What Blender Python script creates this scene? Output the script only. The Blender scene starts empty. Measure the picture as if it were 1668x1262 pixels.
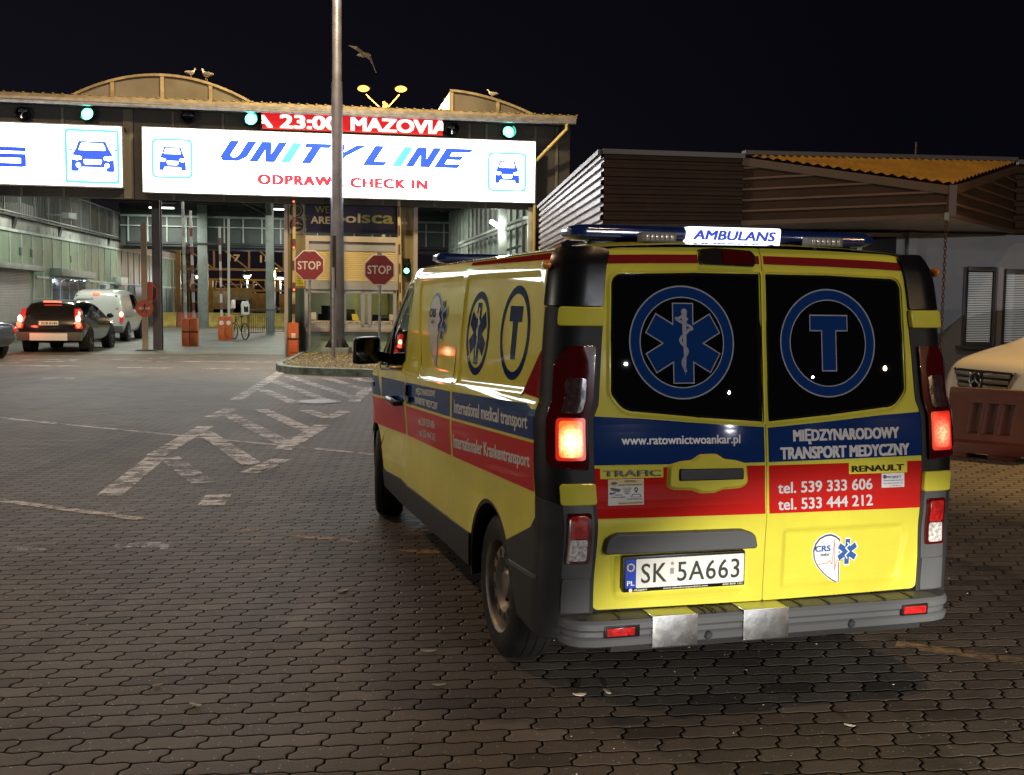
import bpy, bmesh, math, random
from mathutils import Vector, Matrix
from mathutils.geometry import delaunay_2d_cdt
random.seed(7)
PI = math.pi
SC = bpy.context.scene
COL = SC.collection

# ---------------------------------------------------------------- camera
cam_d = bpy.data.cameras.new('camera')
cam = bpy.data.objects.new('camera', cam_d)
COL.objects.link(cam)
SC.camera = cam
cam_d.sensor_fit = 'HORIZONTAL'
cam_d.sensor_width = 36.0
cam_d.lens = 36.0 * 1780.0 / 1668.0
cam_d.clip_start = 0.05
cam_d.clip_end = 900
_p, _r = 0.0792, 0.012
_right, _fwd = Vector((1, 0, 0)), Vector((0, math.cos(_p), -math.sin(_p)))
_up = Vector((0, math.sin(_p), math.cos(_p)))
_x = _right * math.cos(_r) + _up * math.sin(_r)
_y = -_right * math.sin(_r) + _up * math.cos(_r)
cam.matrix_world = Matrix(((_x.x, _y.x, -_fwd.x, 0), (_x.y, _y.y, -_fwd.y, 0), (_x.z, _y.z, -_fwd.z, 1.662), (0, 0, 0, 1)))

# ---------------------------------------------------------------- night sky
W = bpy.data.worlds.new('World')
SC.world = W
W.use_nodes = True
wn, wl = W.node_tree.nodes, W.node_tree.links
bg = wn['Background']
sky = wn.new('ShaderNodeTexSky')
sky.sky_type = 'NISHITA'
sky.sun_disc = False
sky.sun_elevation = math.radians(-7)
sky.sun_rotation = math.radians(-20)
# faint glow of the town's lights low over the terminal
tc = wn.new('ShaderNodeTexCoord')
sepd = wn.new('ShaderNodeSeparateXYZ')
wl.new(tc.outputs['Generated'], sepd.inputs[0])


def wmath(op, a, b=None):
    nd = wn.new('ShaderNodeMath')
    nd.operation = op
    nd.use_clamp = op == 'MULTIPLY_ADD'
    for k, v in enumerate((a, b)):
        if v is not None:
            if hasattr(v, 'node'):
                wl.new(v, nd.inputs[k])
            else:
                nd.inputs[k].default_value = v
    return nd.outputs[0]


side_ = wmath('MAXIMUM', wmath('SUBTRACT', .30, sepd.outputs[0]), 0.)
low_ = wmath('POWER', wmath('MAXIMUM', wmath('SUBTRACT', 1., wmath('ABSOLUTE', sepd.outputs[2])), 0.), 3.)
gl = wn.new('ShaderNodeMixRGB')
gl.inputs['Color1'].default_value = (0.034, 0.035, 0.070, 1)
gl.inputs['Color2'].default_value = (0.22, 0.18, 0.27, 1)
wl.new(wmath('MULTIPLY', side_, low_), gl.inputs['Fac'])
add = wn.new('ShaderNodeMixRGB')
add.blend_type = 'ADD'
add.inputs['Fac'].default_value = 1.0
wl.new(gl.outputs['Color'], add.inputs['Color2'])
wl.new(sky.outputs['Color'], add.inputs['Color1'])
wl.new(add.outputs['Color'], bg.inputs['Color'])
bg.inputs['Strength'].default_value = 0.05

SC.view_settings.view_transform = 'Standard'
SC.view_settings.look = 'None'
SC.view_settings.exposure = 0.0
SC.view_settings.gamma = 1.0
SC.cycles.use_denoising = True
SC.cycles.max_bounces = 6
SC.cycles.sample_clamp_indirect = 4.0
SC.cycles.caustics_reflective = False
SC.cycles.caustics_refractive = False


def light(kind, name, loc, energy, color, target=None, **kw):
    d = bpy.data.lights.new(name, kind)
    d.energy = energy
    d.color = color
    for k, v in kw.items():
        setattr(d, k, v)
    o = bpy.data.objects.new(name, d)
    COL.objects.link(o)
    o.location = loc
    if target is not None:
        o.rotation_euler = (Vector(target) - Vector(loc)).to_track_quat('-Z', 'Y').to_euler()
    return o


SODIUM, LEDW, FLUO = (1.0, 0.62, 0.26), (0.92, 0.95, 1.0), (0.96, 1.0, 0.86)
# sodium street lamp high above the frame: its light throws the short shadow round the ambulance
light('POINT', 'street_lamp_near', (3.5, 4.2, 10.6), 760, (1.0, 0.66, 0.36), shadow_soft_size=0.18)
# added sodium spot, unseen above the frame, lighting booth, island and eave
light('SPOT', 'added_booth_flood', (-4.2, 26.0, 11.4), 5600, (1.0, 0.74, 0.40), target=(-4.6, 31.0, 4.2), spot_size=math.radians(118), spot_blend=0.5, shadow_soft_size=0.4)
# yard lamps behind the photographer, reflected in the rear windows
light('POINT', 'yard_lamp_white', (11.5, -11.3, 4.27), 3600, LEDW, shadow_soft_size=0.035)
light('POINT', 'yard_lamp_sodium', (21.5, -10.2, 4.4), 1600, SODIUM, shadow_soft_size=0.05)
light('POINT', 'yard_lamp_far', (21.0, -17.6, 4.7), 200, LEDW, shadow_soft_size=0.035)
light('POINT', 'yard_lamp_far', (30.9, -21.9, 6.1), 250, LEDW, shadow_soft_size=0.05)
light('SPOT', 'street_lamp_office', (8.6, 14.6, 7.5), 2600, (1.0, 0.60, 0.22), target=(6.9, 12.6, 0.8), spot_size=math.radians(52), spot_blend=0.6, shadow_soft_size=0.2)
light('POINT', 'added_warm_fill', (-13.0, 15.0, 13.0), 3700, (1.0, 0.66, 0.36), shadow_soft_size=0.3)  # added unseen lamp, warms the ground at mid-left
light('POINT', 'added_left_fill', (-17.0, 2.0, 4.4), 2300, (1.0, 0.90, 0.76), shadow_soft_size=0.3)  # added unseen lamp, kept low to brighten the ambulance's left side
# dipped headlamps of the next vehicle in the queue
for hx in (0.9, 2.3):
    light('SPOT', 'dipped_headlamp', (hx, -9.5, 0.74), 12500, (1.0, 0.95, 0.84), target=(hx + 0.45, 4.3, -0.42),
          spot_size=math.radians(12.4), spot_blend=0.42, shadow_soft_size=0.05)


# ---------------------------------------------------------------- materials
class NT:
    """a few shorthands for building node maths"""
    def __init__(s, mat):
        s.t = mat.node_tree

    def n(s, typ, **kw):
        nd = s.t.nodes.new(typ)
        for k, v in kw.items():
            setattr(nd, k, v)
        return nd

    def link(s, a, b):
        s.t.links.new(a, b)

    def put(s, sock, v):
        if hasattr(v, 'node'):
            s.link(v, sock)
        else:
            sock.default_value = v

    def m(s, op, a, b=None, c=None, clamp=False):
        nd = s.n('ShaderNodeMath', operation=op)
        nd.use_clamp = clamp
        for i, v in enumerate((a, b, c)):
            if v is not None:
                s.put(nd.inputs[i], v)
        return nd.outputs[0]

    def mix(s, f, a, b, blend='MIX'):
        nd = s.n('ShaderNodeMixRGB', blend_type=blend)
        s.put(nd.inputs[0], f)
        for i, v in ((1, a), (2, b)):
            s.put(nd.inputs[i], (*v, 1) if isinstance(v, tuple) and len(v) == 3 else v)
        return nd.outputs[0]

    def noise(s, vec, scale, detail=3, rough=.55):
        nd = s.n('ShaderNodeTexNoise')
        nd.inputs['Scale'].default_value = scale
        nd.inputs['Detail'].default_value = detail
        nd.inputs['Roughness'].default_value = rough
        if vec is not None:
            s.link(vec, nd.inputs['Vector'])
        return nd.outputs['Fac']

    def step(s, v, lo, hi):
        nd = s.n('ShaderNodeMapRange', interpolation_type='SMOOTHSTEP')
        s.put(nd.inputs['Value'], v)
        nd.inputs['From Min'].default_value = lo
        nd.inputs['From Max'].default_value = hi
        return nd.outputs[0]


MATS = {}


def mat(name, color, rough=.5, metal=0., spec=.5, coat=0., emit=None, power=0., var=0., vscale=4., bump=0., bscale=60., trans=0., rvar=0.):
    if name in MATS:
        return MATS[name]
    m = bpy.data.materials.new(name)
    m.use_nodes = True
    b = m.node_tree.nodes['Principled BSDF']
    b.inputs['Base Color'].default_value = (*color, 1)
    b.inputs['Roughness'].default_value = rough
    b.inputs['Metallic'].default_value = metal
    b.inputs['Specular IOR Level'].default_value = spec
    b.inputs['Coat Weight'].default_value = coat
    b.inputs['Coat Roughness'].default_value = .04
    b.inputs['Transmission Weight'].default_value = trans
    if emit:
        b.inputs['Emission Color'].default_value = (*emit, 1)
        b.inputs['Emission Strength'].default_value = power
    if var or bump or rvar:
        t = NT(m)
        co = t.n('ShaderNodeTexCoord').outputs['Object']
        if var or rvar:
            f = t.noise(co, vscale, 6, .65)
            f2 = t.step(f, .32, .7)
            if var:
                lo = tuple(c * (1 - var) for c in color)
                hi = tuple(min(1, c * (1 + var * .6)) for c in color)
                t.link(t.mix(f2, lo, hi), b.inputs['Base Color'])
            if rvar:
                t.link(t.m('ADD', rough - rvar / 2, t.m('MULTIPLY', f2, rvar)), b.inputs['Roughness'])
        if bump:
            bn = t.n('ShaderNodeBump')
            bn.inputs['Strength'].default_value = bump
            bn.inputs['Distance'].default_value = .01
            t.link(t.noise(co, bscale, 4), bn.inputs['Height'])
            t.link(bn.outputs[0], b.inputs['Normal'])
    MATS[name] = m
    return m


def glow(name, color, power):
    return mat(name, tuple(min(.8, c) for c in color), .4, emit=color, power=power)


# ---------------------------------------------------------------- mesh helpers
def obj(name, verts, faces, material, parent=None, smooth=False, normals=None, mats=None, fmat=None, local=False):
    me = bpy.data.meshes.new(name)
    me.from_pydata([tuple(v) for v in verts], [], [tuple(f) for f in faces])
    me.update()
    if smooth or normals:
        me.polygons.foreach_set('use_smooth', [True] * len(me.polygons))
    if normals:
        me.normals_split_custom_set_from_vertices([tuple(n) for n in normals])
    if material is not None:
        me.materials.append(material)
    for m in mats or ():
        me.materials.append(m)
    if fmat:
        me.polygons.foreach_set('material_index', fmat)
    o = bpy.data.objects.new(name, me)
    COL.objects.link(o)
    if parent is not None:
        o.parent = parent
    return o


class MB:
    """collects simple solids, then links them as ONE mesh object"""
    def __init__(s):
        s.v, s.f, s.bev = [], [], []

    def add(s, vs, fs):
        n = len(s.v)
        s.v += [tuple(v) for v in vs]
        s.f += [tuple(i + n for i in f) for f in fs]
        return s

    def box(s, x0, x1, y0, y1, z0, z1):
        return s.add([(x, y, z) for z in (z0, z1) for y in (y0, y1) for x in (x0, x1)],
                     [(0, 2, 3, 1), (4, 5, 7, 6), (0, 1, 5, 4), (2, 6, 7, 3), (0, 4, 6, 2), (1, 3, 7, 5)])

    def hexa(s, low, high):
        """a box with any four bottom and four top corners (both counter-clockwise)"""
        return s.add(list(low) + list(high), [(3, 2, 1, 0), (4, 5, 6, 7), (0, 1, 5, 4), (1, 2, 6, 5), (2, 3, 7, 6), (3, 0, 4, 7)])

    def tube(s, pts, r, n=10, cap=True):
        pts = [Vector(p) for p in pts]
        rr = r if isinstance(r, (list, tuple)) else [r] * len(pts)
        vs, fs = [], []
        prev = None
        for i, p in enumerate(pts):
            d = (pts[min(i + 1, len(pts) - 1)] - pts[max(i - 1, 0)]).normalized()
            if prev is None:
                a = d.orthogonal().normalized()
            else:
                a = (prev - d * prev.dot(d)).normalized()
            prev = a
            b = d.cross(a)
            for k in range(n):
                t = 2 * PI * k / n + PI / n
                vs.append(p + (a * math.cos(t) + b * math.sin(t)) * rr[i])
        for i in range(len(pts) - 1):
            for k in range(n):
                fs.append((i * n + k, i * n + (k + 1) % n, (i + 1) * n + (k + 1) % n, (i + 1) * n + k))
        if cap:
            fs.append(tuple(range(n - 1, -1, -1)))
            fs.append(tuple(range((len(pts) - 1) * n, len(pts) * n)))
        return s.add(vs, fs)

    def bar(s, a, b, w, h, up=(0, 0, 1)):
        a, b = Vector(a), Vector(b)
        d = (b - a).normalized()
        u = Vector(up)
        side = d.cross(u)
        if side.length < 1e-5:
            side = Vector((1, 0, 0))
        side.normalize()
        u = side.cross(d)
        vs = [p + side * (i * w / 2) + u * (j * h / 2) for p in (a, b) for i, j in ((-1, -1), (1, -1), (1, 1), (-1, 1))]
        return s.add(vs, [(0, 1, 2, 3), (7, 6, 5, 4), (0, 4, 5, 1), (1, 5, 6, 2), (2, 6, 7, 3), (3, 7, 4, 0)])

    def prism(s, poly, fn, d0, d1):
        """poly in 2D, fn(u, v, d) -> point"""
        n = len(poly)
        area = sum(poly[i][0] * poly[(i + 1) % n][1] - poly[(i + 1) % n][0] * poly[i][1] for i in range(n))
        if area < 0:
            poly = poly[::-1]
        vs = [fn(u, v, d) for d in (d0, d1) for u, v in poly]
        fs = [tuple(range(n - 1, -1, -1)), tuple(range(n, 2 * n))]
        fs += [(i, (i + 1) % n, n + (i + 1) % n, n + i) for i in range(n)]
        return s.add(vs, fs)

    def lathe(s, prof, c, axis, n=32, a0=0, a1=2 * PI):
        """prof: (r, h) pairs turned about `axis` through c"""
        ax = Vector(axis).normalized()
        a = ax.orthogonal().normalized()
        b = ax.cross(a)
        full = abs(a1 - a0 - 2 * PI) < 1e-6
        cnt = n if full else n + 1
        vs = [Vector(c) + ax * h + (a * math.cos(a0 + (a1 - a0) * k / n) + b * math.sin(a0 + (a1 - a0) * k / n)) * r for r, h in prof for k in range(cnt)]
        fs = []
        for i in range(len(prof) - 1):
            for k in range(n):
                k2 = (k + 1) % cnt
                fs.append((i * cnt + k, i * cnt + k2, (i + 1) * cnt + k2, (i + 1) * cnt + k))
        return s.add(vs, fs)

    def ball(s, c, r, n=10, m=7, sc=(1, 1, 1)):
        vs, fs = [], []
        for i in range(m + 1):
            t = PI * i / m
            for k in range(n):
                p = 2 * PI * k / n
                vs.append((c[0] + r * sc[0] * math.sin(t) * math.cos(p), c[1] + r * sc[1] * math.sin(t) * math.sin(p), c[2] + r * sc[2] * math.cos(t)))
        for i in range(m):
            for k in range(n):
                fs.append((i * n + k, (i + 1) * n + k, (i + 1) * n + (k + 1) % n, i * n + (k + 1) % n))
        return s.add(vs, fs)

    def build(s, name, material, parent=None, bevel=0., smooth=False, seg=2, angle=35, sub=0):
        me = bpy.data.meshes.new(name)
        bm = bmesh.new()
        vs = [bm.verts.new(v) for v in s.v]
        for f in s.f:
            try:
                bm.faces.new([vs[i] for i in f])
            except ValueError:
                pass
        bmesh.ops.remove_doubles(bm, verts=bm.verts, dist=1e-5)
        bmesh.ops.recalc_face_normals(bm, faces=bm.faces)
        if bevel:
            ed = [e for e in bm.edges if len(e.link_faces) == 2 and e.calc_face_angle(0) > math.radians(angle)]
            bmesh.ops.bevel(bm, geom=ed, offset=bevel, segments=seg, profile=.6, affect='EDGES', clamp_overlap=True)
        bm.to_mesh(me)
        bm.free()
        if smooth or bevel:
            me.polygons.foreach_set('use_smooth', [True] * len(me.polygons))
            try:
                me.set_sharp_from_angle(angle=math.radians(angle))
            except Exception:
                pass
        me.materials.append(material)
        o = bpy.data.objects.new(name, me)
        COL.objects.link(o)
        if parent is not None:
            o.parent = parent
        if sub:
            md = o.modifiers.new('smooth', 'SUBSURF')
            md.levels = md.render_levels = sub
        return o


def tag(o, label=None, cat=None, group=None, kind=None):
    for k, v in (('label', label), ('category', cat), ('group', group), ('kind', kind)):
        if v:
            o[k] = v
    return o


def empty(name, loc=(0, 0, 0), rz=0., label=None, cat=None, group=None):
    o = bpy.data.objects.new(name, None)
    o.empty_display_size = .3
    COL.objects.link(o)
    o.location = loc
    o.rotation_euler = (0, 0, rz)
    return tag(o, label, cat, group)


def dup(root, loc, rz=None, label=None, group=None):
    r = root.copy()
    COL.objects.link(r)
    r.location = loc
    if rz is not None:
        r.rotation_euler = (0, 0, rz)
    tag(r, label, None, group)
    for ch in list(root.children):
        c = ch.copy()
        COL.objects.link(c)
        c.parent = r
        for g in ch.children:
            d = g.copy()
            COL.objects.link(d)
            d.parent = c
    return r


def rpoly(pts, r, n=5):
    """round the corners of a polygon; r is one radius or one per corner"""
    out = []
    N = len(pts)
    for i, p in enumerate(pts):
        q = r[i] if isinstance(r, (list, tuple)) else r
        if q <= 0:
            out.append(tuple(p))
            continue
        p = Vector(p)
        a = Vector(pts[i - 1]) - p
        b = Vector(pts[(i + 1) % N]) - p
        la, lb = a.length, b.length
        a.normalize()
        b.normalize()
        ang = a.angle(b)
        t = min(q / math.tan(ang / 2), la * .49, lb * .49)
        A, B = p + a * t, p + b * t
        for k in range(n + 1):
            s = k / n
            out.append(tuple(A * (1 - s) ** 2 + p * 2 * s * (1 - s) + B * s * s))
    return out


def ell(cx, cy, rx, ry=None, n=48):
    ry = rx if ry is None else ry
    return [(cx + rx * math.cos(2 * PI * k / n), cy + ry * math.sin(2 * PI * k / n)) for k in range(n)]


def within(x, y, P):
    r = False
    for i in range(len(P)):
        (x0, y0), (x1, y1) = P[i - 1], P[i]
        if (y0 > y) != (y1 > y) and x < (x1 - x0) * (y - y0) / (y1 - y0) + x0:
            r = not r
    return r


def fill2d(outline, holes=(), step=None, dens=None):
    """triangulate a polygon with holes, with interior points every `step`"""
    vs, es, loops = [], [], []
    for loop in [outline] + list(holes):
        pts = []
        n = len(loop)
        for i in range(n):
            a, b = Vector(loop[i]), Vector(loop[(i + 1) % n])
            k = max(1, int(math.ceil((b - a).length / dens))) if dens else 1
            pts += [a.lerp(b, j / k) for j in range(k)]
        n0 = len(vs)
        vs += pts
        es += [(n0 + i, n0 + (i + 1) % len(pts)) for i in range(len(pts))]
        loops.append(list(range(n0, n0 + len(pts))))
    if step:
        xs = [p[0] for p in outline]
        ys = [p[1] for p in outline]
        nx = int((max(xs) - min(xs)) / step)
        ny = int((max(ys) - min(ys)) / step)
        for i in range(1, nx + 1):
            for j in range(1, ny + 1):
                vs.append(Vector((min(xs) + (i - .5 + .13 * (j % 2)) * step, min(ys) + (j - .5) * step)))
    r = delaunay_2d_cdt([Vector(v) for v in vs], es, [], 1, 1e-6)
    V, F = [tuple(p) for p in r[0]], [tuple(f) for f in r[2]]
    if holes:
        F = [f for f in F if not any(within(sum(V[i][0] for i in f) / len(f), sum(V[i][1] for i in f) / len(f), h) for h in holes)]
    return V, F, loops, r[3]


_tc = {}


def text2d(s, bold=0., spacing=1.):
    """flat triangles of a line of text: (verts, faces, width, cap height)"""
    key = (s, bold, spacing)
    if key in _tc:
        return _tc[key]
    cu = bpy.data.curves.new('txt', 'FONT')
    cu.body = s
    cu.size = 1.
    cu.offset = bold
    cu.space_character = spacing
    cu.resolution_u = 3
    o = bpy.data.objects.new('txt', cu)
    COL.objects.link(o)
    dg = bpy.context.evaluated_depsgraph_get()
    me = bpy.data.meshes.new_from_object(o.evaluated_get(dg))
    vs = [(v.co.x, v.co.y) for v in me.vertices]
    fs = [tuple(p.vertices) for p in me.polygons]
    bpy.data.objects.remove(o)
    bpy.data.curves.remove(cu)
    bpy.data.meshes.remove(me)
    xs = [v[0] for v in vs]
    x0, x1 = min(xs), max(xs)
    vs = [(x - x0, y) for x, y in vs]
    _tc[key] = (vs, fs, x1 - x0)
    return _tc[key]


CAP = .729


class Flat:
    """flat marks collected on a surface given by fn(u, v, off) -> (point, normal)"""
    def __init__(s, fn):
        s.fn, s.v, s.f, s.n = fn, [], [], []

    def tris(s, vs, fs, off):
        k = len(s.v)
        s.cut = getattr(s, 'cut', []) + [len(s.f)]
        for u, v in vs:
            p, n = s.fn(u, v, off)
            s.v.append(tuple(p))
            s.n.append(tuple(n))
        s.f += [tuple(i + k for i in f) for f in fs]
        return s

    def poly(s, outline, off, holes=(), step=None, dens=None):
        vs, fs, _, _ = fill2d(outline, holes, step, dens)
        return s.tris(vs, fs, off)

    def stroke(s, pts, w, off):
        for a, b in zip(pts[:-1], pts[1:]):
            a, b = Vector(a), Vector(b)
            d = (b - a).normalized() * (w / 2)
            n = Vector((-d.y, d.x))
            s.tris([a - d + n, a - d - n, b + d - n, b + d + n], [(0, 1, 2, 3)], off)
        return s

    def text(s, body, u0, v0, u1, cap, off, v1=None, bold=0.012, shear=0., spacing=1., cap1=None, clip=None):
        """text from (u0, v0) to (u1, v1) on the baseline, cap height `cap`"""
        vs, fs, w = text2d(body, 0., spacing)
        v1 = v0 if v1 is None else v1
        cap1 = cap if cap1 is None else cap1
        out = []
        for x, y in vs:
            t = x / w
            c = (cap + (cap1 - cap) * t) * y / CAP
            out.append((u0 + (u1 - u0) * t + shear * c, v0 + (v1 - v0) * t + c))
        if clip:
            bm = bmesh.new()
            bv = [bm.verts.new((x, y, 0)) for x, y in out]
            for f in fs:
                try:
                    bm.faces.new([bv[i] for i in f])
                except ValueError:
                    pass
            for cx, sg in ((clip[0], -1), (clip[1], 1)):
                bmesh.ops.bisect_plane(bm, geom=bm.verts[:] + bm.edges[:] + bm.faces[:], plane_co=(cx, 0, 0), plane_no=(sg, 0, 0), clear_outer=True)
            bm.verts.index_update()
            out = [(v.co.x, v.co.y) for v in bm.verts]
            fs = [tuple(v.index for v in f.verts) for f in bm.faces]
            bm.free()
        # weight: shifted copies of the strokes, each a hair proud of the last
        b = bold * cap
        vs, ff = [], []
        for k, (dx, dy) in enumerate(((0, 0), (b, .5 * b), (-b, -.5 * b), (b, -.5 * b), (-b, .5 * b)) if b else ((0, 0),)):
            n = len(vs)
            vs += [(x + dx, y + dy, k * .0002) for x, y in out]
            ff += [tuple(i + n for i in f) for f in fs]
        s.cut = getattr(s, 'cut', []) + [len(s.f)]
        n = len(s.v)
        for x, y, z in vs:
            p, nn = s.fn(x, y, off + z)
            s.v.append(tuple(p))
            s.n.append(tuple(nn))
        s.f += [tuple(i + n for i in f) for f in ff]
        return s

    def each(s, name, material, parent=None):
        """one object per mark"""
        cuts = s.cut + [len(s.f)]
        for a, b in zip(cuts[:-1], cuts[1:]):
            idx = sorted({i for f in s.f[a:b] for i in f})
            mp = {o: n for n, o in enumerate(idx)}
            q = Flat(s.fn)
            q.v, q.n = [s.v[i] for i in idx], [s.n[i] for i in idx]
            q.f = [tuple(mp[i] for i in f) for f in s.f[a:b]]
            q.build(name, material, parent)

    def build(s, name, material, parent=None):
        # turn faces to look along their normals
        fs = []
        for f in s.f:
            a, b, c = (Vector(s.v[f[i]]) for i in (0, 1, 2))
            fs.append(f if (b - a).cross(c - a).dot(Vector(s.n[f[0]])) >= 0 else f[::-1])
        return obj(name, s.v, fs, material, parent)


def star_poly(cx, cy, R, w, sx=1.):
    """outline of a six-armed star"""
    out = []
    for k in range(6):
        t = PI / 2 + k * PI / 3
        d, n = (math.cos(t), math.sin(t)), (-math.sin(t), math.cos(t))
        for sg in (-1, 1):
            out.append((cx + sx * (R * d[0] + sg * w / 2 * n[0]), cy + R * d[1] + sg * w / 2 * n[1]))
        t2 = t + PI / 6
        out.append((cx + sx * w * math.cos(t2), cy + w * math.sin(t2)))
    return out


def plane_fn(origin, eu, ev):
    o, eu, ev = Vector(origin), Vector(eu), Vector(ev)
    n = eu.cross(ev).normalized()
    return lambda u, v, off: (o + eu * u + ev * v + n * off, n)


# ================================================================ AMBULANCE: body surface
def _pw(z,P):
    # smooth monotone cubic through points
    n=len(P)
    if z<=P[0][0]:return P[0][1]
    if z>=P[-1][0]:return P[-1][1]
    for i in range(n-1):
        if z<=P[i+1][0]:break
    def sl(j):
        if j<=0 or j>=n-1:
            k=0 if j<=0 else n-2
            return (P[k+1][1]-P[k][1])/(P[k+1][0]-P[k][0])
        h0=P[j][0]-P[j-1][0];h1=P[j+1][0]-P[j][0]
        d0=(P[j][1]-P[j-1][1])/h0;d1=(P[j+1][1]-P[j][1])/h1
        if d0*d1<=0:return 0.
        return 2*d0*d1/(d0+d1)
    h=P[i+1][0]-P[i][0];t=(z-P[i][0])/h;m0=sl(i)*h;m1=sl(i+1)*h
    a=P[i][1];b=P[i+1][1]
    return (2*t**3-3*t*t+1)*a+(t**3-2*t*t+t)*m0+(-2*t**3+3*t*t)*b+(t**3-t*t)*m1
HW=[(.2,.93),(.40,.950),(.55,.952),(.75,.942),(1.0,.955),(1.17,.955),(1.225,.948),(1.26,.932),(1.34,.926),(1.5,.914),(1.75,.888),(1.82,.874),(1.87,.846)]
YR=[(.2,.10),(.43,.10),(.62,.093),(.74,.086),(.79,.081),(.85,.087),(1.0,.098),(1.2,.122),(1.5,.155),(1.75,.185),(1.82,.20),(1.87,.235)]
YS=[(.2,4.4),(1.05,4.4),(1.2,4.05),(1.87,3.0)]
RC=.135
def crown(x): return .035*max(0,1-(abs(x)/.85)**2.2)
def hw(z): return _pw(z,HW)
def yr(x,z):
    r=min(1,max(0,(z-1.5)/.37));r=r*r*(3-2*r)
    return _pw(z-crown(x)*r,YR)+.012*(abs(x)/.8)**2
def S0(a,z):
    """a: distance along the plan outline, 0 at the start of the rear corner arc, <0 on the rear, >0 corner then side. left side."""
    h=hw(z);L=RC*math.pi/2
    if a<=0:
        x=-(h-RC)-a
        return (x,yr(x,z),z)
    ye=yr(-(h-RC),z)
    if a<L:
        t=a/RC
        return (-(h-RC)-RC*math.sin(t),ye+RC*(1-math.cos(t)),z)
    y=ye+RC+a-L
    d=max(0,y-_pw(z,YS));
    return (-h+d*d/4.2,y,z)
def S(a,z,off=0,mir=False):
    p=S0(a,z);e=1e-3
    q=S0(a+e,z);r=S0(a-e,z);s=S0(a,z+e);t=S0(a,z-e)
    u=[q[i]-r[i] for i in range(3)];v=[s[i]-t[i] for i in range(3)]
    n=[u[1]*v[2]-u[2]*v[1],u[2]*v[0]-u[0]*v[2],u[0]*v[1]-u[1]*v[0]]
    l=math.sqrt(sum(c*c for c in n)) or 1;n=[-c/l for c in n]
    # orient outward: away from the axis (0,2.5)
    if n[0]*p[0]+n[1]*(p[1]-2.7)<0:n=[-c for c in n]
    p=[p[i]+off*n[i] for i in range(3)]
    if mir:p[0]=-p[0];n[0]=-n[0]
    return p,n
def ra(x,z): return -(hw(z)-RC-abs(x))      # a of rear point |x|
def sa(y,z): return RC*math.pi/2+(y-yr(-(hw(z)-RC),z)-RC)   # a of side point


def rear(x, z, off=0.):
    p, n = S(ra(x, z), z, off)
    if x > 0:
        p[0], n[0] = -p[0], -n[0]
    return p, n


def side(y, z, off=0.):
    return S(sa(y, z), z, off)


def corner(a, z, off=0.):
    return S(a, z, off)


def mirrored(fn):
    def g(u, v, off=0.):
        p, n = fn(u, v, off)
        return [-p[0], p[1], p[2]], [-n[0], n[1], n[2]]
    return g


def patch(name, outline, fn, material, parent, off=0., holes=(), step=.045, dens=.04, skirt=.02, round_=.003, mir=False):
    """a panel following the body surface, with a rounded edge turned inwards"""
    if mir:
        fn = mirrored(fn)
    vs, fs, loops, orig = fill2d(outline, holes, step, dens)
    V, N = [], []
    for u, v in vs:
        p, n = fn(u, v, off)
        V.append(Vector(p))
        N.append(Vector(n))
    F = []
    for f in fs:
        a, b, c = (V[f[i]] for i in (0, 1, 2))
        F.append(f if (b - a).cross(c - a).dot(N[f[0]]) >= 0 else f[::-1])
    if skirt:
        where = {}
        for i, o in enumerate(orig):
            for k in o:
                where[k] = i
        for li, lp in enumerate(loops):
            idx = [where.get(k, None) for k in lp]
            idx = [i for i in idx if i is not None]
            n = len(idx)
            cen = sum((V[i] for i in idx), Vector()) / n
            base = len(V)
            rows = []
            for k in range(n):
                i = idx[k]
                d = V[idx[(k + 1) % n]] - V[idx[k - 1]]
                o = d.cross(N[i])
                o = o.normalized() if o.length > 1e-9 else Vector((0, 0, 1))
                rows.append((V[i], N[i], o))
            # sign of the outward edge direction, from the polygon's turning sense
            ar = sum(vs[idx[k]][0] * vs[idx[(k + 1) % n]][1] - vs[idx[(k + 1) % n]][0] * vs[idx[k]][1] for k in range(n))
            sg = 1
            p, q = vs[idx[0]], vs[idx[1]]
            mid = ((p[0] + q[0]) / 2, (p[1] + q[1]) / 2)
            nx, ny = (q[1] - p[1]), -(q[0] - p[0])
            if ar < 0:
                nx, ny = -nx, -ny
            if li > 0:
                nx, ny = -nx, -ny
            l = math.hypot(nx, ny) or 1
            w = Vector(fn(mid[0] + nx / l * .01, mid[1] + ny / l * .01, off)[0]) - Vector(fn(mid[0], mid[1], off)[0])
            if w.dot(rows[0][2] + rows[1][2]) < 0:
                sg = -1
            for (P, M, o) in rows:
                o = o * sg
                V += [P, P + o * round_ * .7 - M * round_ * .3, P + o * round_ - M * round_, P + o * round_ - M * skirt]
                N += [M, (M + o).normalized(), o, o]
            for k in range(n):
                k2 = (k + 1) % n
                for r in range(3):
                    q = [base + k * 4 + r, base + k2 * 4 + r, base + k2 * 4 + r + 1, base + k * 4 + r + 1]
                    a, b, c = V[q[0]], V[q[1]], V[q[2]]
                    nn = (b - a).cross(c - a)
                    if nn.length < 1e-12:
                        nn = (V[q[2]] - V[q[0]]).cross(V[q[3]] - V[q[0]])
                    F.append(tuple(q) if nn.dot(N[q[3]] + N[q[0]]) >= 0 else tuple(q[::-1]))
    return obj(name, V, F, material, parent, normals=N)


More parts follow.
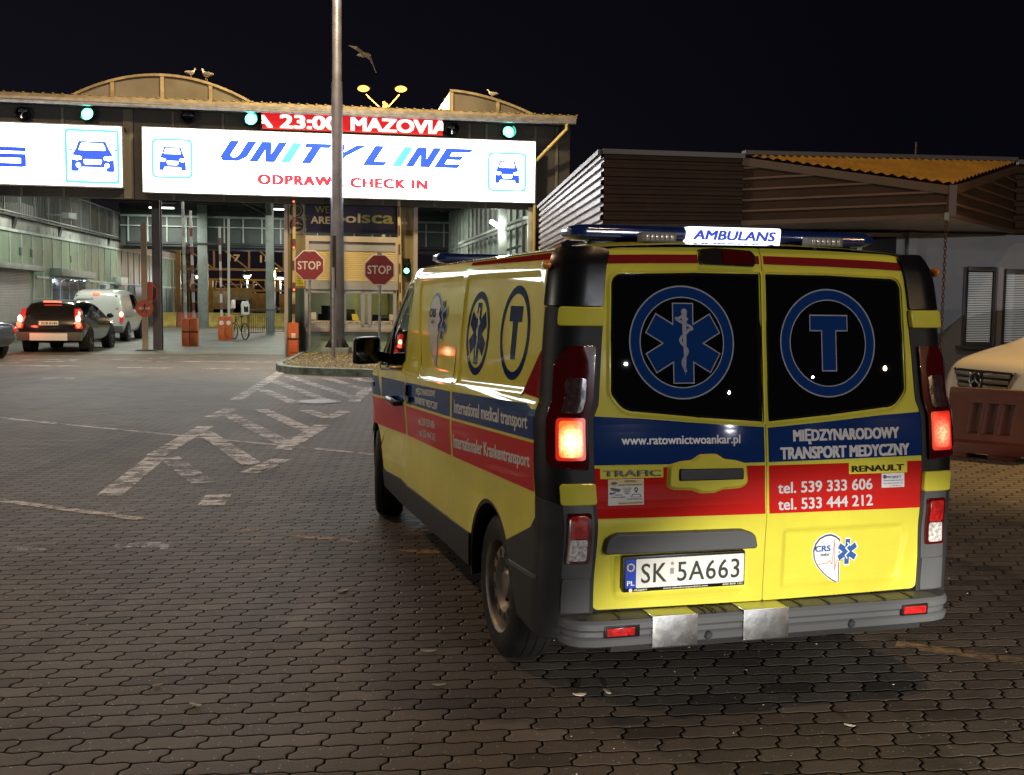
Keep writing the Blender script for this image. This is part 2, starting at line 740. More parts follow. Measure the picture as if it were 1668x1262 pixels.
def lip(name, A, B, fn, material, parent, offA=0., offB=-.012, mir=False):
    """a smooth step between two outlines with the same number of points"""
    if mir:
        fn = mirrored(fn)
    n = len(A)
    vs, fs = [], []
    R = 5
    for k in range(R + 1):
        t = k / R
        e = t * t * (3 - 2 * t)
        for i in range(n):
            vs.append(fn(A[i][0] + (B[i][0] - A[i][0]) * t, A[i][1] + (B[i][1] - A[i][1]) * t, offA + (offB - offA) * e)[0])
    for k in range(R):
        for i in range(n):
            j = (i + 1) % n
            fs.append((k * n + i, k * n + j, (k + 1) * n + j, (k + 1) * n + i))
    o = obj(name, vs, fs, material, parent, smooth=True)
    bm = bmesh.new()
    bm.from_mesh(o.data)
    c = Vector(fn(*A[0], 0.)[1])
    bm.faces.ensure_lookup_table()
    bmesh.ops.recalc_face_normals(bm, faces=bm.faces)
    if sum((f.normal.dot(Vector(fn(*A[0], 0.)[1])) for f in bm.faces)) < 0:
        bmesh.ops.reverse_faces(bm, faces=bm.faces)
    bm.to_mesh(o.data)
    bm.free()
    return o


def inset(poly, d):
    """shrink a (convex-ish) outline by d keeping the number of points"""
    n = len(poly)
    ar = sum(poly[i][0] * poly[(i + 1) % n][1] - poly[(i + 1) % n][0] * poly[i][1] for i in range(n))
    sg = 1 if ar > 0 else -1
    out = []
    for i in range(n):
        a, b = Vector(poly[i - 1]), Vector(poly[(i + 1) % n])
        t = (b - a).normalized()
        out.append((poly[i][0] - sg * t.y * d, poly[i][1] + sg * t.x * d))
    return out


YEL = mat('yellow_paint', (.62, .565, .060), .5, spec=.06, coat=.75, var=.10, vscale=2.2)
BLUE = mat('blue_film', (.008, .030, .135), .5, spec=.0, coat=.5)
RED = mat('red_film', (.44, .014, .012), .5, spec=.0, coat=.5)
DRED = mat('dark_red_film', (.20, .012, .014), .5, spec=0., coat=.4)
LETT = mat('silver_lettering', (.50, .50, .52), .4, coat=.3)
BLK = mat('black_plastic', (.005, .005, .006), .3, spec=.35)
DGREY = mat('dark_grey_cladding', (.024, .024, .026), .55, spec=.3, bump=.15, bscale=500)
MGREY = mat('grey_bumper_plastic', (.072, .074, .078), .5, spec=.4, bump=.12, bscale=400)
GLASS = mat('tinted_glass', (.004, .004, .005), .004, spec=.6)
DARK = mat('dark_gap', (.004, .004, .004), .8)
RUB = mat('rubber', (.008, .008, .008), .7, spec=.35, bump=.2, bscale=300, var=.3, vscale=9)
STEEL = mat('wheel_steel', (.19, .165, .15), .5, metal=.5, var=.5, vscale=7)
CHROME = mat('chrome', (.75, .75, .76), .12, metal=1.)
BRUSH = mat('brushed_steel', (.46, .47, .48), .36, metal=1., var=.12, vscale=26, bump=.04, bscale=120, rvar=.06)
WHT = mat('white_sticker', (.72, .72, .72), .4)
LAMPR = mat('red_lamp_glass', (.062, .002, .003), .06, coat=1.)
LAMPC = mat('clear_lamp_glass', (.055, .03, .03), .12, coat=1., var=.5, vscale=60)
LAMPR2 = mat('red_lens', (.42, .012, .012), .14, coat=1., var=.5, vscale=70)
LAMPW = mat('white_lens', (.62, .60, .58), .16, coat=1., var=.6, vscale=70)
AMB = mat('amber_lens', (.75, .22, .02), .2, coat=1.)



def lens_glow(name, hot, cool, lo, hi, scale):
    """a lit ribbed lens: bulb glow breaking up in the prisms"""
    m = mat(name, cool, .25, coat=1., emit=cool, power=lo)
    t = NT(m)
    b = m.node_tree.nodes['Principled BSDF']
    co = t.n('ShaderNodeTexCoord')
    sp = t.n('ShaderNodeSeparateXYZ')
    t.link(co.outputs['Object'], sp.inputs[0])
    vo = t.n('ShaderNodeTexVoronoi')
    vo.inputs['Scale'].default_value = scale
    t.link(co.outputs['Object'], vo.inputs['Vector'])
    dz = t.m('DIVIDE', t.m('SUBTRACT', sp.outputs[2], 1.115), .075)
    dx = t.m('DIVIDE', t.m('SUBTRACT', t.m('ABSOLUTE', sp.outputs[0]), .845), .055)
    g = t.m('SUBTRACT', 1.05, t.m('SQRT', t.m('ADD', t.m('MULTIPLY', dz, dz), t.m('MULTIPLY', dx, dx))), clamp=True)
    f = t.m('MULTIPLY', g, t.m('ADD', .55, t.m('MULTIPLY', vo.outputs['Distance'], 1.1)), clamp=True)
    t.link(t.mix(f, cool, hot), b.inputs['Emission Color'])
    t.link(t.m('ADD', lo, t.m('MULTIPLY', f, hi - lo)), b.inputs['Emission Strength'])
    return m


VAN = empty('ambulance', (1.0737, 4.344, 0), .2766, 'yellow ambulance van with blue and red bands, its rear doors facing the camera', 'ambulance')

# dark inner body that shows in the panel gaps
zs = [.76, .9, 1.05, 1.2, 1.4, 1.6, 1.75, 1.84]
vs, fs = [], []
ring = []
for z in zs:
    left = [S(a, z, -.03)[0] for a in (-.80, -.4, -.05, .06, .12, .2, .6, 1.2, 2., 2.7, 3.3)]
    left = [p for p in left if p[1] < 3.9 or z < 1.2]
    while len(left) < 11:
        left.append(left[-1])
    ring.append([(p[0], p[1], p[2]) for p in left] + [(-p[0], p[1], p[2]) for p in left[::-1]])
n = len(ring[0])
vs = [p for r in ring for p in r]
for k in range(len(zs) - 1):
    for i in range(n):
        fs.append((k * n + i, k * n + (i + 1) % n, (k + 1) * n + (i + 1) % n, (k + 1) * n + i))
fs.append(tuple(range(n)))
fs.append(tuple(range((len(zs) - 1) * n, len(zs) * n)))
obj('inner_shell', vs, fs, DARK, VAN)
MB().box(-.66, .66, .14, 5.0, .30, .80).box(-.92, .92, 1.5, 3.9, .36, .78).box(-.74, .74, .12, .4, .40, .90).build('underbody', DARK, VAN, bevel=.02)

# roof
half = [S(a, 1.868)[0] for a in [-.70, -.5, -.3, -.1, 0, .035, .07, .105, .14, .175, .212]] + [S(sa(y, 1.868), 1.868)[0] for y in (.5, .8, 1.2, 1.7, 2.2, 2.7, 3.1, 3.4)] + [(-.6, 3.47, 1.868), (-.3, 3.50, 1.868)]
mid0, mid1 = (0, half[0][1], 1.868), (0, 3.51, 1.868)
loop = [mid0] + half + [mid1] + [(-p[0], p[1], p[2]) for p in half[::-1]]
vs, fs = [], []
R = 14
for k in range(R + 1):
    t = k / R
    for p in loop:
        sp = (0, min(max(p[1], 1.15), 2.7))
        edge = 1.868 + (crown(p[0]) if p[1] < .5 else 0.)
        x, y = p[0] + (sp[0] - p[0]) * t, p[1] + (sp[1] - p[1]) * t
        vs.append((x, y, edge + (1.945 - edge) * (1 - (1 - t) ** 2.6)))
n = len(loop)
for k in range(R):
    for i in range(n):
        fs.append((k * n + i, k * n + (i + 1) % n, (k + 1) * n + (i + 1) % n, (k + 1) * n + i))
obj('roof', vs, fs, YEL, VAN, smooth=True)

# nose, bonnet and windscreen
rows = [(.30, 4.9, 5.30), (.5, 4.95, 5.36), (.8, 4.95, 5.38), (1.0, 4.92, 5.32), (1.09, 4.82, 5.2), (1.13, 4.6, 4.97), (1.16, 4.33, 4.72), (1.5, 3.92, 4.22), (1.8, 3.52, 3.7), (1.868, 3.40, 3.51)]
gr = []
for z, ys, yf in rows:
    xs = -S(sa(ys, z), z)[0][0]
    r = []
    for k in range(-9, 10):
        t = 1 - abs(k) / 9
        x = xs * math.cos(t * PI / 2) ** .75 if t < 1 else 0
        r.append((math.copysign(x, k) if k else 0, ys + (yf - ys) * math.sin(t * PI / 2), z))
    gr.append(r)
for nm, a, b, m in (('front_bumper', 0, 2, DGREY), ('nose', 2, 4, YEL), ('bonnet', 4, 6, YEL), ('windscreen', 6, 9, GLASS)):
    vs = [p for r in gr[a:b + 1] for p in r]
    fs = [(k * 19 + i, k * 19 + i + 1, (k + 1) * 19 + i + 1, (k + 1) * 19 + i) for k in range(b - a) for i in range(18)]
    obj(nm, vs, fs, m, VAN, smooth=True)
for sx in (-1, 1):
    MB().hexa([(sx * .55, 5.1, .80), (sx * .86, 4.75, .82), (sx * .86, 4.9, .82), (sx * .55, 5.27, .80)], [(sx * .58, 5.1, .98), (sx * .85, 4.7, 1.06), (sx * .85, 4.80, 1.06), (sx * .58, 5.25, .98)]).build('headlamp', LAMPC, VAN, bevel=.02)

G = .0035
ARCH = [(1.335, .30), (1.322, .40), (1.285, .53), (1.21, .66), (1.077, .728), (.932, .728), (.785, .688), (.647, .618)]
ARCHR = ARCH + [(.585, .54), (.52, .44), (.465, .345)]
ARCHF = [(3.972, .30), (4.0, .42), (4.08, .56), (4.20, .665), (4.35, .722), (4.50, .728), (4.65, .69), (4.78, .61), (4.87, .48), (4.90, .32)]


def spline(P, n=5):
    out = []
    for i in range(len(P) - 1):
        a, b, c, d = P[max(i - 1, 0)], P[i], P[i + 1], P[min(i + 2, len(P) - 1)]
        for k in range(n):
            t = k / n
            out.append(tuple(.5 * (2 * b[q] + (c[q] - a[q]) * t + (2 * a[q] - 5 * b[q] + 4 * c[q] - d[q]) * t * t + (3 * b[q] - a[q] - 3 * c[q] + d[q]) * t ** 3) for q in (0, 1)))
    return out + [tuple(P[-1])]


ARCHS = spline([(1.335, .30), (1.322, .42), (1.28, .55), (1.20, .66), (1.09, .722), (.97, .738), (.86, .725), (.75, .685), (.647, .618), (.585, .54), (.52, .44), (.465, .345)])
iA = next(i for i, p in enumerate(ARCHS) if p[1] > .515)
iB = next(i for i, p in enumerate(ARCHS) if p[0] <= .6471)
ARCHF = spline(ARCHF)
jA = next(i for i, p in enumerate(ARCHF) if p[1] > .60)
jB = next(i for i, p in enumerate(ARCHF) if p[0] > 4.80)
win2 = rpoly([(.375, 1.79), (1.70, 1.795), (1.70, 1.222), (.43, 1.275)], [.06, .03, .03, .10])
win1 = rpoly([(1.775, 1.795), (2.95, 1.785), (2.95, 1.70), (2.72, 1.175), (1.775, 1.215)], [.03, .05, .1, .10, .03])
doorwin = rpoly([(3.19, 1.745), (3.42, 1.735), (3.66, 1.60), (4.10, 1.215), (4.12, 1.17), (3.25, 1.222)], [.04, .08, .2, .03, .03, .05])
for mir in (False, True):
    K = dict(mir=mir)
    # rear quarter
    patch('quarter_panel', [(.235, .80), (.235, 1.862), (1.735 - G, 1.862), (1.75 - G, 1.0), (1.815 - G, .69), (1.82 - G, .497), (1.302, .513)] + ARCHS[iA:iB + 1] + [(.30, .752)],
          side, YEL, VAN, holes=[win2], **K)
    w2 = inset(win2, .028)
    lip('window_surround', win2, w2, side, YEL, VAN, 0., -.011, **K)
    patch('window_panel', w2, side, YEL, VAN, off=-.011, skirt=0, **K)
    # sliding door
    d = patch('sliding_door', [(1.735 + G, 1.862), (3.085 - G, 1.862), (3.085 - G, .463), (1.82 + G, .497), (1.815 + G, .69), (1.75 + G, 1.0)], side, YEL, VAN, holes=[win1], **K)
    w1 = inset(win1, .028)
    lip('window_surround', win1, w1, side, YEL, d, 0., -.011, **K)
    patch('window_panel', w1, side, YEL, d, off=-.011, skirt=0, **K)
    patch('handle', rpoly([(2.98, 1.115), (3.045, 1.115), (3.045, 1.02), (2.88, 1.02), (2.88, 1.045), (2.98, 1.05)], .008), side, BLK, d, off=.022, skirt=.02, step=None, **K)
    # front door
    rear_edge = [(3.26, .472), (3.24, .65), (3.17, .88), (3.12, 1.0), (3.10, 1.15), (3.11, 1.805)]
    d = patch('front_door', [(y + G, z) for y, z in rear_edge] + [(3.44, 1.80), (3.72, 1.655), (4.20, 1.195), (4.215, 1.1), (4.09, .967), (3.948, .722)] + [p for p in ARCHF[:14][::-1] if .436 < p[1] < .598] + [(4.004, .434), (3.83, .435)], side, YEL, VAN, holes=[doorwin], **K)
    patch('window', inset(doorwin, -.004), side, GLASS, d, off=-.008, skirt=0, **K)
    lip('window_seal', inset(doorwin, -.028), inset(doorwin, .012), side, BLK, d, .004, -.004, **K)
    patch('quarter_light_pillar', [(3.80, 1.47), (3.83, 1.45), (3.86, 1.19), (3.82, 1.19)], side, BLK, d, off=.002, step=None, **K)
    f = side if not mir else mirrored(side)
    hp = [Vector(f(y, z, o)[0]) for y, z, o in ((3.56, .985, 0), (3.53, .985, .045), (3.32, .985, .05), (3.22, .98, .045), (3.19, .98, 0))]
    MB().tube(hp, [.014, .02, .021, .02, .014], 8).build('handle', BLK, d, smooth=True)
    patch('b_pillar', [(3.085 + G, .465), (3.085 + G, 1.862), (3.46, 1.862), (3.44, 1.807), (3.11 - G, 1.812)] + [(y - G, z) for y, z in rear_edge[::-1]][1:], side, YEL, VAN, **K)
    patch('a_pillar', [(3.447, 1.804), (3.52, 1.80), (4.33, 1.16), (4.215, 1.12), (4.207, 1.195), (3.727, 1.66)], side, YEL, VAN, skirt=.01, **K)
    patch('fender', [(4.22, 1.095), (4.33, 1.155), (4.6, 1.13), (4.82, 1.09), (4.93, 1.0), (4.95, .8), (4.94, .58)] + ARCHF[jA:jB][::-1] + [(3.952, .722), (4.096, .965)], side, YEL, VAN, **K)
    patch('side_marker', rpoly([(4.43, 1.03), (4.53, 1.03), (4.53, 1.0), (4.43, 1.0)], .008), side, AMB if mir else BLK, VAN, off=.008, step=None, **K)
    # lower cladding
    patch('door_cladding', [(3.262, .30), (3.262, .466), (3.83, .430), (4.0, .428), (3.985, .36), (3.972, .305)], side, DGREY, VAN, off=.006, **K)
    patch('sill_cladding', [(3.08, .305), (3.08, .457), (1.824, .490), (1.815, .34)], side, DGREY, VAN, off=.006, **K)
    patch('sill_cladding', [(1.808, .34), (1.816, .490), (1.322, .509), (1.335, .345)], side, DGREY, VAN, off=.006, **K)
    patch('sill_cladding', [(3.088, .305), (3.088, .457), (3.255, .466), (3.255, .30)], side, DGREY, VAN, off=.006, **K)
    patch('rear_cladding', [(.24, .335), (.24, .795), (.30, .747)] + ARCHS[iB:], side, DGREY, VAN, off=.006, **K)
    patch('cladding_ridge', [(.20, .560), (.20, .573), (.575, .551), (.572, .537)], side, MGREY, VAN, off=.010, step=None, **K)
    patch('wheel_arch_lip', ARCHS + [(.93 + (y - .93) * .955, .33 + (z - .33) * .955) for y, z in ARCHS[::-1]], side, BLK, VAN, off=-.004, step=None, skirt=.05, **K)
    # corner pillar
    patch('corner_cladding', [(-.072, .43), (-.072, .868), (.06, .872), (.195, .887), (.213, .79), (.215, .335), (.06, .335)], corner, DGREY, VAN, off=.006, **K)
    patch('bumper_corner_trim', [(-.055, .44), (-.055, .575), (.05, .575), (.055, .44)], corner, MGREY, VAN, off=.012, skirt=.012, **K)
    patch('bumper_corner_trim', [(-.06, .578), (-.055, .868), (.058, .868), (.055, .578)], corner, MGREY, VAN, off=.008, skirt=.012, **K)
    patch('corner_pillar', [(-.072, .874), (-.072, 1.638), (.182, 1.638), (.186, 1.3), (.196, .893), (.06, .879)], corner, mat('corner_plastic', (.005, .005, .006), .5, spec=.25, bump=.1, bscale=400), VAN, off=.004, **K)
    patch('corner_cap', rpoly([(-.066, 1.645), (-.060, 1.862), (.0, 1.872), (.12, 1.874), (.172, 1.868), (.178, 1.645)], [.01, .03, .02, .03, .05, .01]), corner, BLK, VAN, off=.014, skirt=.04, **K)
    q = (corner if not mir else mirrored(corner))(.165, 1.80, .03)[0]
    MB().ball(q, .024, 10, 8, (.8, 1.3, .8)).build('marker_lamp', AMB, VAN, smooth=True)
    # tail lamp
    tl = patch('tail_lamp', rpoly([(-.045, 1.485), (.055, 1.484), (.105, 1.42), (.108, 1.2), (.112, 1.04), (.095, 1.02), (-.045, 1.006)], [.01, .03, .04, .05, .01, .02, .01]), corner, LAMPR, VAN, off=.020, skirt=.03, step=.04, **K)
    patch('reversing_lens', rpoly([(-.012, 1.228), (-.012, 1.36), (.060, 1.36), (.060, 1.228)], .012), corner, LAMPC, tl, off=.023, skirt=.006, step=.03, **K)
    BR = lens_glow('lit_brake_lens_left', (1., .74, .32), (1., .20, .03), .9, 4.5, 75) if not mir else lens_glow('lit_brake_lens_right', (1., .32, .16), (1., .035, .018), .75, 2.6, 75)
    patch('brake_lens', rpoly([(-.022, 1.056), (-.022, 1.194), (.060, 1.194), (.062, 1.056)], .014), corner, BR, tl, off=.023, skirt=.006, step=.03, **K)
    BRI = mat('lit_brake_rim', (.6, .03, .02), .3, emit=(1., .03, .012), power=.45)
    patch('brake_lens_rim', rpoly([(-.034, 1.042), (-.034, 1.207), (.073, 1.207), (.076, 1.042)], .016), corner, BRI, tl, off=.0215, skirt=.0, step=None, holes=[rpoly([(-.022, 1.056), (-.022, 1.194), (.060, 1.194), (.062, 1.056)], .014)], **K)
    ll = patch('lower_lamp', rpoly([(-.045, .640), (-.045, .835), (.044, .835), (.046, .640)], .01), corner, LAMPR, VAN, off=.016, skirt=.02, step=.04, **K)
    patch('fog_lens', rpoly([(-.028, .742), (-.028, .824), (.032, .824), (.033, .742)], .008), corner, LAMPR2, ll, off=.019, skirt=.005, step=.03, **K)
    patch('white_lens', rpoly([(-.028, .652), (-.028, .732), (.033, .732), (.034, .652)], .008), corner, LAMPW, ll, off=.019, skirt=.005, step=.03, **K)
    for z0, z1, a0, a1 in ((1.571, 1.633, -.066, .097), (.875, .947, -.066, .060)):
        patch('hinge_cover', rpoly([(a0, z0), (a0, z1), (a1, z1), (a1, z0)], .008), corner, YEL, VAN, off=.024, skirt=.035, round_=.007, step=.04, **K)
    # rear door
    win = rpoly([(-.013, 1.786), (-.30, 1.786), (-.66, 1.775), (-.667, 1.55), (-.672, 1.30), (-.62, 1.232), (-.30, 1.200), (-.013, 1.178)], [.01, 0, .055, .2, .05, .09, .3, .01])
    low = rpoly([(-.075, .742), (-.075, .472), (-.665, .468), (-.69, .69), (-.66, .742)], [.03, .04, .06, .05, .03])
    d = patch('rear_door', step=.035, dens=.03, outline=rpoly([(-.004, .440), (-.004, 1.890), (-.35, 1.886), (-.62, 1.878), (-.738, 1.862), (-.748, 1.5), (-.75, .9), (-.742, .445)], [.006, .006, .2, .2, .02, .3, .3, .03]), fn=rear, material=YEL, parent=VAN, holes=[win, low], **K)
    patch('window', inset(win, .012), rear, GLASS, d, off=-.004, skirt=0, **K)
    lip('window_seal', inset(win, -.002), inset(win, .014), rear, mat('matt_rubber', (.004, .004, .004), .8, spec=.1), d, .000, -.005, **K)
    lip('window_flange', inset(win, -.020), inset(win, -.004), rear, YEL, d, .0, .006, **K)
    l2 = inset(low, .03)
    lip('panel_recess', low, l2, rear, YEL, d, 0, -.014, **K)
    patch('recess_panel', l2, rear, YEL, d, off=-.014, skirt=0, **K)

# ---- wheels
def wheel_meshes(parent, side_):
    """a steel wheel lying at the parent's origin, outer face towards -x (side_ = -1) or +x"""
    s = side_
    prof = [(.205, -.02), (.222, -.004), (.26, .004), (.305, -.002), (.328, -.018), (.338, -.045), (.338, -.062), (.331, -.064), (.331, -.070), (.338, -.072), (.339, -.105), (.331, -.107), (.331, -.113), (.339, -.115), (.338, -.150), (.331, -.152), (.331, -.158), (.338, -.160), (.336, -.185), (.31, -.205), (.21, -.205)]
    MB().lathe(prof, (0, 0, 0), (s, 0, 0), 48).build('tyre', RUB, parent, smooth=True, angle=28)
    rim = MB().lathe([(.222, -.004), (.216, -.008), (.205, -.02), (.200, -.06), (.192, -.066), (.180, -.040), (.165, -.030), (.128, -.030), (.118, -.042), (.105, -.062), (.085, -.066), (.070, -.058), (.058, -.040), (.035, -.034), (0.001, -.034)], (0, 0, 0), (s, 0, 0), 40)
    r = rim.build('rim', STEEL, parent, smooth=True, angle=40)
    h = MB()
    for k in range(12):
        t = 2 * PI * (k + .5) / 12
        c = Vector((-s * .0305, .148 * math.cos(t), .148 * math.sin(t)))
        h.lathe([(.0001, .0), (.017, .0), (.017, -.004)], c + Vector((s * .0025, 0, 0)), (s, 0, 0), 10)
    for k in range(5):
        t = 2 * PI * k / 5
        h.lathe([(.0001, .012), (.011, .012), (.011, 0)], (-s * .064, .084 * math.cos(t), .084 * math.sin(t)), (s, 0, 0), 6)
    h.build('rim_holes', DARK, r)


for sx in (-1, 1):
    for yy in (.968, 4.466):
        w = empty('wheel', (sx * (.93 if yy > 4 else .905), yy, .337), -.20 if yy > 4 else 0.)
        w.parent = VAN
        wheel_meshes(w, sx)

# ---- rear bumper step
path = []
for t in [i / 14 for i in range(15)]:
    pass
lp = [(-.80, .17), (-.868, .165), (-.883, .14), (-.880, .095), (-.862, .055), (-.825, .022), (-.76, .004)]
lp = lp + [(x, 0.) for x in (-.6, -.3, 0, .3, .6)] + [(-x, y) for x, y in lp[::-1]]
prof = [(-.14, .433), (-.03, .431), (-.008, .426), (0, .414), (0, .392), (-.004, .388), (-.013, .380), (-.013, .362), (-.004, .356), (0, .350), (-.006, .325), (-.025, .315), (-.14, .310)]
vs, fs = [], []
for i, (x, y) in enumerate(lp):
    a, b = Vector(lp[max(0, i - 1)]), Vector(lp[min(len(lp) - 1, i + 1)])
    t = (b - a).normalized()
    nrm = Vector((t.y, -t.x))
    for o, z in prof:
        vs.append((x + nrm.x * o, y + nrm.y * o, z))
m_ = len(prof)
for i in range(len(lp) - 1):
    for k in range(m_ - 1):
        fs.append((i * m_ + k, (i + 1) * m_ + k, (i + 1) * m_ + k + 1, i * m_ + k + 1))
bump = obj('rear_bumper', vs, fs, MGREY, VAN, smooth=True)
bump.data.set_sharp_from_angle(angle=math.radians(30))
MB().box(-.70, .70, .015, .14, .30, .428).build('bumper_core', DARK, bump)
for k in range(11):
    x = -.66 + k * .132
    if not (-.60 < x < -.30 or -.17 < x < .10):
        MB().box(x - .004, x + .004, .012, .115, .430, .4365).build('step_tread', DGREY, bump)
for k in range(3):
    MB().box(-.30 + k * .045, -.292 + k * .045, .012, .115, .430, .4365).build('step_tread', DGREY, bump)
for x0, x1 in ((-.533, -.341), (-.139, .063)):
    pl = MB()
    pl.box(x0, x1, -.0035, .12, .4335, .4365).box(x0, x1, -.0065, -.0035, .312, .4365)
    pl.build('step_guard', BRUSH, bump, bevel=.002)
for x0, x1 in ((-.722, -.607), (.607, .715)):
    MB().box(x0, x1, -.006, .01, .368, .400).build('reflector', LAMPR2, bump, bevel=.003)
    MB().box(x0 - .01, x1 + .022 * (1 if x0 < 0 else .5), -.002, .012, .360, .408).build('reflector_bed', BLK, bump, bevel=.003)
for x in (-.29, .36):
    MB().lathe([(.0001, .004), (.010, .004), (.013, .0), (.017, .002), (.018, -.004)], (x, -.004, .342), (0, -1, 0), 16).build('parking_sensor', DGREY, bump, smooth=True)

# ---- door furniture
lic = MB().box(-.636, -.106, .058, .083, .520, .664).build('licence_plate', BLK, VAN, bevel=.006)
pf = lambda u, v, off: ((u, .0575 - off, v), (0, -1, 0))
Flat(pf).poly(rpoly([(-.582, .536), (-.112, .536), (-.112, .652), (-.582, .652)], .006), .0010).build('plate_face', mat('plate_white', (.66, .66, .63), .35), lic)
Flat(pf).poly(rpoly([(-.627, .536), (-.5825, .536), (-.5825, .652), (-.627, .652)], .006), .0010).build('plate_band', mat('plate_blue', (.01, .05, .42), .35), lic)
ch = Flat(pf)
ch.text('SK', -.560, .556, -.452, .081, .002, bold=.012, spacing=1.08)
ch.text('5A663', -.405, .556, -.133, .081, .002, bold=.012, spacing=1.08)
ch.each('plate_letters', mat('plate_ink', (.02, .025, .022), .5), lic)
st = Flat(pf)
for k in range(12):
    t = 2 * PI * k / 12
    st.poly(star_poly(-.605 + .014 * math.cos(t), .620 + .014 * math.sin(t), .0032, .0022), .002)
st.build('plate_stars', mat('star_yellow', (.8, .6, .02), .5), lic)
ch = Flat(pf)
ch.text('PL', -.620, .548, -.590, .020, .002, bold=.04)
ch.text('www.zabudowyspecjalne.com', -.465, .5265, -.270, .0062, .0006, bold=.03)
ch.text('600 809 131', -.205, .5265, -.118, .0066, .0006, bold=.03)
ch.text('PROJEKT', -.590, .5255, -.535, .006, .0006, bold=.065, shear=.3)
ch.poly(ell(-.604, .528, .0075), .0006)
ch.each('plate_frame_lettering', WHT, lic)
Flat(pf).poly(rpoly([(-.437, .585), (-.420, .585), (-.420, .610), (-.437, .610)], .002), .002).poly(ell(-.428, .628, .007), .002).build('plate_seal', mat('seal_grey', (.42, .44, .46), .3, metal=.6), lic)

hood = rpoly([(-.70, .680), (-.690, .735), (-.655, .748), (-.12, .742), (-.066, .722), (-.055, .676)], [.006, .04, .03, .03, .03, .006])
patch('plate_lamp_trim', hood, rear, MGREY, VAN, off=.030, skirt=.045, round_=.008)
bez = rpoly([(-.447, .925), (-.440, 1.018), (-.385, 1.032), (-.335, 1.036), (-.30, 1.058), (-.225, 1.058), (-.19, 1.036), (-.14, 1.030), (-.090, 1.015), (-.082, .930), (-.12, .912), (-.20, .908), (-.235, .896), (-.300, .896), (-.335, .910), (-.41, .914)], .03)
lip('handle_bezel', bez, inset(bez, .016), rear, YEL, VAN, 0., .015)
hole = rpoly([(-.395, .952), (-.395, 1.000), (-.112, .996), (-.112, .950)], .006)
hb = patch('handle_surround', inset(bez, .0155), rear, YEL, VAN, off=.015, skirt=0, holes=[hole])
cup = ell(-.265, .975, .075, .062, 24)
patch('handle_recess', hole, rear, DARK, hb, off=.002, skirt=0)
patch('door_handle', rpoly([(-.390, .957), (-.390, .996), (-.118, .992), (-.118, .955)], .008), rear, mat('handle_black', (.004, .004, .004), .45, spec=.25), hb, off=.024, skirt=.02, round_=.004)
b3 = rpoly([(-.278, 1.818), (-.272, 1.872), (-.20, 1.877), (-.05, 1.870), (-.035, 1.855), (-.040, 1.812)], [.012, .012, .03, .02, .01, .012])
l3 = patch('high_brake_lamp', b3, rear, mat('dark_lamp_glass', (.015, .012, .012), .08, coat=1.), VAN, off=.014, skirt=.02)
patch('brake_lens', rpoly([(-.18, 1.818), (-.18, 1.870), (-.055, 1.864), (-.050, 1.818)], .01), rear, LAMPR, l3, off=.016, skirt=0)

# ---- films and lettering on the rear doors
def decal(name, material, fn=rear):
    f = Flat(fn)
    return f, (lambda: f.build(name, material, VAN))


O1, O2, O3, O4, O5 = .0012, .0022, .0030, .0038, .0046
f = Flat(rear)
DK = dict(step=.03, dens=.03)
hole_h = inset(bez, -.004)
f.poly([(-.746, 1.022), (-.746, 1.213), (-.55, 1.202), (-.30, 1.180), (-.008, 1.158), (-.008, 1.015)], O1, **DK)
f.poly([(.746, 1.022), (.746, 1.208), (.55, 1.197), (.30, 1.176), (.010, 1.155), (.010, 1.015)], O1, **DK)
f.each('blue_band', BLUE, VAN)
f = Flat(rear)
f.poly([(-.745, .813), (-.745, 1.010), (-.722, 1.010), (-.722, .968), (-.456, .968), (-.456, 1.008), (-.008, 1.003), (-.008, .805)], O1, **DK)
f.poly([(.745, .800), (.745, 1.000), (.672, 1.000), (.672, .952), (.385, .954), (.385, 1.001), (.010, 1.002), (.010, .805)], O1, **DK)
f.each('red_band', RED, VAN)
f = Flat(rear)
f.poly([(-.742, 1.811), (-.737, 1.846), (-.5, 1.853), (-.285, 1.857), (-.285, 1.822), (-.5, 1.818)], O1, **DK)
f.poly([(-.030, 1.824), (-.030, 1.857), (-.010, 1.857), (-.010, 1.824)], O1)
f.poly([(.010, 1.824), (.010, 1.858), (.3, 1.855), (.55, 1.849), (.737, 1.840), (.742, 1.806), (.55, 1.814), (.3, 1.820)], O1, **DK)
f.each('red_top_stripe', DRED, VAN)

f = Flat(rear)
f.text('www.ratownictwoankar.pl', -.630, 1.101, -.118, .036, O2, v1=1.096, bold=.035)
f.text('MIĘDZYNARODOWY', .127, 1.098, .632, .047, O2, v1=1.100, bold=.065)
f.text('TRANSPORT MEDYCZNY', .065, 1.026, .680, .049, O2, v1=1.028, bold=.065)
f.text('tel. 539 333 606', .051, .886, .496, .047, O2, v1=.888, bold=.035)
f.text('tel. 533 444 212', .051, .818, .497, .047, O2, v1=.820, bold=.035)
f.each('lettering', LETT, VAN)

badge = mat('dark_chrome', (.10, .10, .095), .15, metal=1.)
f = Flat(rear)
f.text('TRAFIC', -.708, .978, -.468, .025, .006, v1=.974, bold=.04)
f.text('RENAULT', .398, .963, .650, .026, .006, bold=.065)
f.each('badge_lettering', badge, VAN)


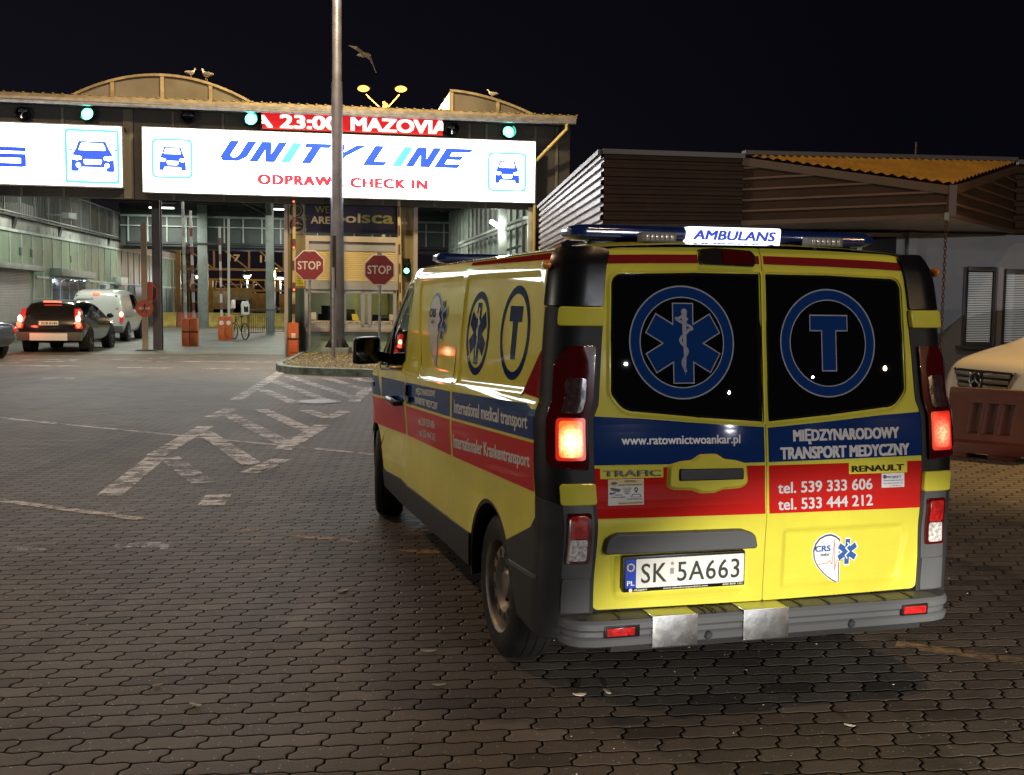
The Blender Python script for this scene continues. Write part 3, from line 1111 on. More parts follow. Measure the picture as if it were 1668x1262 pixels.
def ring_and(fn, cx, cz, r, sx, kind, parent):
    W1 = Flat(fn)
    ri = r * .785
    D = dict(step=.06, dens=.03)
    if kind == 'glass':
        W1.poly(ell(cx, cz, r * sx, r, 64), O1, [ell(cx, cz, r * .975 * sx, r * .975, 64)])
        W1.poly(ell(cx, cz, ri * 1.025 * sx, ri * 1.025, 64), O1, [ell(cx, cz, ri * sx, ri, 64)])
    Bm = Flat(fn).poly(ell(cx, cz, r * .975 * sx, r * .975, 64), O1, [ell(cx, cz, ri * 1.025 * sx, ri * 1.025, 64)], **D)
    return W1, Bm


EMBL = mat('emblem_blue', (.007, .034, .15), .6, spec=.0)
ELINE = mat('emblem_outline', (.30, .31, .36), .6, spec=.0)
def staff(F, cx, cz, h, off, w=1.):
    """a rod with a snake winding round it, height 2h"""
    F.poly([(cx - .010 * w, cz + h * .86), (cx + .012 * w, cz + h * .86), (cx + .007 * w, cz - h * .55), (cx + .002 * w, cz - h), (cx - .002 * w, cz - h * .55)], off)
    F.poly(ell(cx + .001, cz + h * .92, .013 * w, .013 * w, 14), off)
    pts = []
    for k in range(41):
        t = k / 40
        am = (.034 if t < .22 else .024 * (1 - t * .75)) * w
        pts.append((cx - am * math.cos(t * PI * 4.6 + .2), cz + h * (.72 - 1.55 * t)))
    F.stroke(pts, .011 * w, off + .0004)
    F.stroke([(cx - .028 * w, cz + h * .70), (cx - .008 * w, cz + h * .78), (cx + .012 * w, cz + h * .70)], .011 * w, off + .0004)


Wl, Bl = ring_and(rear, -.362, 1.503, .228, 1., 'glass', VAN)
Wl.poly(star_poly(-.358, 1.500, .162, .092), O1)
Bl.poly(star_poly(-.358, 1.500, .1575, .082), O2)
Bl.build('emblem_ring', EMBL, VAN)
staff(Wl, -.354, 1.502, .135, O3, 1.)
Wl.build('emblem_outline', ELINE, VAN)
Wl, Bl = ring_and(rear, .302, 1.501, .226, 1., 'glass', VAN)
T = lambda cx, cz, g: [(cx - .091 - g, cz + .118 + g), (cx + .091 + g, cz + .118 + g), (cx + .091 + g, cz + .049 - g), (cx + .036 + g, cz + .049 - g), (cx + .036 + g, cz - .118 - g), (cx - .036 - g, cz - .118 - g), (cx - .036 - g, cz + .049 - g), (cx - .091 - g, cz + .049 - g)]
Wl.poly(T(.305, 1.501, .0), O1)
Bl.poly(T(.305, 1.501, -.005), O2)
Bl.build('emblem_ring', EMBL, VAN)
Wl.build('emblem_outline', ELINE, VAN)


def heart_logo(fn, ox, oz, sx, sz, parent, dull=False):
    """half a heart with a pulse line beside a blue star; unit box 0..1"""
    P = lambda u, v: (ox + sx * u, oz + sz * v)
    out = [(.625, .875), (.52, .945), (.40, .985), (.27, .975), (.14, .92), (.05, .82), (.005, .68), (.03, .53), (.10, .40), (.20, .29), (.34, .17), (.50, .07), (.65, 0.), (.64, .3), (.63, .6)]
    Wm, K, Bm, Rm = Flat(fn), Flat(fn), Flat(fn), Flat(fn)
    Wm.poly([P(.325 + (u - .325) * 1.07, .5 + (v - .5) * 1.05) for u, v in out], O1)
    K.poly([P(u, v) for u, v in out], O2)
    Wm.poly([P(.34 + (u - .34) * .92, .51 + (v - .51) * .93) for u, v in out], O3)
    cx, cz = P(.80, .63)
    r = sz * .245
    Wm.poly(star_poly(cx, cz, r * 1.12, r * .62, sx / sz * .94), O4)
    Bm.poly(star_poly(cx, cz, r, r * .46, sx / sz * .94), O5)
    Wm.stroke([(cx + sx * a, cz + sz * b) for a, b in ((0, .17), (.03, .13), (-.04, .07), (.04, 0), (-.04, -.07), (.0, -.13))], sz * .025, O5 + .0008)
    for t, u0, v0, u1, c in (('CRS', .05, .66, .40, .115),):
        a, b = P(u0, v0), P(u1, v0)
        Bm.text(t, a[0], a[1], b[0], c * sz, O4, bold=.065)
    a, b = P(.17, .565), P(.39, .575)
    K.text('Ankar', a[0], a[1], b[0], .058 * sz, O4, v1=b[1], bold=.04, shear=.2)
    Rm.stroke([P(u, v) for u, v in ((.12, .405), (.36, .425), (.40, .48), (.46, .40), (.49, .88), (.53, .28), (.56, .455), (.70, .465), (1., .475))], sz * .012, O4)
    Wm.build('logo_heart', WHT if not dull else mat('dull_white_film', (.42, .41, .36), .4, coat=.4), parent)
    K.build('logo_outline', mat('logo_ink', (.035, .045, .075), .5), parent)
    Bm.build('logo_star', mat('logo_blue', (.022, .09, .30), .4) if not dull else BLUE, parent)
    if not dull:
        Rm.build('logo_pulse', mat('logo_red', (.62, .10, .05), .5), parent)


heart_logo(lambda u, v, o: rear(u, v, o - .014), .232, .482, .205, .222, VAN)

# warning stickers
f = Flat(rear).poly([(-.690, .863), (-.690, .965), (-.541, .965), (-.541, .863)], O2)
f.build('sticker', mat('sticker_grey', (.50, .50, .48), .4), VAN)
f = Flat(rear).poly([(-.688, .937), (-.688, .963), (-.543, .963), (-.543, .937)], O3).poly([(-.648, .866), (-.648, .877), (-.545, .877), (-.545, .866)], O3)
f.each('sticker_bands', mat('sticker_tan', (.48, .36, .12), .4), VAN)
f = Flat(rear)
f.text('UWAGA !', -.622, .9535, -.570, .0075, O4, bold=.04)
f.text('POJAZD MONITOROWANY', -.647, .9405, -.550, .0045, O4, bold=.04)
f.poly(ell(-.665, .950, .013, .006, 20), O4)
for k, t in enumerate(('OBRAZ I DZWIEK', 'REJESTROWANY', 'SYSTEMEM', 'MONITORINGU')):
    f.text(t, -.630 + .003 * k, .928 - .007 * k, -.592 - .003 * k, .0035, O3)
f.poly([(-.682, .931), (-.678, .934), (-.640, .927), (-.638, .922), (-.645, .915), (-.676, .922)], O3)
f.poly([(-.684, .905), (-.684, .916), (-.672, .913), (-.655, .917), (-.665, .908)], O3)
f.text('PODGLAD', -.662, .902, -.632, .004, O3, bold=.04)
f.text('WNETRZA POJAZDU', -.677, .893, -.617, .004, O3, bold=.04)
f.text('MONITORING GPS', -.610, .884, -.548, .0045, O3, bold=.04)
f.text('ratownictwoankar.pl', -.645, .869, -.549, .0045, O4, bold=.04)
f.poly(ell(-.573, .924, .0085, .0085, 16), O3, [ell(-.573, .924, .004, .004, 12)]).poly([(-.580, .920), (-.566, .920), (-.573, .908)], O3)
f.poly([(-.595, .893), (-.590, .906), (-.556, .906), (-.550, .893)], O3, [[(-.591, .895), (-.587, .903), (-.559, .903), (-.554, .895)]])
f.build('sticker_print', mat('print_black', (.02, .02, .025), .5), VAN)
f = Flat(rear).poly([(.543, .891), (.543, .951), (.656, .951), (.656, .891)], O2)
f.build('sticker', mat('sticker_white', (.60, .60, .62), .4), VAN)
f = Flat(rear)
f.poly(ell(.558, .937, .0085), O3)
f.text('PROJEKT', .566, .930, .640, .010, O3, bold=.04, shear=.1)
f.text('Zabudowy Pojazdow Specjalnych', .552, .919, .648, .0045, O3)
f.text('www.zabudowyspecjalne.com', .552, .907, .648, .0045, O3)
f.text('tel. 600 809 131', .58, .896, .64, .0035, O3)
f.build('sticker_print', mat('print_blue', (.03, .05, .16), .5), VAN)

# ---- films and lettering on the sides
def stripe(fn, top, bot, off):
    return Flat(fn).poly(top + bot[::-1], off, step=.1, dens=.06)


def yz(L, dy=0.):
    return [(y, z) for y, z in L]


BT = [(.24, 1.250), (1.75, 1.179), (3.055, 1.130), (4.115, 1.092)]
BB = [(.24, 1.111), (1.72, 1.044), (3.12, .993), (4.10, .954)]
RT = [(.24, 1.099), (1.72, 1.030), (3.12, .975), (4.11, .935)]
RB = [(.24, .902), (1.76, .835), (3.066, .785), (3.98, .735)]
FT = dict(step=.035, dens=.035)
for mir in (False, True):
    fn = mirrored(side) if mir else side
    segs = ((.24, 1.728), (1.772, 3.078), (3.13, 4.08))
    lin = lambda L, y: next(L[i][1] + (L[i + 1][1] - L[i][1]) * (y - L[i][0]) / (L[i + 1][0] - L[i][0]) for i in range(len(L) - 1) if y <= L[i + 1][0] or i == len(L) - 2)
    FB, FR = Flat(fn), Flat(fn)
    for y0, y1 in segs:
        ys = [y0 + (y1 - y0) * k / 6 for k in range(7)]
        FB.poly([(y, lin(BT, y)) for y in ys] + [(y, lin(BB, y)) for y in ys[::-1]], O1, **FT)
        FR.poly([(y, lin(RT, y)) for y in ys] + [(y, lin(RB, y)) for y in ys[::-1]], O1, **FT)
    FB.poly([(4.235, 1.088), (4.78, 1.07), (4.80, .92), (4.10, .953)], O1, **FT)
    FR.poly([(4.085, .934), (4.80, .90), (4.82, .70), (3.99, .735)], O1, **FT)
    FB.build('blue_band', BLUE, VAN)
    FR.build('red_band', RED, VAN)
    f = Flat(fn).poly([(.242, 1.50), (.242, 1.262), (.525, 1.250)], O1, **FT)
    f.poly([(.24, 1.828), (.24, 1.858), (1.70, 1.858), (1.70, 1.842)], O1, **FT).each('red_corner_film', DRED, VAN)
SL = mat('side_lettering', (.58, .58, .58), .6, spec=.0, coat=.3)
# u runs towards the front while the words run towards the rear: flip u
flip = lambda u, v, o: side(-u, v, o)
f = Flat(flip)
f.text('International medical transport', -1.662, 1.076, -.330, .073, O2, v1=1.146, bold=.035, cap1=.062)
f.text('Internationaler Krankentransport', -1.680, .891, -.290, .075, O2, v1=.996, bold=.035, cap1=.056)
f.text('MIĘDZYNARODOWY', -2.72, 1.084, -2.14, .037, O2, v1=1.116, bold=.065)
f.text('TRANSPORT MEDYCZNY', -2.765, 1.024, -2.075, .041, O2, v1=1.050, bold=.065)
f.text('tel. 539 333 606', -2.655, .903, -2.165, .046, O2, v1=.933, bold=.035)
f.text('tel. 533 444 212', -2.650, .834, -2.160, .044, O2, v1=.864, bold=.035)
f.each('side_lettering', SL, VAN)
deep = lambda u, v, o: side(-u, v, o - .011)
SBL = mat('side_emblem_blue', (.010, .022, .095), .6, spec=0., coat=.5)
_, Bm = ring_and(deep, -1.385, 1.500, .213, 1.10, 'film', VAN)
Bm.poly(star_poly(-1.385, 1.500, .152, .080, 1.1), O1)
Bm.build('side_emblem', SBL, VAN)
f = Flat(deep)
staff(f, -1.385, 1.50, .125, O2)
f.build('emblem_staff', SL, VAN)
_, Bm = ring_and(deep, -.725, 1.523, .213, 1.12, 'film', VAN)
Bm.poly([(-.725 + (x + .725) * 1.1, z) for x, z in T(-.725, 1.523, 0)], O1)
Bm.build('side_emblem', SBL, VAN)
heart_logo(deep, -2.62, 1.275, .50, .435, VAN, True)

# ---- mirrors
for sx in (-1, 1):
    m = MB()
    pts = [(1.012, 3.78), (1.045, 3.74), (1.17, 3.75), (1.205, 3.80), (1.20, 3.86), (1.14, 3.93), (1.03, 3.93)]
    lo = [(sx * x, y, 1.205 + .012 * (x < 1.03)) for x, y in pts]
    hi = [(sx * (1.01 + (x - 1.01) * .95), y, 1.398 - .012 * (x > 1.18)) for x, y in pts]
    n = len(pts)
    m.add(lo + hi, [tuple(range(n)), tuple(range(n, 2 * n))] + [(i, (i + 1) % n, n + (i + 1) % n, n + i) for i in range(n)])
    m.hexa([(sx * 1.03, 3.80, 1.225), (sx * .90, 3.86, 1.20), (sx * .90, 3.96, 1.20), (sx * 1.03, 3.90, 1.225)], [(sx * 1.03, 3.80, 1.30), (sx * .90, 3.86, 1.27), (sx * .90, 3.96, 1.27), (sx * 1.03, 3.90, 1.30)])
    mm = m.build('door_mirror', BLK, VAN, bevel=.022, seg=3)
    MB().box(min(sx * 1.03, sx * 1.19), max(sx * 1.03, sx * 1.19), 3.727, 3.737, 1.225, 1.380).build('mirror_glass', GLASS, mm, bevel=.004)

# ---- light bars
BLENS = mat('blue_lens', (.007, .018, .10), .12, coat=.7, emit=(.01, .04, .3), power=.012)
def lightbar(y0, z0, z1, hw_):
    pr = [(y0, z0 + .012), (y0 - .0, z1 - .018), (y0 + .03, z1), (y0 + .15, z1), (y0 + .18, z1 - .018), (y0 + .18, z0 + .012), (y0 + .15, z0), (y0 + .03, z0)]
    b = MB()
    secs = [(-hw_, .55), (-hw_ + .03, .95), (-hw_ + .06, 1.), (hw_ - .06, 1.), (hw_ - .03, .95), (hw_, .55)]
    cy, cz = y0 + .09, (z0 + z1) / 2
    vs = [(x, cy + (y - cy) * (.7 + .3 * k), cz + (z - cz) * k) for x, k in secs for y, z in pr]
    n = len(pr)
    fs = [(i * n + k, i * n + (k + 1) % n, (i + 1) * n + (k + 1) % n, (i + 1) * n + k) for i in range(len(secs) - 1) for k in range(n)]
    fs += [tuple(range(n)), tuple(range((len(secs) - 1) * n, len(secs) * n))]
    b.add(vs, fs)
    bar = b.build('light_bar', BLENS, VAN, bevel=.004)
    ft = MB()
    for x in (-hw_ + .18, hw_ - .18):
        ft.box(x - .09, x + .09, y0 + .05, y0 + .12, 1.90, z0 + .004)
    ft.build('bar_foot', BLK, bar, bevel=.01)
    return bar


lb = lightbar(.475, 1.924, 1.988, .722)
sg = rpoly([(-.216, 1.918), (-.206, 1.990), (.240, 1.992), (.236, 1.922)], .012)
m = MB().prism(sg, lambda u, v, d: (u, .466 + d, v), 0, .10)
m.build('lit_name_panel', mat('lit_panel', (.8, .8, .8), .3, emit=(.80, .93, 1.), power=2.3), lb)
Flat(lambda u, v, o: ((u, .466 - o, v), (0, -1, 0))).text('AMBULANS', -.180, 1.9365, .205, .041, .0015, bold=.075, shear=.28).build('panel_lettering', mat('panel_ink', (.01, .03, .40), .5, emit=(.02, .06, .75), power=.6), lb)
fb = MB()
lightbar(3.16, 1.905, 1.968, .735)
for x0, x1 in ((-.468, -.311), (.305, .476)):
    wlp = MB().box(x0, x1, .345, .40, 1.912, 1.953).box(x0 + .05, x1 - .05, .36, .40, 1.885, 1.914).build('work_lamp', mat('grey_lamp_case', (.14, .14, .14), .45), VAN, bevel=.008)
    fl = MB()
    for k in range(6):
        cx = x0 + .024 + k * (x1 - x0 - .048) / 5
        fl.box(cx - .0085, cx + .0085, .3415, .3455, 1.920, 1.945)
    fl.build('lamp_lens', mat('led_lens', (.40, .38, .36), .15, coat=1., var=.6, vscale=120), wlp, bevel=.003)


# ================================================================ GROUND
EX = (math.cos(math.radians(10)), math.sin(math.radians(10)), 0)
EY = (-EX[1], EX[0], 0)
OT = (-6.5, 31.65, 0)


def TL(s, w, z=0.):
    """terminal frame (along the front, inwards, up) -> world"""
    return (OT[0] + EX[0] * s + EY[0] * w, OT[1] + EX[1] * s + EY[1] * w, z)


T10 = math.radians(10)


def brick_nodes(t):
    """interlocking pavers: (joint distance, per-stone random, stone-space vector)"""
    pos = t.n('ShaderNodeNewGeometry').outputs['Position']
    rot = t.n('ShaderNodeVectorRotate', rotation_type='Z_AXIS')
    rot.inputs['Angle'].default_value = math.radians(-4.9)
    t.link(pos, rot.inputs['Vector'])
    sx = t.n('ShaderNodeSeparateXYZ')
    t.link(rot.outputs[0], sx.inputs[0])
    L, Wd = .2285, .1142
    wob = t.m('MULTIPLY', t.m('SUBTRACT', t.noise(pos, 1.3, 1), .5), .02)
    u0 = t.m('ADD', sx.outputs[0], wob)
    # rows bend with a wave of half a stone's length
    wave = t.m('SINE', t.m('MULTIPLY', u0, 2 * PI / (L / 2)))
    wave = t.m('ADD', wave, t.m('MULTIPLY', t.m('SINE', t.m('MULTIPLY', u0, 2 * PI / (L / 4))), .30))
    v = t.m('DIVIDE', t.m('ADD', t.m('ADD', sx.outputs[1], t.m('MULTIPLY', wob, .8)), t.m('MULTIPLY', wave, .0050)), Wd)
    row = t.m('FLOOR', v)
    fv = t.m('SUBTRACT', v, row)
    # the end joints have an S-shape
    sw = t.m('MULTIPLY', t.m('SUBTRACT', t.step(fv, .28, .72), .5), -.026)
    half = t.m('MULTIPLY', t.m('FLOORED_MODULO', row, 2.), .5)
    u = t.m('ADD', t.m('DIVIDE', t.m('ADD', u0, sw), L), half)
    colm = t.m('FLOOR', u)
    fu = t.m('SUBTRACT', u, colm)
    du = t.m('MULTIPLY', t.m('MINIMUM', fu, t.m('SUBTRACT', 1., fu)), L)
    dv = t.m('MULTIPLY', t.m('MINIMUM', fv, t.m('SUBTRACT', 1., fv)), Wd)
    d = t.m('MINIMUM', du, dv)
    cv = t.n('ShaderNodeCombineXYZ')
    t.link(colm, cv.inputs[0])
    t.link(row, cv.inputs[1])
    wn_ = t.n('ShaderNodeTexWhiteNoise', noise_dimensions='2D')
    t.link(cv.outputs[0], wn_.inputs['Vector'])
    return pos, d, wn_.outputs['Value'], wn_.outputs['Color']


def paving_material():
    m = bpy.data.materials.new('interlocking_pavers')
    m.use_nodes = True
    t = NT(m)
    b = m.node_tree.nodes['Principled BSDF']
    pos, d, rnd, rcol = brick_nodes(t)
    stone = t.step(d, .0028, .0062)
    bevel = t.step(d, .002, .013)
    grain = t.noise(pos, 130, 4, .75)
    fine = t.noise(pos, 60, 4, .6)
    big = t.noise(pos, .55, 4, .6)
    base = t.mix(rnd, (.062, .051, .043), (.112, .094, .080))
    base = t.mix(t.m('MULTIPLY', t.step(grain, .44, .66), .8), base, (.155, .13, .11))
    base = t.mix(t.m('MULTIPLY', t.step(grain, .46, .30), .6), base, (.034, .028, .024))
    base = t.mix(t.m('MULTIPLY', t.m('GREATER_THAN', rnd, .965), .5), base, (.16, .14, .12))
    base = t.mix(t.m('MULTIPLY', t.m('LESS_THAN', rnd, .05), .55), base, (.034, .029, .026))
    base = t.mix(t.m('MULTIPLY', t.step(big, .45, .75), .55), base, (.050, .043, .038))
    base = t.mix(t.m('MULTIPLY', t.step(fine, .55, .8), .35), base, (.045, .038, .033))
    stain = t.step(t.noise(pos, .9, 5, .7), .54, .66)
    base = t.mix(t.m('MULTIPLY', stain, .45), base, (.028, .023, .02))
    mp = t.n('ShaderNodeMapping')
    mp.inputs['Rotation'].default_value = (0, 0, math.radians(-16))
    mp.inputs['Scale'].default_value = (2.1, .16, 1)
    t.link(pos, mp.inputs['Vector'])
    track = t.step(t.noise(mp.outputs[0], 1., 4, .6), .55, .68)
    base = t.mix(t.m('MULTIPLY', track, .42), base, (.030, .026, .024))
    dust = t.step(t.noise(pos, 2.6, 5, .7), .55, .75)
    base = t.mix(t.m('MULTIPLY', dust, .30), base, (.15, .125, .10))
    # pale grit
    vor = t.n('ShaderNodeTexVoronoi')
    vor.inputs['Scale'].default_value = 52
    t.link(pos, vor.inputs['Vector'])
    sel = t.n('ShaderNodeSeparateColor')
    t.link(vor.outputs['Color'], sel.inputs[0])
    dot = t.m('MULTIPLY', t.m('LESS_THAN', vor.outputs['Distance'], .20), t.m('GREATER_THAN', sel.outputs[0], .84))
    base = t.mix(t.m('MULTIPLY', dot, .85), base, (.42, .37, .32))
    col = t.mix(stone, (.0028, .0025, .0022), base)
    t.link(col, b.inputs['Base Color'])
    t.link(t.m('MULTIPLY', stone, .40), b.inputs['Specular IOR Level'])
    t.link(t.m('ADD', .46, t.m('MULTIPLY', t.m('ADD', grain, big), .16)), b.inputs['Roughness'])
    h = t.m('ADD', t.m('MULTIPLY', bevel, .006), t.m('ADD', t.m('MULTIPLY', grain, .0016), t.m('MULTIPLY', fine, .0022)))
    h = t.m('ADD', h, t.m('MULTIPLY', rnd, .0012))
    bn = t.n('ShaderNodeBump')
    bn.inputs['Strength'].default_value = .65
    bn.inputs['Distance'].default_value = 1.
    t.link(h, bn.inputs['Height'])
    t.link(bn.outputs[0], b.inputs['Normal'])
    return m


def paint_material(name, c, cover):
    """worn paint lying on the stones only"""
    m = bpy.data.materials.new(name)
    m.use_nodes = True
    t = NT(m)
    b = m.node_tree.nodes['Principled BSDF']
    out = m.node_tree.nodes['Material Output']
    pos, d, rnd, rcol = brick_nodes(t)
    n1 = t.noise(pos, 14, 6, .75)
    n2 = t.noise(pos, 160, 3, .7)
    a = t.m('ADD', t.m('ADD', t.m('MULTIPLY', n1, .75), t.m('MULTIPLY', n2, .35)), t.m('MULTIPLY', rnd, .25))
    a = t.m('MULTIPLY', t.m('MULTIPLY', t.step(a, .86 - cover, 1.22 - cover), .92), t.step(d, .0034, .0064))
    t.link(t.mix(n1, tuple(x * .75 for x in c), c), b.inputs['Base Color'])
    b.inputs['Roughness'].default_value = .6
    tr = t.n('ShaderNodeBsdfTransparent')
    mx = t.n('ShaderNodeMixShader')
    t.link(a, mx.inputs[0])
    t.link(tr.outputs[0], mx.inputs[1])
    t.link(b.outputs[0], mx.inputs[2])
    t.link(mx.outputs[0], out.inputs['Surface'])
    return m


PAVE = paving_material()
g = obj('ground', [(-160, -60, 0), (160, -60, 0), (160, 300, 0), (-160, 300, 0)], [(0, 1, 2, 3)], PAVE)
tag(g, 'brown interlocking paving stones of the yard', kind='structure')
CONC = mat('worn_concrete', (.105, .108, .10), .6, var=.35, vscale=.8, bump=.2, bscale=40, rvar=.3)
q = [TL(-9.5, .6), TL(20, .6), TL(20, 60), TL(-9.5, 60)]
tag(obj('lane_floor', [(x, y, .004) for x, y, z in q], [(0, 1, 2, 3)], CONC), 'grey concrete lane floor under the canopy', kind='structure')

HATCH = [((-4.2, 16.25, 0.26), (-4.17, 15.07)), ((-3.94, 13.99, 0.26), (-3.72, 11.31)), ((-3.67, 11.23, 0.26), (-3.35, 9.0)), ((-2.68, 20.49, 0.26), (-2.56, 17.5)), ((-2.44, 16.23, 0.26), (-2.57, 15.1)), ((-2.48, 14.27, 0.26), (-2.51, 11.86)), ((-2.37, 11.18, 0.26), (-2.47, 10.27)), ((-2.46, 9.11, 0.26), (-2.39, 8.6)), ((-3.72, 16.17, 0.26), (-2.55, 13.64)), ((-3.06, 16.15, 0.26), (-2.54, 15.11)), ((-3.8, 13.39, 0.26), (-2.57, 10.77))]
HATCH_WORN = [((-5.21, 24.66, 0.26), (-4.49, 17.73)), ((-4.57, 19.83, 0.26), (-3.46, 17.3)), ((-4.81, 21.9, 0.26), (-2.97, 17.64)), ((-4.79, 23.27, 0.26), (-2.59, 18.2)), ((-3.88, 22.76, 0.26), (-2.69, 19.92)), ((-3.31, 22.85, 0.26), (-2.86, 21.79)), ((-4.0, 15.39, 0.26), (-2.59, 12.42)), ((-3.56, 11.24, 0.26), (-2.75, 9.67))]
HATCH_FAINT = [((-3.37, 9.2, 0.22), (-2.95, 8.2))]


PW = paint_material('cool_white_road_paint', (.90, .92, 1.0), .40)  # lavender tint puts the sign's cool light into the white
PM = paint_material('rubbed_road_paint', (.82, .84, .94), .37)
PF = paint_material('faint_road_paint', (.5, .47, .5), .24)
PWW = paint_material('worn_white_road_paint', (.66, .60, .55), .36)
PO = paint_material('orange_road_paint', (.52, .34, .18), .33)


def ribbon(name, lines, material, w):
    mb = MB()
    z = .004
    for a, b in lines:
        z += .0006
        ww = w
        if len(a) > 2:
            ww = a[2]
        A, B = Vector(a[:2]), Vector(b[:2])
        dd = (B - A).normalized() * (ww / 2)
        nn = Vector((-dd.y, dd.x))
        mb.add([(*(A + nn), z), (*(A - nn), z), (*(B - nn), z), (*(B + nn), z)], [(0, 1, 2, 3)])
    o = mb.build(name, material)
    o['kind'] = 'structure'
    return o


ribbon('hatched_marking', [((*a[:2], .21), b) for a, b in HATCH], PW, .21)
ribbon('hatched_marking', [((*a[:2], .21), b) for a, b in HATCH_WORN], PM, .21)
ribbon('worn_marking', [((-2.62, 7.12, 0.22), (-2.28, 7.2)), ((-3.35, 7.0, 0.09), (-3.02, 7.06))], paint_material('scuffed_paint', (.62, .62, .72), .33), .2)
ribbon('hatched_marking', HATCH_FAINT, PF, .26)
ribbon('worn_lane_line', [((-13, 18.1), (-1.45, 11.6)), ((-4.9, 9.12), (-2.75, 8.05))], paint_material('thin_lane_paint', (.72, .66, .60), .44), .10)
ribbon('orange_lane_line', [((-2.35, 7.92), (-1.75, 7.66)), ((-1.55, 7.60), (-.35, 7.0)), ((1.9, 5.25), (3.6, 4.45)), ((5.2, 6.3), (7.2, 5.6))], PO, .11)
ribbon('stop_line', [((-9.9, 28.05), (-5.95, 28.28)), ((-14.2, 27.2), (-11.2, 28.4)), ((-13.6, 25.6), (-10.2, 25.7)), ((-9.2, 25.4), (-7.9, 25.4)), ((-7.2, 25.3), (-6.1, 25.4)), ((-9.4, 21.8), (-8.8, 21.9))]
       + [((-14.5 + i * .95, 24.2 + i * 1.0), (-13.95 + i * .95, 24.75 + i * 1.0)) for i in range(7)], PWW, .22)

# manhole
mh = empty('manhole_cover', (-3.13, 17.55, 0), 0, 'round metal manhole cover among the white hatched lines', 'manhole cover')
MB().lathe([(.0001, .010), (.30, .010), (.30, 0)], (0, 0, 0), (0, 0, 1), 32).build('lid', mat('cast_iron', (.20, .17, .19), .45, metal=.6, var=.5, vscale=12, bump=.5, bscale=40), mh)
MB().lathe([(.31, .008), (.38, .008), (.38, 0)], (0, 0, 0), (0, 0, 1), 32).build('rim', mat('iron_rim', (.06, .055, .06), .5), mh)

# ================================================================ CHECK-IN CANOPY
DST = mat('dark_steel', (.030, .030, .034), .5, var=.3, vscale=2)
PANEL = mat('fascia_panel', (.055, .052, .050), .55, var=.25, vscale=.8)
MULL = mat('fascia_rib', (.13, .12, .10), .5)
ZINC = mat('weathered_zinc', (.34, .27, .15), .55, metal=.2, var=.35, vscale=3)
GUT = mat('gutter_metal', (.30, .30, .31), .4, metal=.5, var=.3, vscale=5)
GREY = mat('grey_steel', (.20, .22, .21), .5, var=.25, vscale=2)
PALE = mat('pale_steel', (.42, .46, .44), .5, var=.3, vscale=2)
OLIVE = mat('ochre_cladding', (.20, .17, .085), .55, var=.15, vscale=1)
POLY = mat('rooflight_sheet', (.16, .14, .10), .35, var=.25, vscale=.8)
GREEN = mat('green_wall_panel', (.16, .22, .155), .5, var=.25, vscale=.7)
WCON = mat('stained_concrete', (.32, .33, .30), .7, var=.45, vscale=1.2)

CAN = empty('canopy_building', OT, T10, 'long check-in canopy building with dark fascia and arched rooflights', 'building')
b = MB().box(-14, 8.2, -.30, -.12, 4.35, 6.80)
b.build('fascia', PANEL, CAN)
for s in [-12.9, -11.4, -9.9, -8.4, -7.1, -6.0, -3.1, -1.75, -.3, 1.2, 2.7, 4.2, 5.2, 5.7, 7.15, 7.8]:
    MB().box(s - .035, s + .035, -.335, -.303, 4.36, 6.79).build('fascia_rib', MULL, CAN)
MB().box(-4.42, -4.16, -.345, -.304, 4.36, 6.79).build('fascia_rib', MULL, CAN)
b = MB()
for s in [i * .247 for i in range(-57, 34)]:
    b.prism([(s, 7.02), (s + .05, 7.02), (s + .065, 7.045), (s + .105, 7.045), (s + .12, 7.02)], lambda u, v, d: (u, d, v), -.98, -.8)
b.box(-14.1, 8.25, -.96, 30, 6.93, 7.02)
b.build('roof', ZINC, CAN)
b = MB()
b.box(-14.1, 8.22, -.965, -.93, 6.80, 6.93)
b.tube([(-14.1, -.99, 6.80), (8.2, -.99, 6.80)], .055, 8)
b.box(-14, 8.2, -.94, -.30, 6.80, 6.86)
b.build('gutter', GUT, CAN)
b = MB().tube([(7.95, -.99, 6.80), (7.95, -.95, 6.62), (7.88, -.93, 6.55), (7.10, -.62, 5.70), (7.10, -.62, 5.5), (7.10, -.62, .1)], .055, 10)
b.build('downpipe', mat('ochre_pipe', (.42, .33, .12), .45), CAN, smooth=True)


def arch_roof(s0, s1, zt, z0, w0, w1, posts, peak=None):
    pr = []
    N = 20
    for k in range(N + 1):
        t = k / N
        if peak is None:
            z = z0 + (zt - z0) * (1 - (2 * t - 1) ** 2)
        else:
            z = z0 + (zt - z0) * (1 - t ** 1.75)
        pr.append((s0 + (s1 - s0) * t, z))
    poly = pr + [(s1, z0 - .4), (s0, z0 - .4)]
    b = MB().prism(poly, lambda u, v, d: (u, d, v), w0 + .04, w1)
    r = b.build('rooflight', POLY, CAN)
    b = MB()
    for i in range(len(pr) - 1):
        b.bar((pr[i][0], w0, pr[i][1]), (pr[i + 1][0], w0, pr[i + 1][1]), .12, .07)
    for s in posts:
        z = pr[min(N, max(0, int((s - s0) / (s1 - s0) * N)))][1]
        b.box(s - .05, s + .05, w0 - .03, w0 + .035, z0 - .3, z)
    b.build('rooflight_frame', ZINC, r)


arch_roof(-5.96, -1.03, 7.97, 7.30, .8, 6, (-4.88, -3.52, -2.18))
arch_roof(4.75, 7.32, 7.90, 7.28, .8, 6, (4.80, 6.2), 1)
arch_roof(1.3, 2.75, 7.62, 7.22, 3.0, 9, ())
# posts, beams and braces
def post(nm, s, w, sx, wx, z0, z1, m):
    MB().box(s - sx / 2, s + sx / 2, w - wx / 2, w + wx / 2, z0, z1).build(nm, m, CAN, bevel=.01)


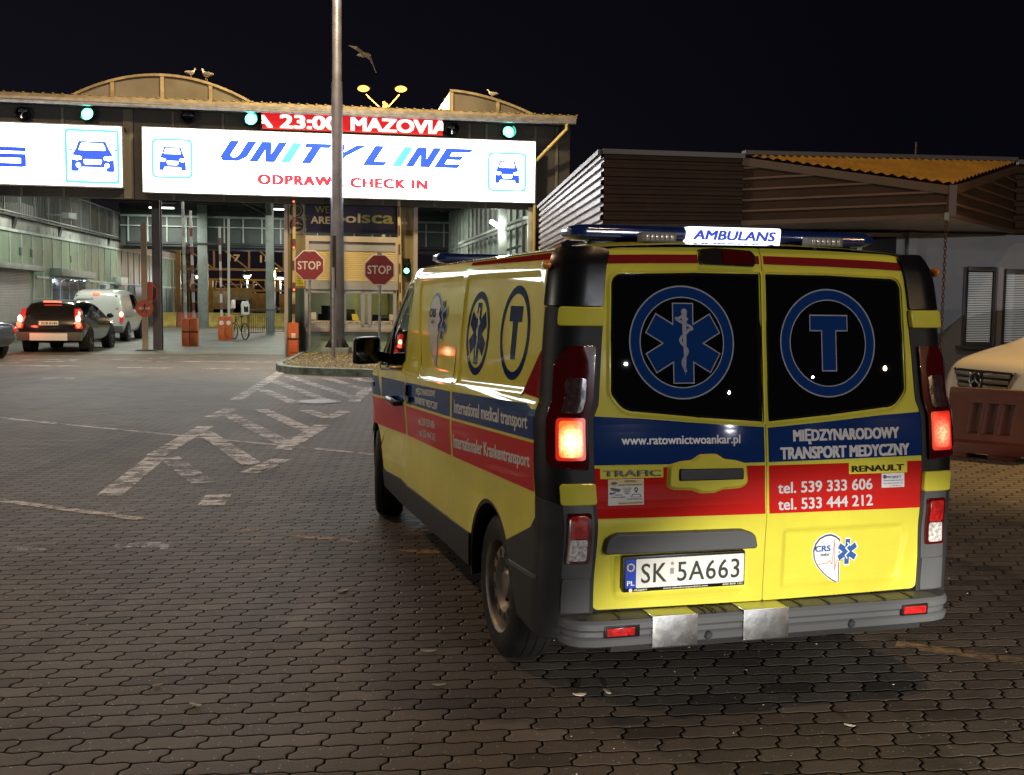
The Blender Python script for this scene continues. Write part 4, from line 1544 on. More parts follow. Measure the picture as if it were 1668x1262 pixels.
b = MB()
b.box(-4.17, -3.93, 2.9, 3.0, 0, 6.2).box(-4.17, -3.93, 3.3, 3.4, 0, 6.2).box(-4.08, -4.02, 3.0, 3.3, 0, 6.2)
b.build('column', mat('violet_steel', (.11, .10, .12), .45), CAN)
post('column', -1.3, 18.3, .36, .36, 0, 6.5, GREY)
post('column', 6.75, 3.0, .26, .3, 0, 6.5, PALE)
post('column', 7.0, -.42, .12, .2, 0, 4.4, PALE)
post('column', 7.45, -.1, .5, .3, 0, 6.8, PANEL)
post('column', 7.9, -.1, .22, .25, 0, 6.8, OLIVE)
post('column', -5.2, 28, .5, .5, 0, 6.5, GREY)
post('column', 5.6, 24, .4, .4, 0, 6.5, GREY)
b = MB()
b.bar((-1.3, 18.3, 5.4), (-3.4, 17.5, 6.4), .2, .2).bar((-1.3, 18.3, 5.4), (-1.3, 14, 6.4), .2, .2)
for w in (3, 8, 13, 18.3, 23, 28):
    b.box(-9.4, 8.0, w - .09, w + .09, 6.2, 6.5)
for s in (-8, -4, 0, 4, 7.6):
    b.box(s - .07, s + .07, -.1, 29, 6.5, 6.72)
for w in (5.5, 10.5, 15.5, 20.5, 25.5):
    b.box(-9.4, 8.0, w - .04, w + .04, 6.35, 6.45)
b.build('roof_beam', DST, CAN)
b = MB().box(-9.4, 8.1, -.1, 29.5, 6.74, 6.90)
b.build('ceiling', mat('dark_ceiling', (.035, .036, .038), .7), CAN)
# far end screen: glazed panels over the opening
b = MB().box(-9.4, 8.0, 28.3, 28.4, 4.30, 6.5)
b.build('end_panel', mat('end_panel', (.060, .075, .070), .5, var=.3, vscale=.6), CAN)
b = MB()
for s in [i * .98 - 9 for i in range(18)]:
    b.box(s - .035, s + .035, 28.18, 28.3, 4.45, 5.9)
b.box(-9.4, 8, 28.15, 28.3, 5.85, 5.95).box(-9.4, 8, 28.15, 28.3, 5.35, 5.40)
b.build('end_rib', PALE, CAN)
b = MB().box(-9.4, 8.0, 28.0, 28.6, 4.15, 4.32).tube([(-9, 27.8, 4.45), (8, 27.8, 4.45)], .09, 8)
b.build('end_beam', DST, CAN)
# right-hand lane wall with pale vertical sheets
b = MB().box(7.95, 8.05, -.05, 29, 0, 6.5)
b.build('side_wall', mat('pale_sheet', (.30, .33, .29), .5, var=.3, vscale=1.), CAN)
b = MB()
for i in range(22):
    w = .3 + i * 1.3
    b.box(7.86, 7.95, w - .04, w + .04, 0, 6.4)
b.box(7.88, 7.95, -.05, 29, 4.3, 4.42).box(7.7, 7.95, 1.5, 2.2, 4.2, 4.5).tube([(7.5, .5, 4.35), (7.5, 20, 4.35)], .07, 8).tube([(6.6, 3., 3.2), (7.9, 6, 3.6)], .05, 6)
b.build('side_wall_rib', PALE, CAN)
lf = MB().tube([(6.36, 2.95, 4.22), (6.72, 2.72, 3.95)], .07, 10).build('tube_lamp', glow('fluorescent', (.85, 1., .93), 14.), CAN)
light('POINT', 'tube_lamp_light', TL(6.45, 2.6, 4.0), 55, FLUO, shadow_soft_size=.15)
for s, w in ((-7, 7), (-7, 17), (-7, 26), (-.8, 5), (-.8, 15), (-.8, 25), (5, 9), (5, 20)):
    MB().box(s - .6, s + .6, w - .09, w + .09, 6.12, 6.19).build('ceiling_lamp', glow('ceiling_tube', (.85, 1., .9), 5.), CAN)
    light('AREA', 'ceiling_lamp_light', TL(s, w, 6.08), 300, FLUO, target=TL(s, w, 0), shape='RECTANGLE', size=1.2, size_y=.2)

# ---- lit signs over the lanes
SIGNW = mat('lit_sign_white', (.8, .8, .8), .4, emit=(.92, .97, 1.), power=11.)
SFRAME = mat('sign_frame', (.30, .30, .30), .4, metal=.6)
SBLUE = mat('sign_blue', (.02, .08, .7), .4, emit=(.016, .085, .72), power=1.)
SCYAN = mat('sign_cyan', (.1, .6, .7), .4, emit=(.06, .48, .66), power=1.)
SRED = mat('sign_red', (.7, .03, .05), .4, emit=(.70, .035, .07), power=1.)


def sign_fn(w):
    return lambda s, z, off: ((s, w - off, z), (0, -1, 0))


def car_icon(F, Wf, cx, cz, wd, ht, off):
    P = lambda L: [(cx + x * wd / 2, cz + y * ht / 2) for x, y in L]
    F.poly(P(rpoly([(-.62, .98), (.60, .98), (.78, .36), (.95, .05), (.98, -.98), (.62, -.98), (.60, -.70), (-.60, -.70), (-.62, -.98), (-.98, -.98), (-.95, .05), (-.78, .36)], .1)), off)
    for sg in (-1, 1):
        F.poly(P([(sg * .75, .38), (sg * 1.08, .50), (sg * 1.10, .38), (sg * .80, .30)]), off)
        Wf.poly(P(rpoly([(sg * .92, .06), (sg * .50, -.02), (sg * .48, -.18), (sg * .70, -.26), (sg * .90, -.20)], .06)), off + .002)
    Wf.poly(P(rpoly([(-.49, .84), (.47, .84), (.60, .40), (-.62, .40)], .06)), off + .002)
    Wf.poly(P(rpoly([(-.42, -.20), (.42, -.20), (.36, -.50), (-.36, -.50)], .08)), off + .002)


def framed(F, s0, s1, z0, z1, r, t, off):
    a = rpoly([(s0, z0), (s1, z0), (s1, z1), (s0, z1)], r)
    c = rpoly([(s0 + t, z0 + t), (s1 - t, z0 + t), (s1 - t, z1 - t), (s0 + t, z1 - t)], r - t * .6)
    F.poly(a, off, [c])


SG = empty('lit_sign', OT, T10, 'long white backlit check-in sign with blue italic lettering above the booth', 'sign')
MB().box(-3.88, 7.10, -.70, -.37, 4.50, 6.29).build('sign_box', SFRAME, SG)
MB().box(-3.85, 7.07, -.712, -.7005, 4.53, 6.26).build('lit_face', SIGNW, SG)
fn = sign_fn(-.712)
FB, FC, FR_, FW = Flat(fn), Flat(fn), Flat(fn), Flat(fn)
B0, H = 5.43, .565


def slant(F, s, poly, h=H, z=B0, k=.64):
    F.poly([(s + x + k * h * y, z + h * y) for x, y in poly], .003)


bar_ = .245
slant(FB, -1.88, rpoly([(.0, 1), (.25, 1), (.25, .30), (.32, .2), (.42, .2), (.47, .30), (.47, 1), (.72, 1), (.72, .22), (.56, 0), (.14, 0), (0, .22)], [0, 0, .08, .05, .05, .08, 0, 0, .12, .12, .12, .12]))
slant(FB, -1.03, [(0, 0), (0, 1), (.27, 1), (.46, .42), (.46, 1), (.70, 1), (.70, 0), (.44, 0), (.24, .58), (.24, 0)])
slant(FC, -.18, [(0, 0), (0, 1), (.26, 1), (.26, 0)])
slant(FB, .20, [(.20, 0), (.20, .78), (0, .78), (-.02, 1), (.70, 1), (.70, .78), (.46, .78), (.46, 0)])
slant(FB, .98, [(.24, 0), (.24, .38), (0, 1), (.27, 1), (.38, .62), (.62, 1), (.92, 1), (.50, .40), (.50, 0)])
slant(FB, 2.10, [(0, 0), (0, 1), (.26, 1), (.26, .22), (.62, .22), (.60, 0)])
slant(FC, 2.93, [(0, 0), (0, 1), (.26, 1), (.26, 0)])
slant(FB, 3.30, [(0, 0), (0, 1), (.27, 1), (.46, .42), (.46, 1), (.70, 1), (.70, 0), (.44, 0), (.24, .58), (.24, 0)])
slant(FB, 4.12, [(0, 0), (0, 1), (.80, 1), (.76, .79), (.25, .79), (.25, .61), (.66, .61), (.63, .41), (.25, .41), (.25, .21), (.72, .21), (.69, 0)])
FR_.text('ODPRAWA', -.77, 4.825, 1.55, .275, .003, bold=.11, spacing=1.15)
FR_.text('CHECK IN', 1.78, 4.815, 3.93, .27, .003, bold=.11, spacing=1.12)
framed(FC, -3.63, -2.53, 4.90, 5.99, .17, .065, .003)
framed(FC, 5.68, 6.83, 4.81, 5.94, .17, .065, .003)
for cx, cz in ((-3.07, 5.44), (6.26, 5.37)):
    F = Flat(fn)
    car_icon(F, FW, cx, cz, .74, .66, .003)
    F.build('car_symbol', SBLUE, SG)
FB.each('blue_letter', SBLUE, SG)
FC.each('cyan_mark', SCYAN, SG)
FR_.each('red_letters', SRED, SG)
FW.build('icon_lights', SIGNW, SG)

S2 = empty('lit_sign', OT, T10, 'white backlit sign at the left with a large blue car symbol in a frame', 'sign')
MB().box(-14.2, -4.38, -.70, -.37, 4.60, 6.28).build('sign_box', SFRAME, S2)
MB().box(-14.1, -4.41, -.712, -.7005, 4.64, 6.24).build('lit_face', SIGNW, S2)
FB, FC, FW = Flat(fn), Flat(fn), Flat(fn)
s0 = -7.68
FB.poly([(s0, 5.62), (s0 + .82, 5.62), (s0 + .82, 5.50), (s0 + .15, 5.50), (s0 + .15, 5.44), (s0 + .82, 5.44), (s0 + .82, 5.10), (s0 + .70, 5.08), (s0 - .05, 5.08), (s0 - .05, 5.19), (s0 + .68, 5.19), (s0 + .68, 5.32), (s0 + .05, 5.32), (s0, 5.36)], .003)
framed(FC, -5.88, -4.46, 4.70, 6.16, .10, .075, .003)
F = Flat(fn)
car_icon(F, FW, -5.16, 5.43, 1.16, .84, .003)
F.build('car_symbol', SBLUE, S2)
FB.poly(ell(-5.50, 5.16, .062, n=16), .0035)
for sg in (-1, 1):
    FW.poly(ell(-5.16 + sg * .37, 5.19, .06, n=16), .006)
FB.each('blue_mark', SBLUE, S2)
FC.build('frame_line', SCYAN, S2)
FW.build('icon_lights', SIGNW, S2)

LED = empty('led_display', OT, T10, 'long red LED display board with running text above the white sign', 'display board')
MB().box(-.72, 4.44, -.62, -.34, 6.33, 6.86).build('case', DARK, LED, bevel=.01)
MB().box(-.66, 4.38, -.63, -.621, 6.36, 6.83).build('screen', mat('led_red', (.5, .01, .01), .5, emit=(.85, .012, .018), power=.75), LED)
Flat(sign_fn(-.63)).text('A', -.98, 6.41, -.40, .37, .004, bold=.075, clip=(-.65, 4.37)).text('23:00', -.16, 6.41, 1.42, .37, .004, bold=.075).text('MAZOVIA', 1.80, 6.41, 4.52, .37, .004, bold=.075, clip=(-.65, 4.37)).each('running_text', mat('led_text', (.8, .5, .45), .5, emit=(1., .72, .64), power=2.2), LED)

# ---- signal lamps on the fascia
SIGG = glow('signal_green', (.16, 1., .66), 4.5)
SIGD = mat('dark_signal_glass', (.012, .012, .016), .1, coat=1.)


def signal(s, z, lit, lab):
    o = empty('signal_lamp', TL(s, -.34, z), T10, lab, 'signal light', 'signal lamps along the canopy fascia')
    MB().lathe([(.0001, -.02), (.20, -.02), (.20, .16), (.17, .16)], (0, 0, 0), (0, -1, 0), 20).build('housing', BLK, o, smooth=True)
    MB().lathe([(.165, .05), (.14, .085), (.0001, .10)], (0, 0, 0), (0, -1, 0), 20).build('lens', SIGG if lit else SIGD, o, smooth=True)
    v = MB().lathe([(.17, .10), (.185, .30)], (0, 0, 0), (0, -1, 0), 14, PI * -.05, PI * 1.05)
    v.build('visor', BLK, o, smooth=True)


signal(-5.33, 6.60, 1, 'lit green signal lamp above the framed blue car symbol')
signal(-.98, 6.64, 1, 'lit green signal lamp at the left end of the red display')
signal(6.33, 6.56, 1, 'lit green signal lamp near the right end of the canopy')
signal(-7.0, 6.56, 0, 'unlit signal lamp above the left lit sign')
signal(-2.68, 6.66, 0, 'unlit signal lamp above the left end of the long sign')
signal(4.67, 6.58, 0, 'unlit signal lamp at the right end of the red display')
for s in (-5.33, -.98, 6.33):
    light('POINT', 'signal_glow', TL(s, -.6, 6.58), 4, (.25, 1., .75), shadow_soft_size=.1)

# ---- check-in booth
BO = empty('checkin_booth', OT, T10, 'check-in booth with roller shutter, service windows and dark blue banner', 'booth')
MB().box(-.10, .0, 0, .12, 0, 4.5).build('post', mat('lilac_steel', (.36, .33, .33), .45), BO)
MB().box(3.62, 3.74, 0, .12, 0, 4.5).build('post', mat('lilac_steel', (.36, .33, .33), .45), BO)
MB().box(0, .50, .08, .2, 1.95, 4.5).build('ochre_panel', OLIVE, BO)
MB().box(3.14, 3.62, .08, .2, 0, 4.5).build('ochre_panel', OLIVE, BO)
MB().box(.03, .47, .068, .08, 3.52, 4.46).build('sticker_panel', mat('cream_frame', (.46, .42, .36), .5), BO)
MB().box(0, .50, .08, .2, 0, 1.95).build('green_panel', mat('dark_green_panel', (.035, .065, .060), .5), BO)
MB().box(.52, 3.14, .02, .1, 3.55, 4.5).build('banner', mat('navy_banner', (.010, .012, .050), .5), BO)
F = Flat(sign_fn(.02))
F.text('WE', .78, 4.12, 1.18, .21, .003, bold=.02)
F.build('banner_we', mat('olive_letters', (.34, .31, .08), .5), BO)
F = Flat(sign_fn(.02))
F.text('ARE', .66, 3.82, 1.20, .21, .003, bold=.04)
F.text('pol', 1.36, 3.87, 2.06, .28, .003, bold=.04)
F.each('banner_are', mat('cream_letters', (.72, .64, .42), .5), BO)
F = Flat(sign_fn(.02)).text('sca', 2.12, 3.87, 3.02, .36, .003, bold=.04)
F.build('banner_sca', mat('lime_letters', (.46, .45, .10), .5), BO)
MB().box(.50, 3.16, -.02, .12, 3.31, 3.47).box(.50, .60, -.02, .1, 1.95, 3.31).box(3.08, 3.16, -.02, .1, 1.95, 3.31).build('shutter_frame', mat('cream_frame', (.46, .42, .36), .5), BO)
b = MB()
for k in range(20):
    z = 2.18 + k * .056
    b.prism([(.0, z), (-.018, z + .01), (-.018, z + .045), (.0, z + .055)], lambda u, v, d: (d, .07 + u, v), .60, 3.08)
b.box(.60, 3.08, .07, .09, 2.15, 3.31)
b.build('roller_shutter', mat('cream_slats', (.62, .52, .27), .5), BO)
MB().box(.60, 3.08, .038, .05, 3.05, 3.31).build('shutter_housing', mat('grey_lintel', (.33, .35, .39), .45), BO)
MB().box(.50, 3.16, -.03, .13, 1.93, 2.17).build('lintel', mat('grey_lintel', (.33, .35, .39), .45), BO)
b = MB()
for s in (.52, 1.60, 2.14, 2.34, 3.08):
    b.box(s - .05, s + .05, .0, .12, .82, 1.93)
b.box(.5, 3.14, 0, .12, 1.83, 1.93).box(.5, 3.14, 0, .12, .82, .92)
b.build('window_frame', mat('grey_lintel', (.33, .35, .39), .45), BO)
WG = bpy.data.materials.new('booth_glass')
WG.use_nodes = True
_t = NT(WG)
_tr, _gl, _mx, _fr = _t.n('ShaderNodeBsdfTransparent'), _t.n('ShaderNodeBsdfGlossy'), _t.n('ShaderNodeMixShader'), _t.n('ShaderNodeFresnel')
_gl.inputs['Roughness'].default_value = .02
_tr.inputs['Color'].default_value = (.80, .86, .86, 1)
_t.link(_fr.outputs[0], _mx.inputs[0])
_t.link(_tr.outputs[0], _mx.inputs[1])
_t.link(_gl.outputs[0], _mx.inputs[2])
_t.link(_mx.outputs[0], WG.node_tree.nodes['Material Output'].inputs['Surface'])
for s0, s1 in ((.57, 1.55), (1.65, 2.09), (2.39, 3.03)):
    MB().box(s0, s1, .055, .062, .92, 1.83).build('pane', WG, BO)
F = Flat(sign_fn(.05))
for s0, s1 in ((.66, 1.50), (1.66, 2.08), (2.42, 3.0)):
    F.poly([(s0, .93), (s1, .93), (s1, 1.02), (s0, 1.02)], .002)
F.poly([(.62, 1.05), (.80, 1.05), (.80, 1.26), (.62, 1.26)], .002).poly([(2.92, 1.05), (3.03, 1.05), (3.03, 1.22), (2.92, 1.22)], .002)
F.each('window_notice', mat('paper', (.50, .48, .42), .6), BO)
F = Flat(sign_fn(.05))
for s0, s1 in ((.72, 1.44), (1.70, 2.05), (2.48, 2.95)):
    F.text('UNITY LINE', s0, .945, s1, .05, .005, bold=.04, shear=.5)
F.build('notice_lettering', mat('print_black', (.02, .02, .025), .5), BO)
F = Flat(sign_fn(.05)).poly([(1.82, 1.22), (1.98, 1.22), (2.06, .98), (2.05, .94), (1.98, 1.03), (1.85, 1.04)], .006)
F.build('yellow_poster', mat('yellow_paper', (.55, .46, .05), .6), BO)
MB().box(.50, 3.16, -.14, .12, .70, .82).build('sill', mat('lilac_steel', (.36, .33, .33), .45), BO, bevel=.01)
MB().box(.50, 3.16, .02, .12, .0, .70).build('lower_panel', mat('teal_panel', (.28, .40, .34), .5, var=.2, vscale=2), BO)
MB().box(.0, 3.6, 3.0, 3.1, 0, 2.6).box(3.55, 3.62, .2, 3.1, 0, 2.6).box(0, .06, .2, 3.1, 0, 2.6).box(0, 3.6, .2, 3.1, 2.6, 2.7).build('room_wall', mat('room_wall', (.45, .42, .28), .7), BO)
MB().box(.1, 3.5, 1.0, 1.6, .85, .92).box(.85, 1.3, 1.05, 1.4, .93, 1.2).box(.95, 1.25, 1.05, 1.35, 1.2, 1.45).box(1.7, 1.95, 1.0, 1.3, .93, 1.35).box(2.45, 2.62, .5, .8, .93, 1.2).box(2.7, 2.95, .6, .8, .93, 1.1).build('desk_equipment', mat('office_grey', (.05, .05, .06), .5), BO, bevel=.01)
MB().box(1.95, 2.1, 2.96, 2.99, 1.0, 2.2).box(2.6, 3.05, 2.95, 2.99, 1.15, 2.1).build('notice_board', mat('yellow_board', (.55, .47, .16), .6), BO)
light('AREA', 'booth_room_light', TL(1.8, 1.8, 2.55), 22, (1., .95, .70), target=TL(1.8, 1.8, 0), size=.8)
F = Flat(sign_fn(.067))
for cz in (4.18, 3.78):
    F.poly(ell(.25, cz, .20, n=28), .003)
F.build('round_sticker', mat('sticker_dark', (.05, .045, .04), .5), BO)
F = Flat(sign_fn(.067))
F.poly(ell(.25, 4.18, .15, n=28), .005, [ell(.25, 4.18, .13, n=28)])
F.poly([(.08, 3.74), (.18, 3.84), (.30, 3.86), (.42, 3.80), (.42, 3.76), (.26, 3.80)], .005).poly([(.14, 3.70), (.40, 3.72), (.36, 3.66), (.2, 3.66)], .005)
F.build('sticker_mark', mat('sticker_light', (.40, .36, .28), .5), BO)
F = Flat(sign_fn(.08)).poly([(.22, 2.02), (.47, 2.02), (.47, 2.55), (.22, 2.55)], .004)
F.build('price_notice', mat('yellow_paper', (.55, .46, .05), .6), BO)
F = Flat(sign_fn(.08))
for k in range(9):
    F.poly([(.24, 2.07 + k * .05), (.45 - .04 * (k % 3), 2.07 + k * .05), (.45 - .04 * (k % 3), 2.085 + k * .05), (.24, 2.085 + k * .05)], .007)
F.build('notice_lines', mat('print_black', (.02, .02, .025), .5), BO)
F = Flat(sign_fn(.08)).poly([(3.26, 3.86), (3.33, 3.86), (3.33, 3.93), (3.26, 3.93)], .004).poly([(3.37, 3.86), (3.44, 3.86), (3.44, 3.93), (3.37, 3.93)], .004)
F.build('small_plate', mat('paper', (.50, .48, .42), .6), BO)

tlg = empty('traffic_light', TL(3.41, .0, 2.6), T10, 'small traffic light showing green on the ochre booth panel', 'traffic light')
MB().box(-.10, .10, -.06, .06, -.22, .26).build('housing', BLK, tlg, bevel=.01)
MB().lathe([(.08, .0), (.06, .03), (.0001, .04)], (0, -.06, -.10), (0, -1, 0), 16).build('green_lens', SIGG, tlg, smooth=True)
MB().lathe([(.08, .0), (.06, .03), (.0001, .04)], (0, -.06, .12), (0, -1, 0), 16).build('dark_lens', SIGD, tlg, smooth=True)


# ================================================================ LEFT-HAND BUILDING
LB = empty('lane_side_building', OT, T10, 'low building with green wall panels, shutters and a railed upper deck along the left lane', 'building')
WX = -9.5


def ztop(w):
    return 3.78 + .0115 * w


b = MB().hexa([(WX - .3, -10, 0), (WX, -10, 0), (WX, 62, 0), (WX - .3, 62, 0)], [(WX - .3, -10, ztop(-10)), (WX, -10, ztop(-10)), (WX, 62, ztop(62)), (WX - .3, 62, ztop(62))])
b.build('green_wall', GREEN, LB)
b = MB()
for w in [-9.3 + 1.53 * i for i in range(26)] + [31 + 1.9 * i for i in range(16)]:
    b.box(WX, WX + .035, w - .03, w + .03, .02, ztop(w))
b.box(WX + .001, WX + .05, 10.95, 13.1, 2.30, 2.38).box(WX + .001, WX + .05, 20.4, 60, 2.28, 2.36)
b.hexa([(WX, -10, ztop(-10) - .04), (WX + .06, -10, ztop(-10) - .04), (WX + .06, 62, ztop(62) - .04), (WX, 62, ztop(62) - .04)],
       [(WX, -10, ztop(-10) + .05), (WX + .06, -10, ztop(-10) + .05), (WX + .06, 62, ztop(62) + .05), (WX, 62, ztop(62) + .05)])
b.build('wall_rib', PALE, LB)
b = MB()
for i in range(24):
    w0 = -10 + i * 3
    b.hexa([(WX - .35, w0, ztop(w0) + .05), (WX - .02, w0, ztop(w0) + .05), (WX - .02, w0 + 2.95, ztop(w0) + .07), (WX - .35, w0 + 2.95, ztop(w0) + .07)],
           [(WX - .35, w0, ztop(w0) + .46), (WX - .02, w0, ztop(w0) + .46), (WX - .02, w0 + 2.95, ztop(w0 + 3) + .44), (WX - .35, w0 + 2.95, ztop(w0 + 3) + .44)])
b.build('concrete_band', WCON, LB)
b = MB().hexa([(WX - 4, -10, ztop(-10) + .47), (WX + .12, -10, ztop(-10) + .47), (WX + .12, 62, ztop(62) + .47), (WX - 4, 62, ztop(62) + .47)],
              [(WX - 4, -10, ztop(-10) + .53), (WX + .12, -10, ztop(-10) + .53), (WX + .12, 62, ztop(62) + .53), (WX - 4, 62, ztop(62) + .53)])
for w in (8.2, 15.0, 25.5, 37):
    b.prism([(WX - .02, ztop(w) + .05), (WX + .1, ztop(w) + .47), (WX - .02, ztop(w) + .47)], lambda u, v, d: (u, d, v), w - .18, w + .18)
b.build('deck_slab', DST, LB)
b = MB()
w = -9.
while w < 60:
    z = ztop(w) + .53
    b.box(WX - .012, WX + .012, w - .012, w + .012, z, z + 1.36)
    w += .24 if w < 30 else .4
for i in range(36):
    w = -9 + i * 2
    z = ztop(w) + .53
    b.box(WX - .03, WX + .03, w - .03, w + .03, z, z + 1.42)
for dz in (.10, 1.38):
    b.bar((WX, -9, ztop(-9) + .53 + dz), (WX, 61, ztop(61) + .53 + dz), .05, .05)
b.build('railing', mat('rail_grey', (.20, .205, .20), .5), LB)
MB().box(WX - 4, WX - 2.2, -10, 62, 4.2, 6.5).build('upper_wall', mat('dark_upper_wall', (.018, .017, .02), .6, var=.3, vscale=.5), LB)
MB().box(WX - 1.4, WX - .25, 10.3, 12.3, 4.42, 5.0).box(WX - .9, WX - .25, 33, 36, 4.6, 5.2).box(WX - .9, WX - .25, 39, 48, 4.7, 5.5).build('deck_cabinet', mat('cream_cabinet', (.45, .45, .38), .5, var=.2), LB)
MB().tube([(WX - .45, 22.1, 4.5), (WX - .45, 22.1, 6.7)], .27, 16).box(WX - .9, WX - .7, 23, 23.4, 4.5, 6.7).build('deck_column', PALE, LB, smooth=True)
b = MB()
for k in range(34):
    z = .70 + k * .054
    b.prism([(0, z), (.02, z + .012), (.02, z + .042), (0, z + .053)], lambda u, v, d: (WX + .03 + u, d, v), 4.2, 9.95)
b.box(WX + .001, WX + .03, 4.1, 10.0, .68, 2.55)
b.build('roller_shutter', mat('lilac_shutter', (.34, .32, .32), .5, var=.1), LB)
MB().box(WX, WX + .38, 3.6, 10.9, 2.53, 2.72).build('shutter_box', GREY, LB, bevel=.02)
MB().box(WX, WX + .45, 13.2, 19.9, 2.42, 2.72).build('shutter_box', GREY, LB, bevel=.02)
SKYG = mat('bluish_glass', (.16, .24, .36), .06, coat=.6, var=.8, vscale=1.2)
for k, (w0, w1) in enumerate(((13.35, 14.6), (14.75, 16.2), (16.35, 17.9), (18.1, 19.5))):
    f = MB().box(WX + .001, WX + .05, w0 - .07, w1 + .07, 1.0, 2.42).build('window_frame', PALE, LB)
    MB().box(WX + .05, WX + .056, w0, w1, 1.08, 2.33).build('pane', SKYG, f)
f = MB().box(WX + .001, WX + .05, 22.5, 25.3, 1.0, 2.26).build('window_frame', PALE, LB)
MB().box(WX + .05, WX + .056, 22.7, 24.3, 1.08, 2.2).build('pane', SKYG, f)
MB().box(WX, WX + .4, 26.6, 28.6, 2.2, 2.64).box(WX, WX + .2, 26.9, 29.5, 1.0, 2.2).build('vent_unit', PALE, LB, bevel=.02)
for w0 in (33, 41, 46, 51):
    MB().box(WX + .001, WX + .05, w0, w0 + 2.4, .1, 2.2).build('door', mat('grey_door', (.12, .14, .14), .4), LB)
for w0, z0 in ((8.9, 3.05), (10.4, 3.05), (16.8, 3.05)):
    MB().box(WX, WX + .05, w0 - .12, w0 + .12, z0, z0 + .28).build('wall_socket_box', mat('socket_grey', (.08, .085, .08), .5), LB, bevel=.01)
MB().tube([(WX + .1, 12.5, 4.75), (WX + .8, 12.6, 4.75)], .03, 6).hexa([(WX + .7, 12.2, 4.62), (WX + .95, 12.2, 4.62), (WX + .95, 13.6, 4.66), (WX + .7, 13.6, 4.66)], [(WX + .7, 12.2, 4.82), (WX + .95, 12.2, 4.82), (WX + .95, 13.6, 4.90), (WX + .7, 13.6, 4.90)]).build('camera_arm', PALE, LB)

# ================================================================ BARRIERS, SIGNS, POSTS
ORANGE = mat('orange_paint', (.60, .135, .035), .45, var=.15, vscale=3)
BOOMW = mat('boom_white', (.55, .55, .53), .45)
BOOMC = mat('boom_cream', (.50, .42, .22), .45)
BOOMR = mat('boom_red', (.20, .075, .065), .45)
BOOMB = mat('boom_brown', (.14, .05, .03), .5)


def barrier(s, w, h, wid, top, lean, mw, mr, lab, dec='', round_plate=False):
    o = empty('lane_barrier', TL(s, w), T10, lab, 'barrier', 'raised lane barriers')
    body = MB().box(-wid / 2, wid / 2, -.17, .17, 0, h).build('housing', ORANGE, o, bevel=.012)
    if round_plate:
        Flat(lambda u, v, off: ((u, -.17 - off, v), (0, -1, 0))).poly(ell(0, h * .73, .085, n=20), .004).build('round_plate', WHT, body)
    else:
        MB().box(-wid / 2 - .004, wid / 2 + .004, -.174, .174, h * .50, h * .54).build('strap', BLK, body)
    MB().box(-wid / 2 + .03, wid / 2 - .03, -.19, -.17, .12, h * .45).build('door', ORANGE, body, bevel=.008)
    x1 = lean
    boom = MB().bar((0, -.02, h - .25), (x1, -.02, top), .085, .06, up=(0, 1, 0)).build('boom', mw, o)
    n = int((top - h) / .62)
    for k in range(n):
        t0 = (h + .25 + k * .62 - h + .25) / (top - h + .25)
        t1 = t0 + (.28 / (top - h + .25))
        if t1 < 1:
            MB().bar((x1 * t0, -.02, h - .25 + (top - h + .25) * t0), (x1 * t1, -.02, h - .25 + (top - h + .25) * t1), .091, .066, up=(0, 1, 0)).build('boom_band', mr, boom)
    return o


barrier(-3.53, 5.85, .95, .25, 4.82, -.06, BOOMW, mat('boom_grey', (.35, .34, .34), .5), 'left one of the two strapped orange lane barriers, boom raised')
barrier(-3.26, 5.85, .95, .25, 4.53, -.08, BOOMW, BOOMR, 'right one of the two strapped orange lane barriers, red banded boom')
barrier(-2.84, 11.45, .93, .26, 4.37, -.05, BOOMW, BOOMR, 'orange barrier with round white plate and red banded boom, left of its twin', round_plate=True)
barrier(-2.57, 11.45, .93, .26, 4.68, .02, BOOMW, BOOMW, 'orange barrier with round white plate and plain white boom beside the bicycle', round_plate=True)
o = barrier(.16, -.22, .96, .29, 4.66, .04, BOOMC, BOOMB, 'orange barrier with cream boom standing at the booth corner')
MB().box(-.06, .06, -.20, -.172, .52, .66).build('button_plate', WHT, o, bevel=.008)
for z in (1.9, 3.1, 4.4):
    MB().ball((.02, -.08, z), .028, 8, 6).build('warning_light', glow('boom_red_light', (1., .12, .06), 4.), o)
o = empty('barrier_boom', TL(3.24, -.3, 0), T10, 'cream raised boom in front of the right side of the booth', 'barrier')
MB().box(-.14, .14, -.17, .17, 0, .95).build('housing', ORANGE, o, bevel=.012)
boom = MB().bar((0, 0, .7), (-.08, 0, 4.6), .085, .06, up=(0, 1, 0)).build('boom', BOOMC, o)
for k in range(6):
    z = 1.3 + k * .55
    MB().bar((-.08 * (z - .7) / 3.9 - .01, -.003, z), (-.08 * (z - .4) / 3.9 - .01, -.003, z + .3), .05, .066, up=(0, 1, 0)).build('boom_band', BOOMB, boom)

OCTR = mat('stop_red', (.20, .011, .016), .4, coat=.3)
SIGNWH = mat('sign_white', (.62, .60, .60), .4)
SIGNBK = mat('sign_back', (.25, .26, .27), .4, metal=.6)


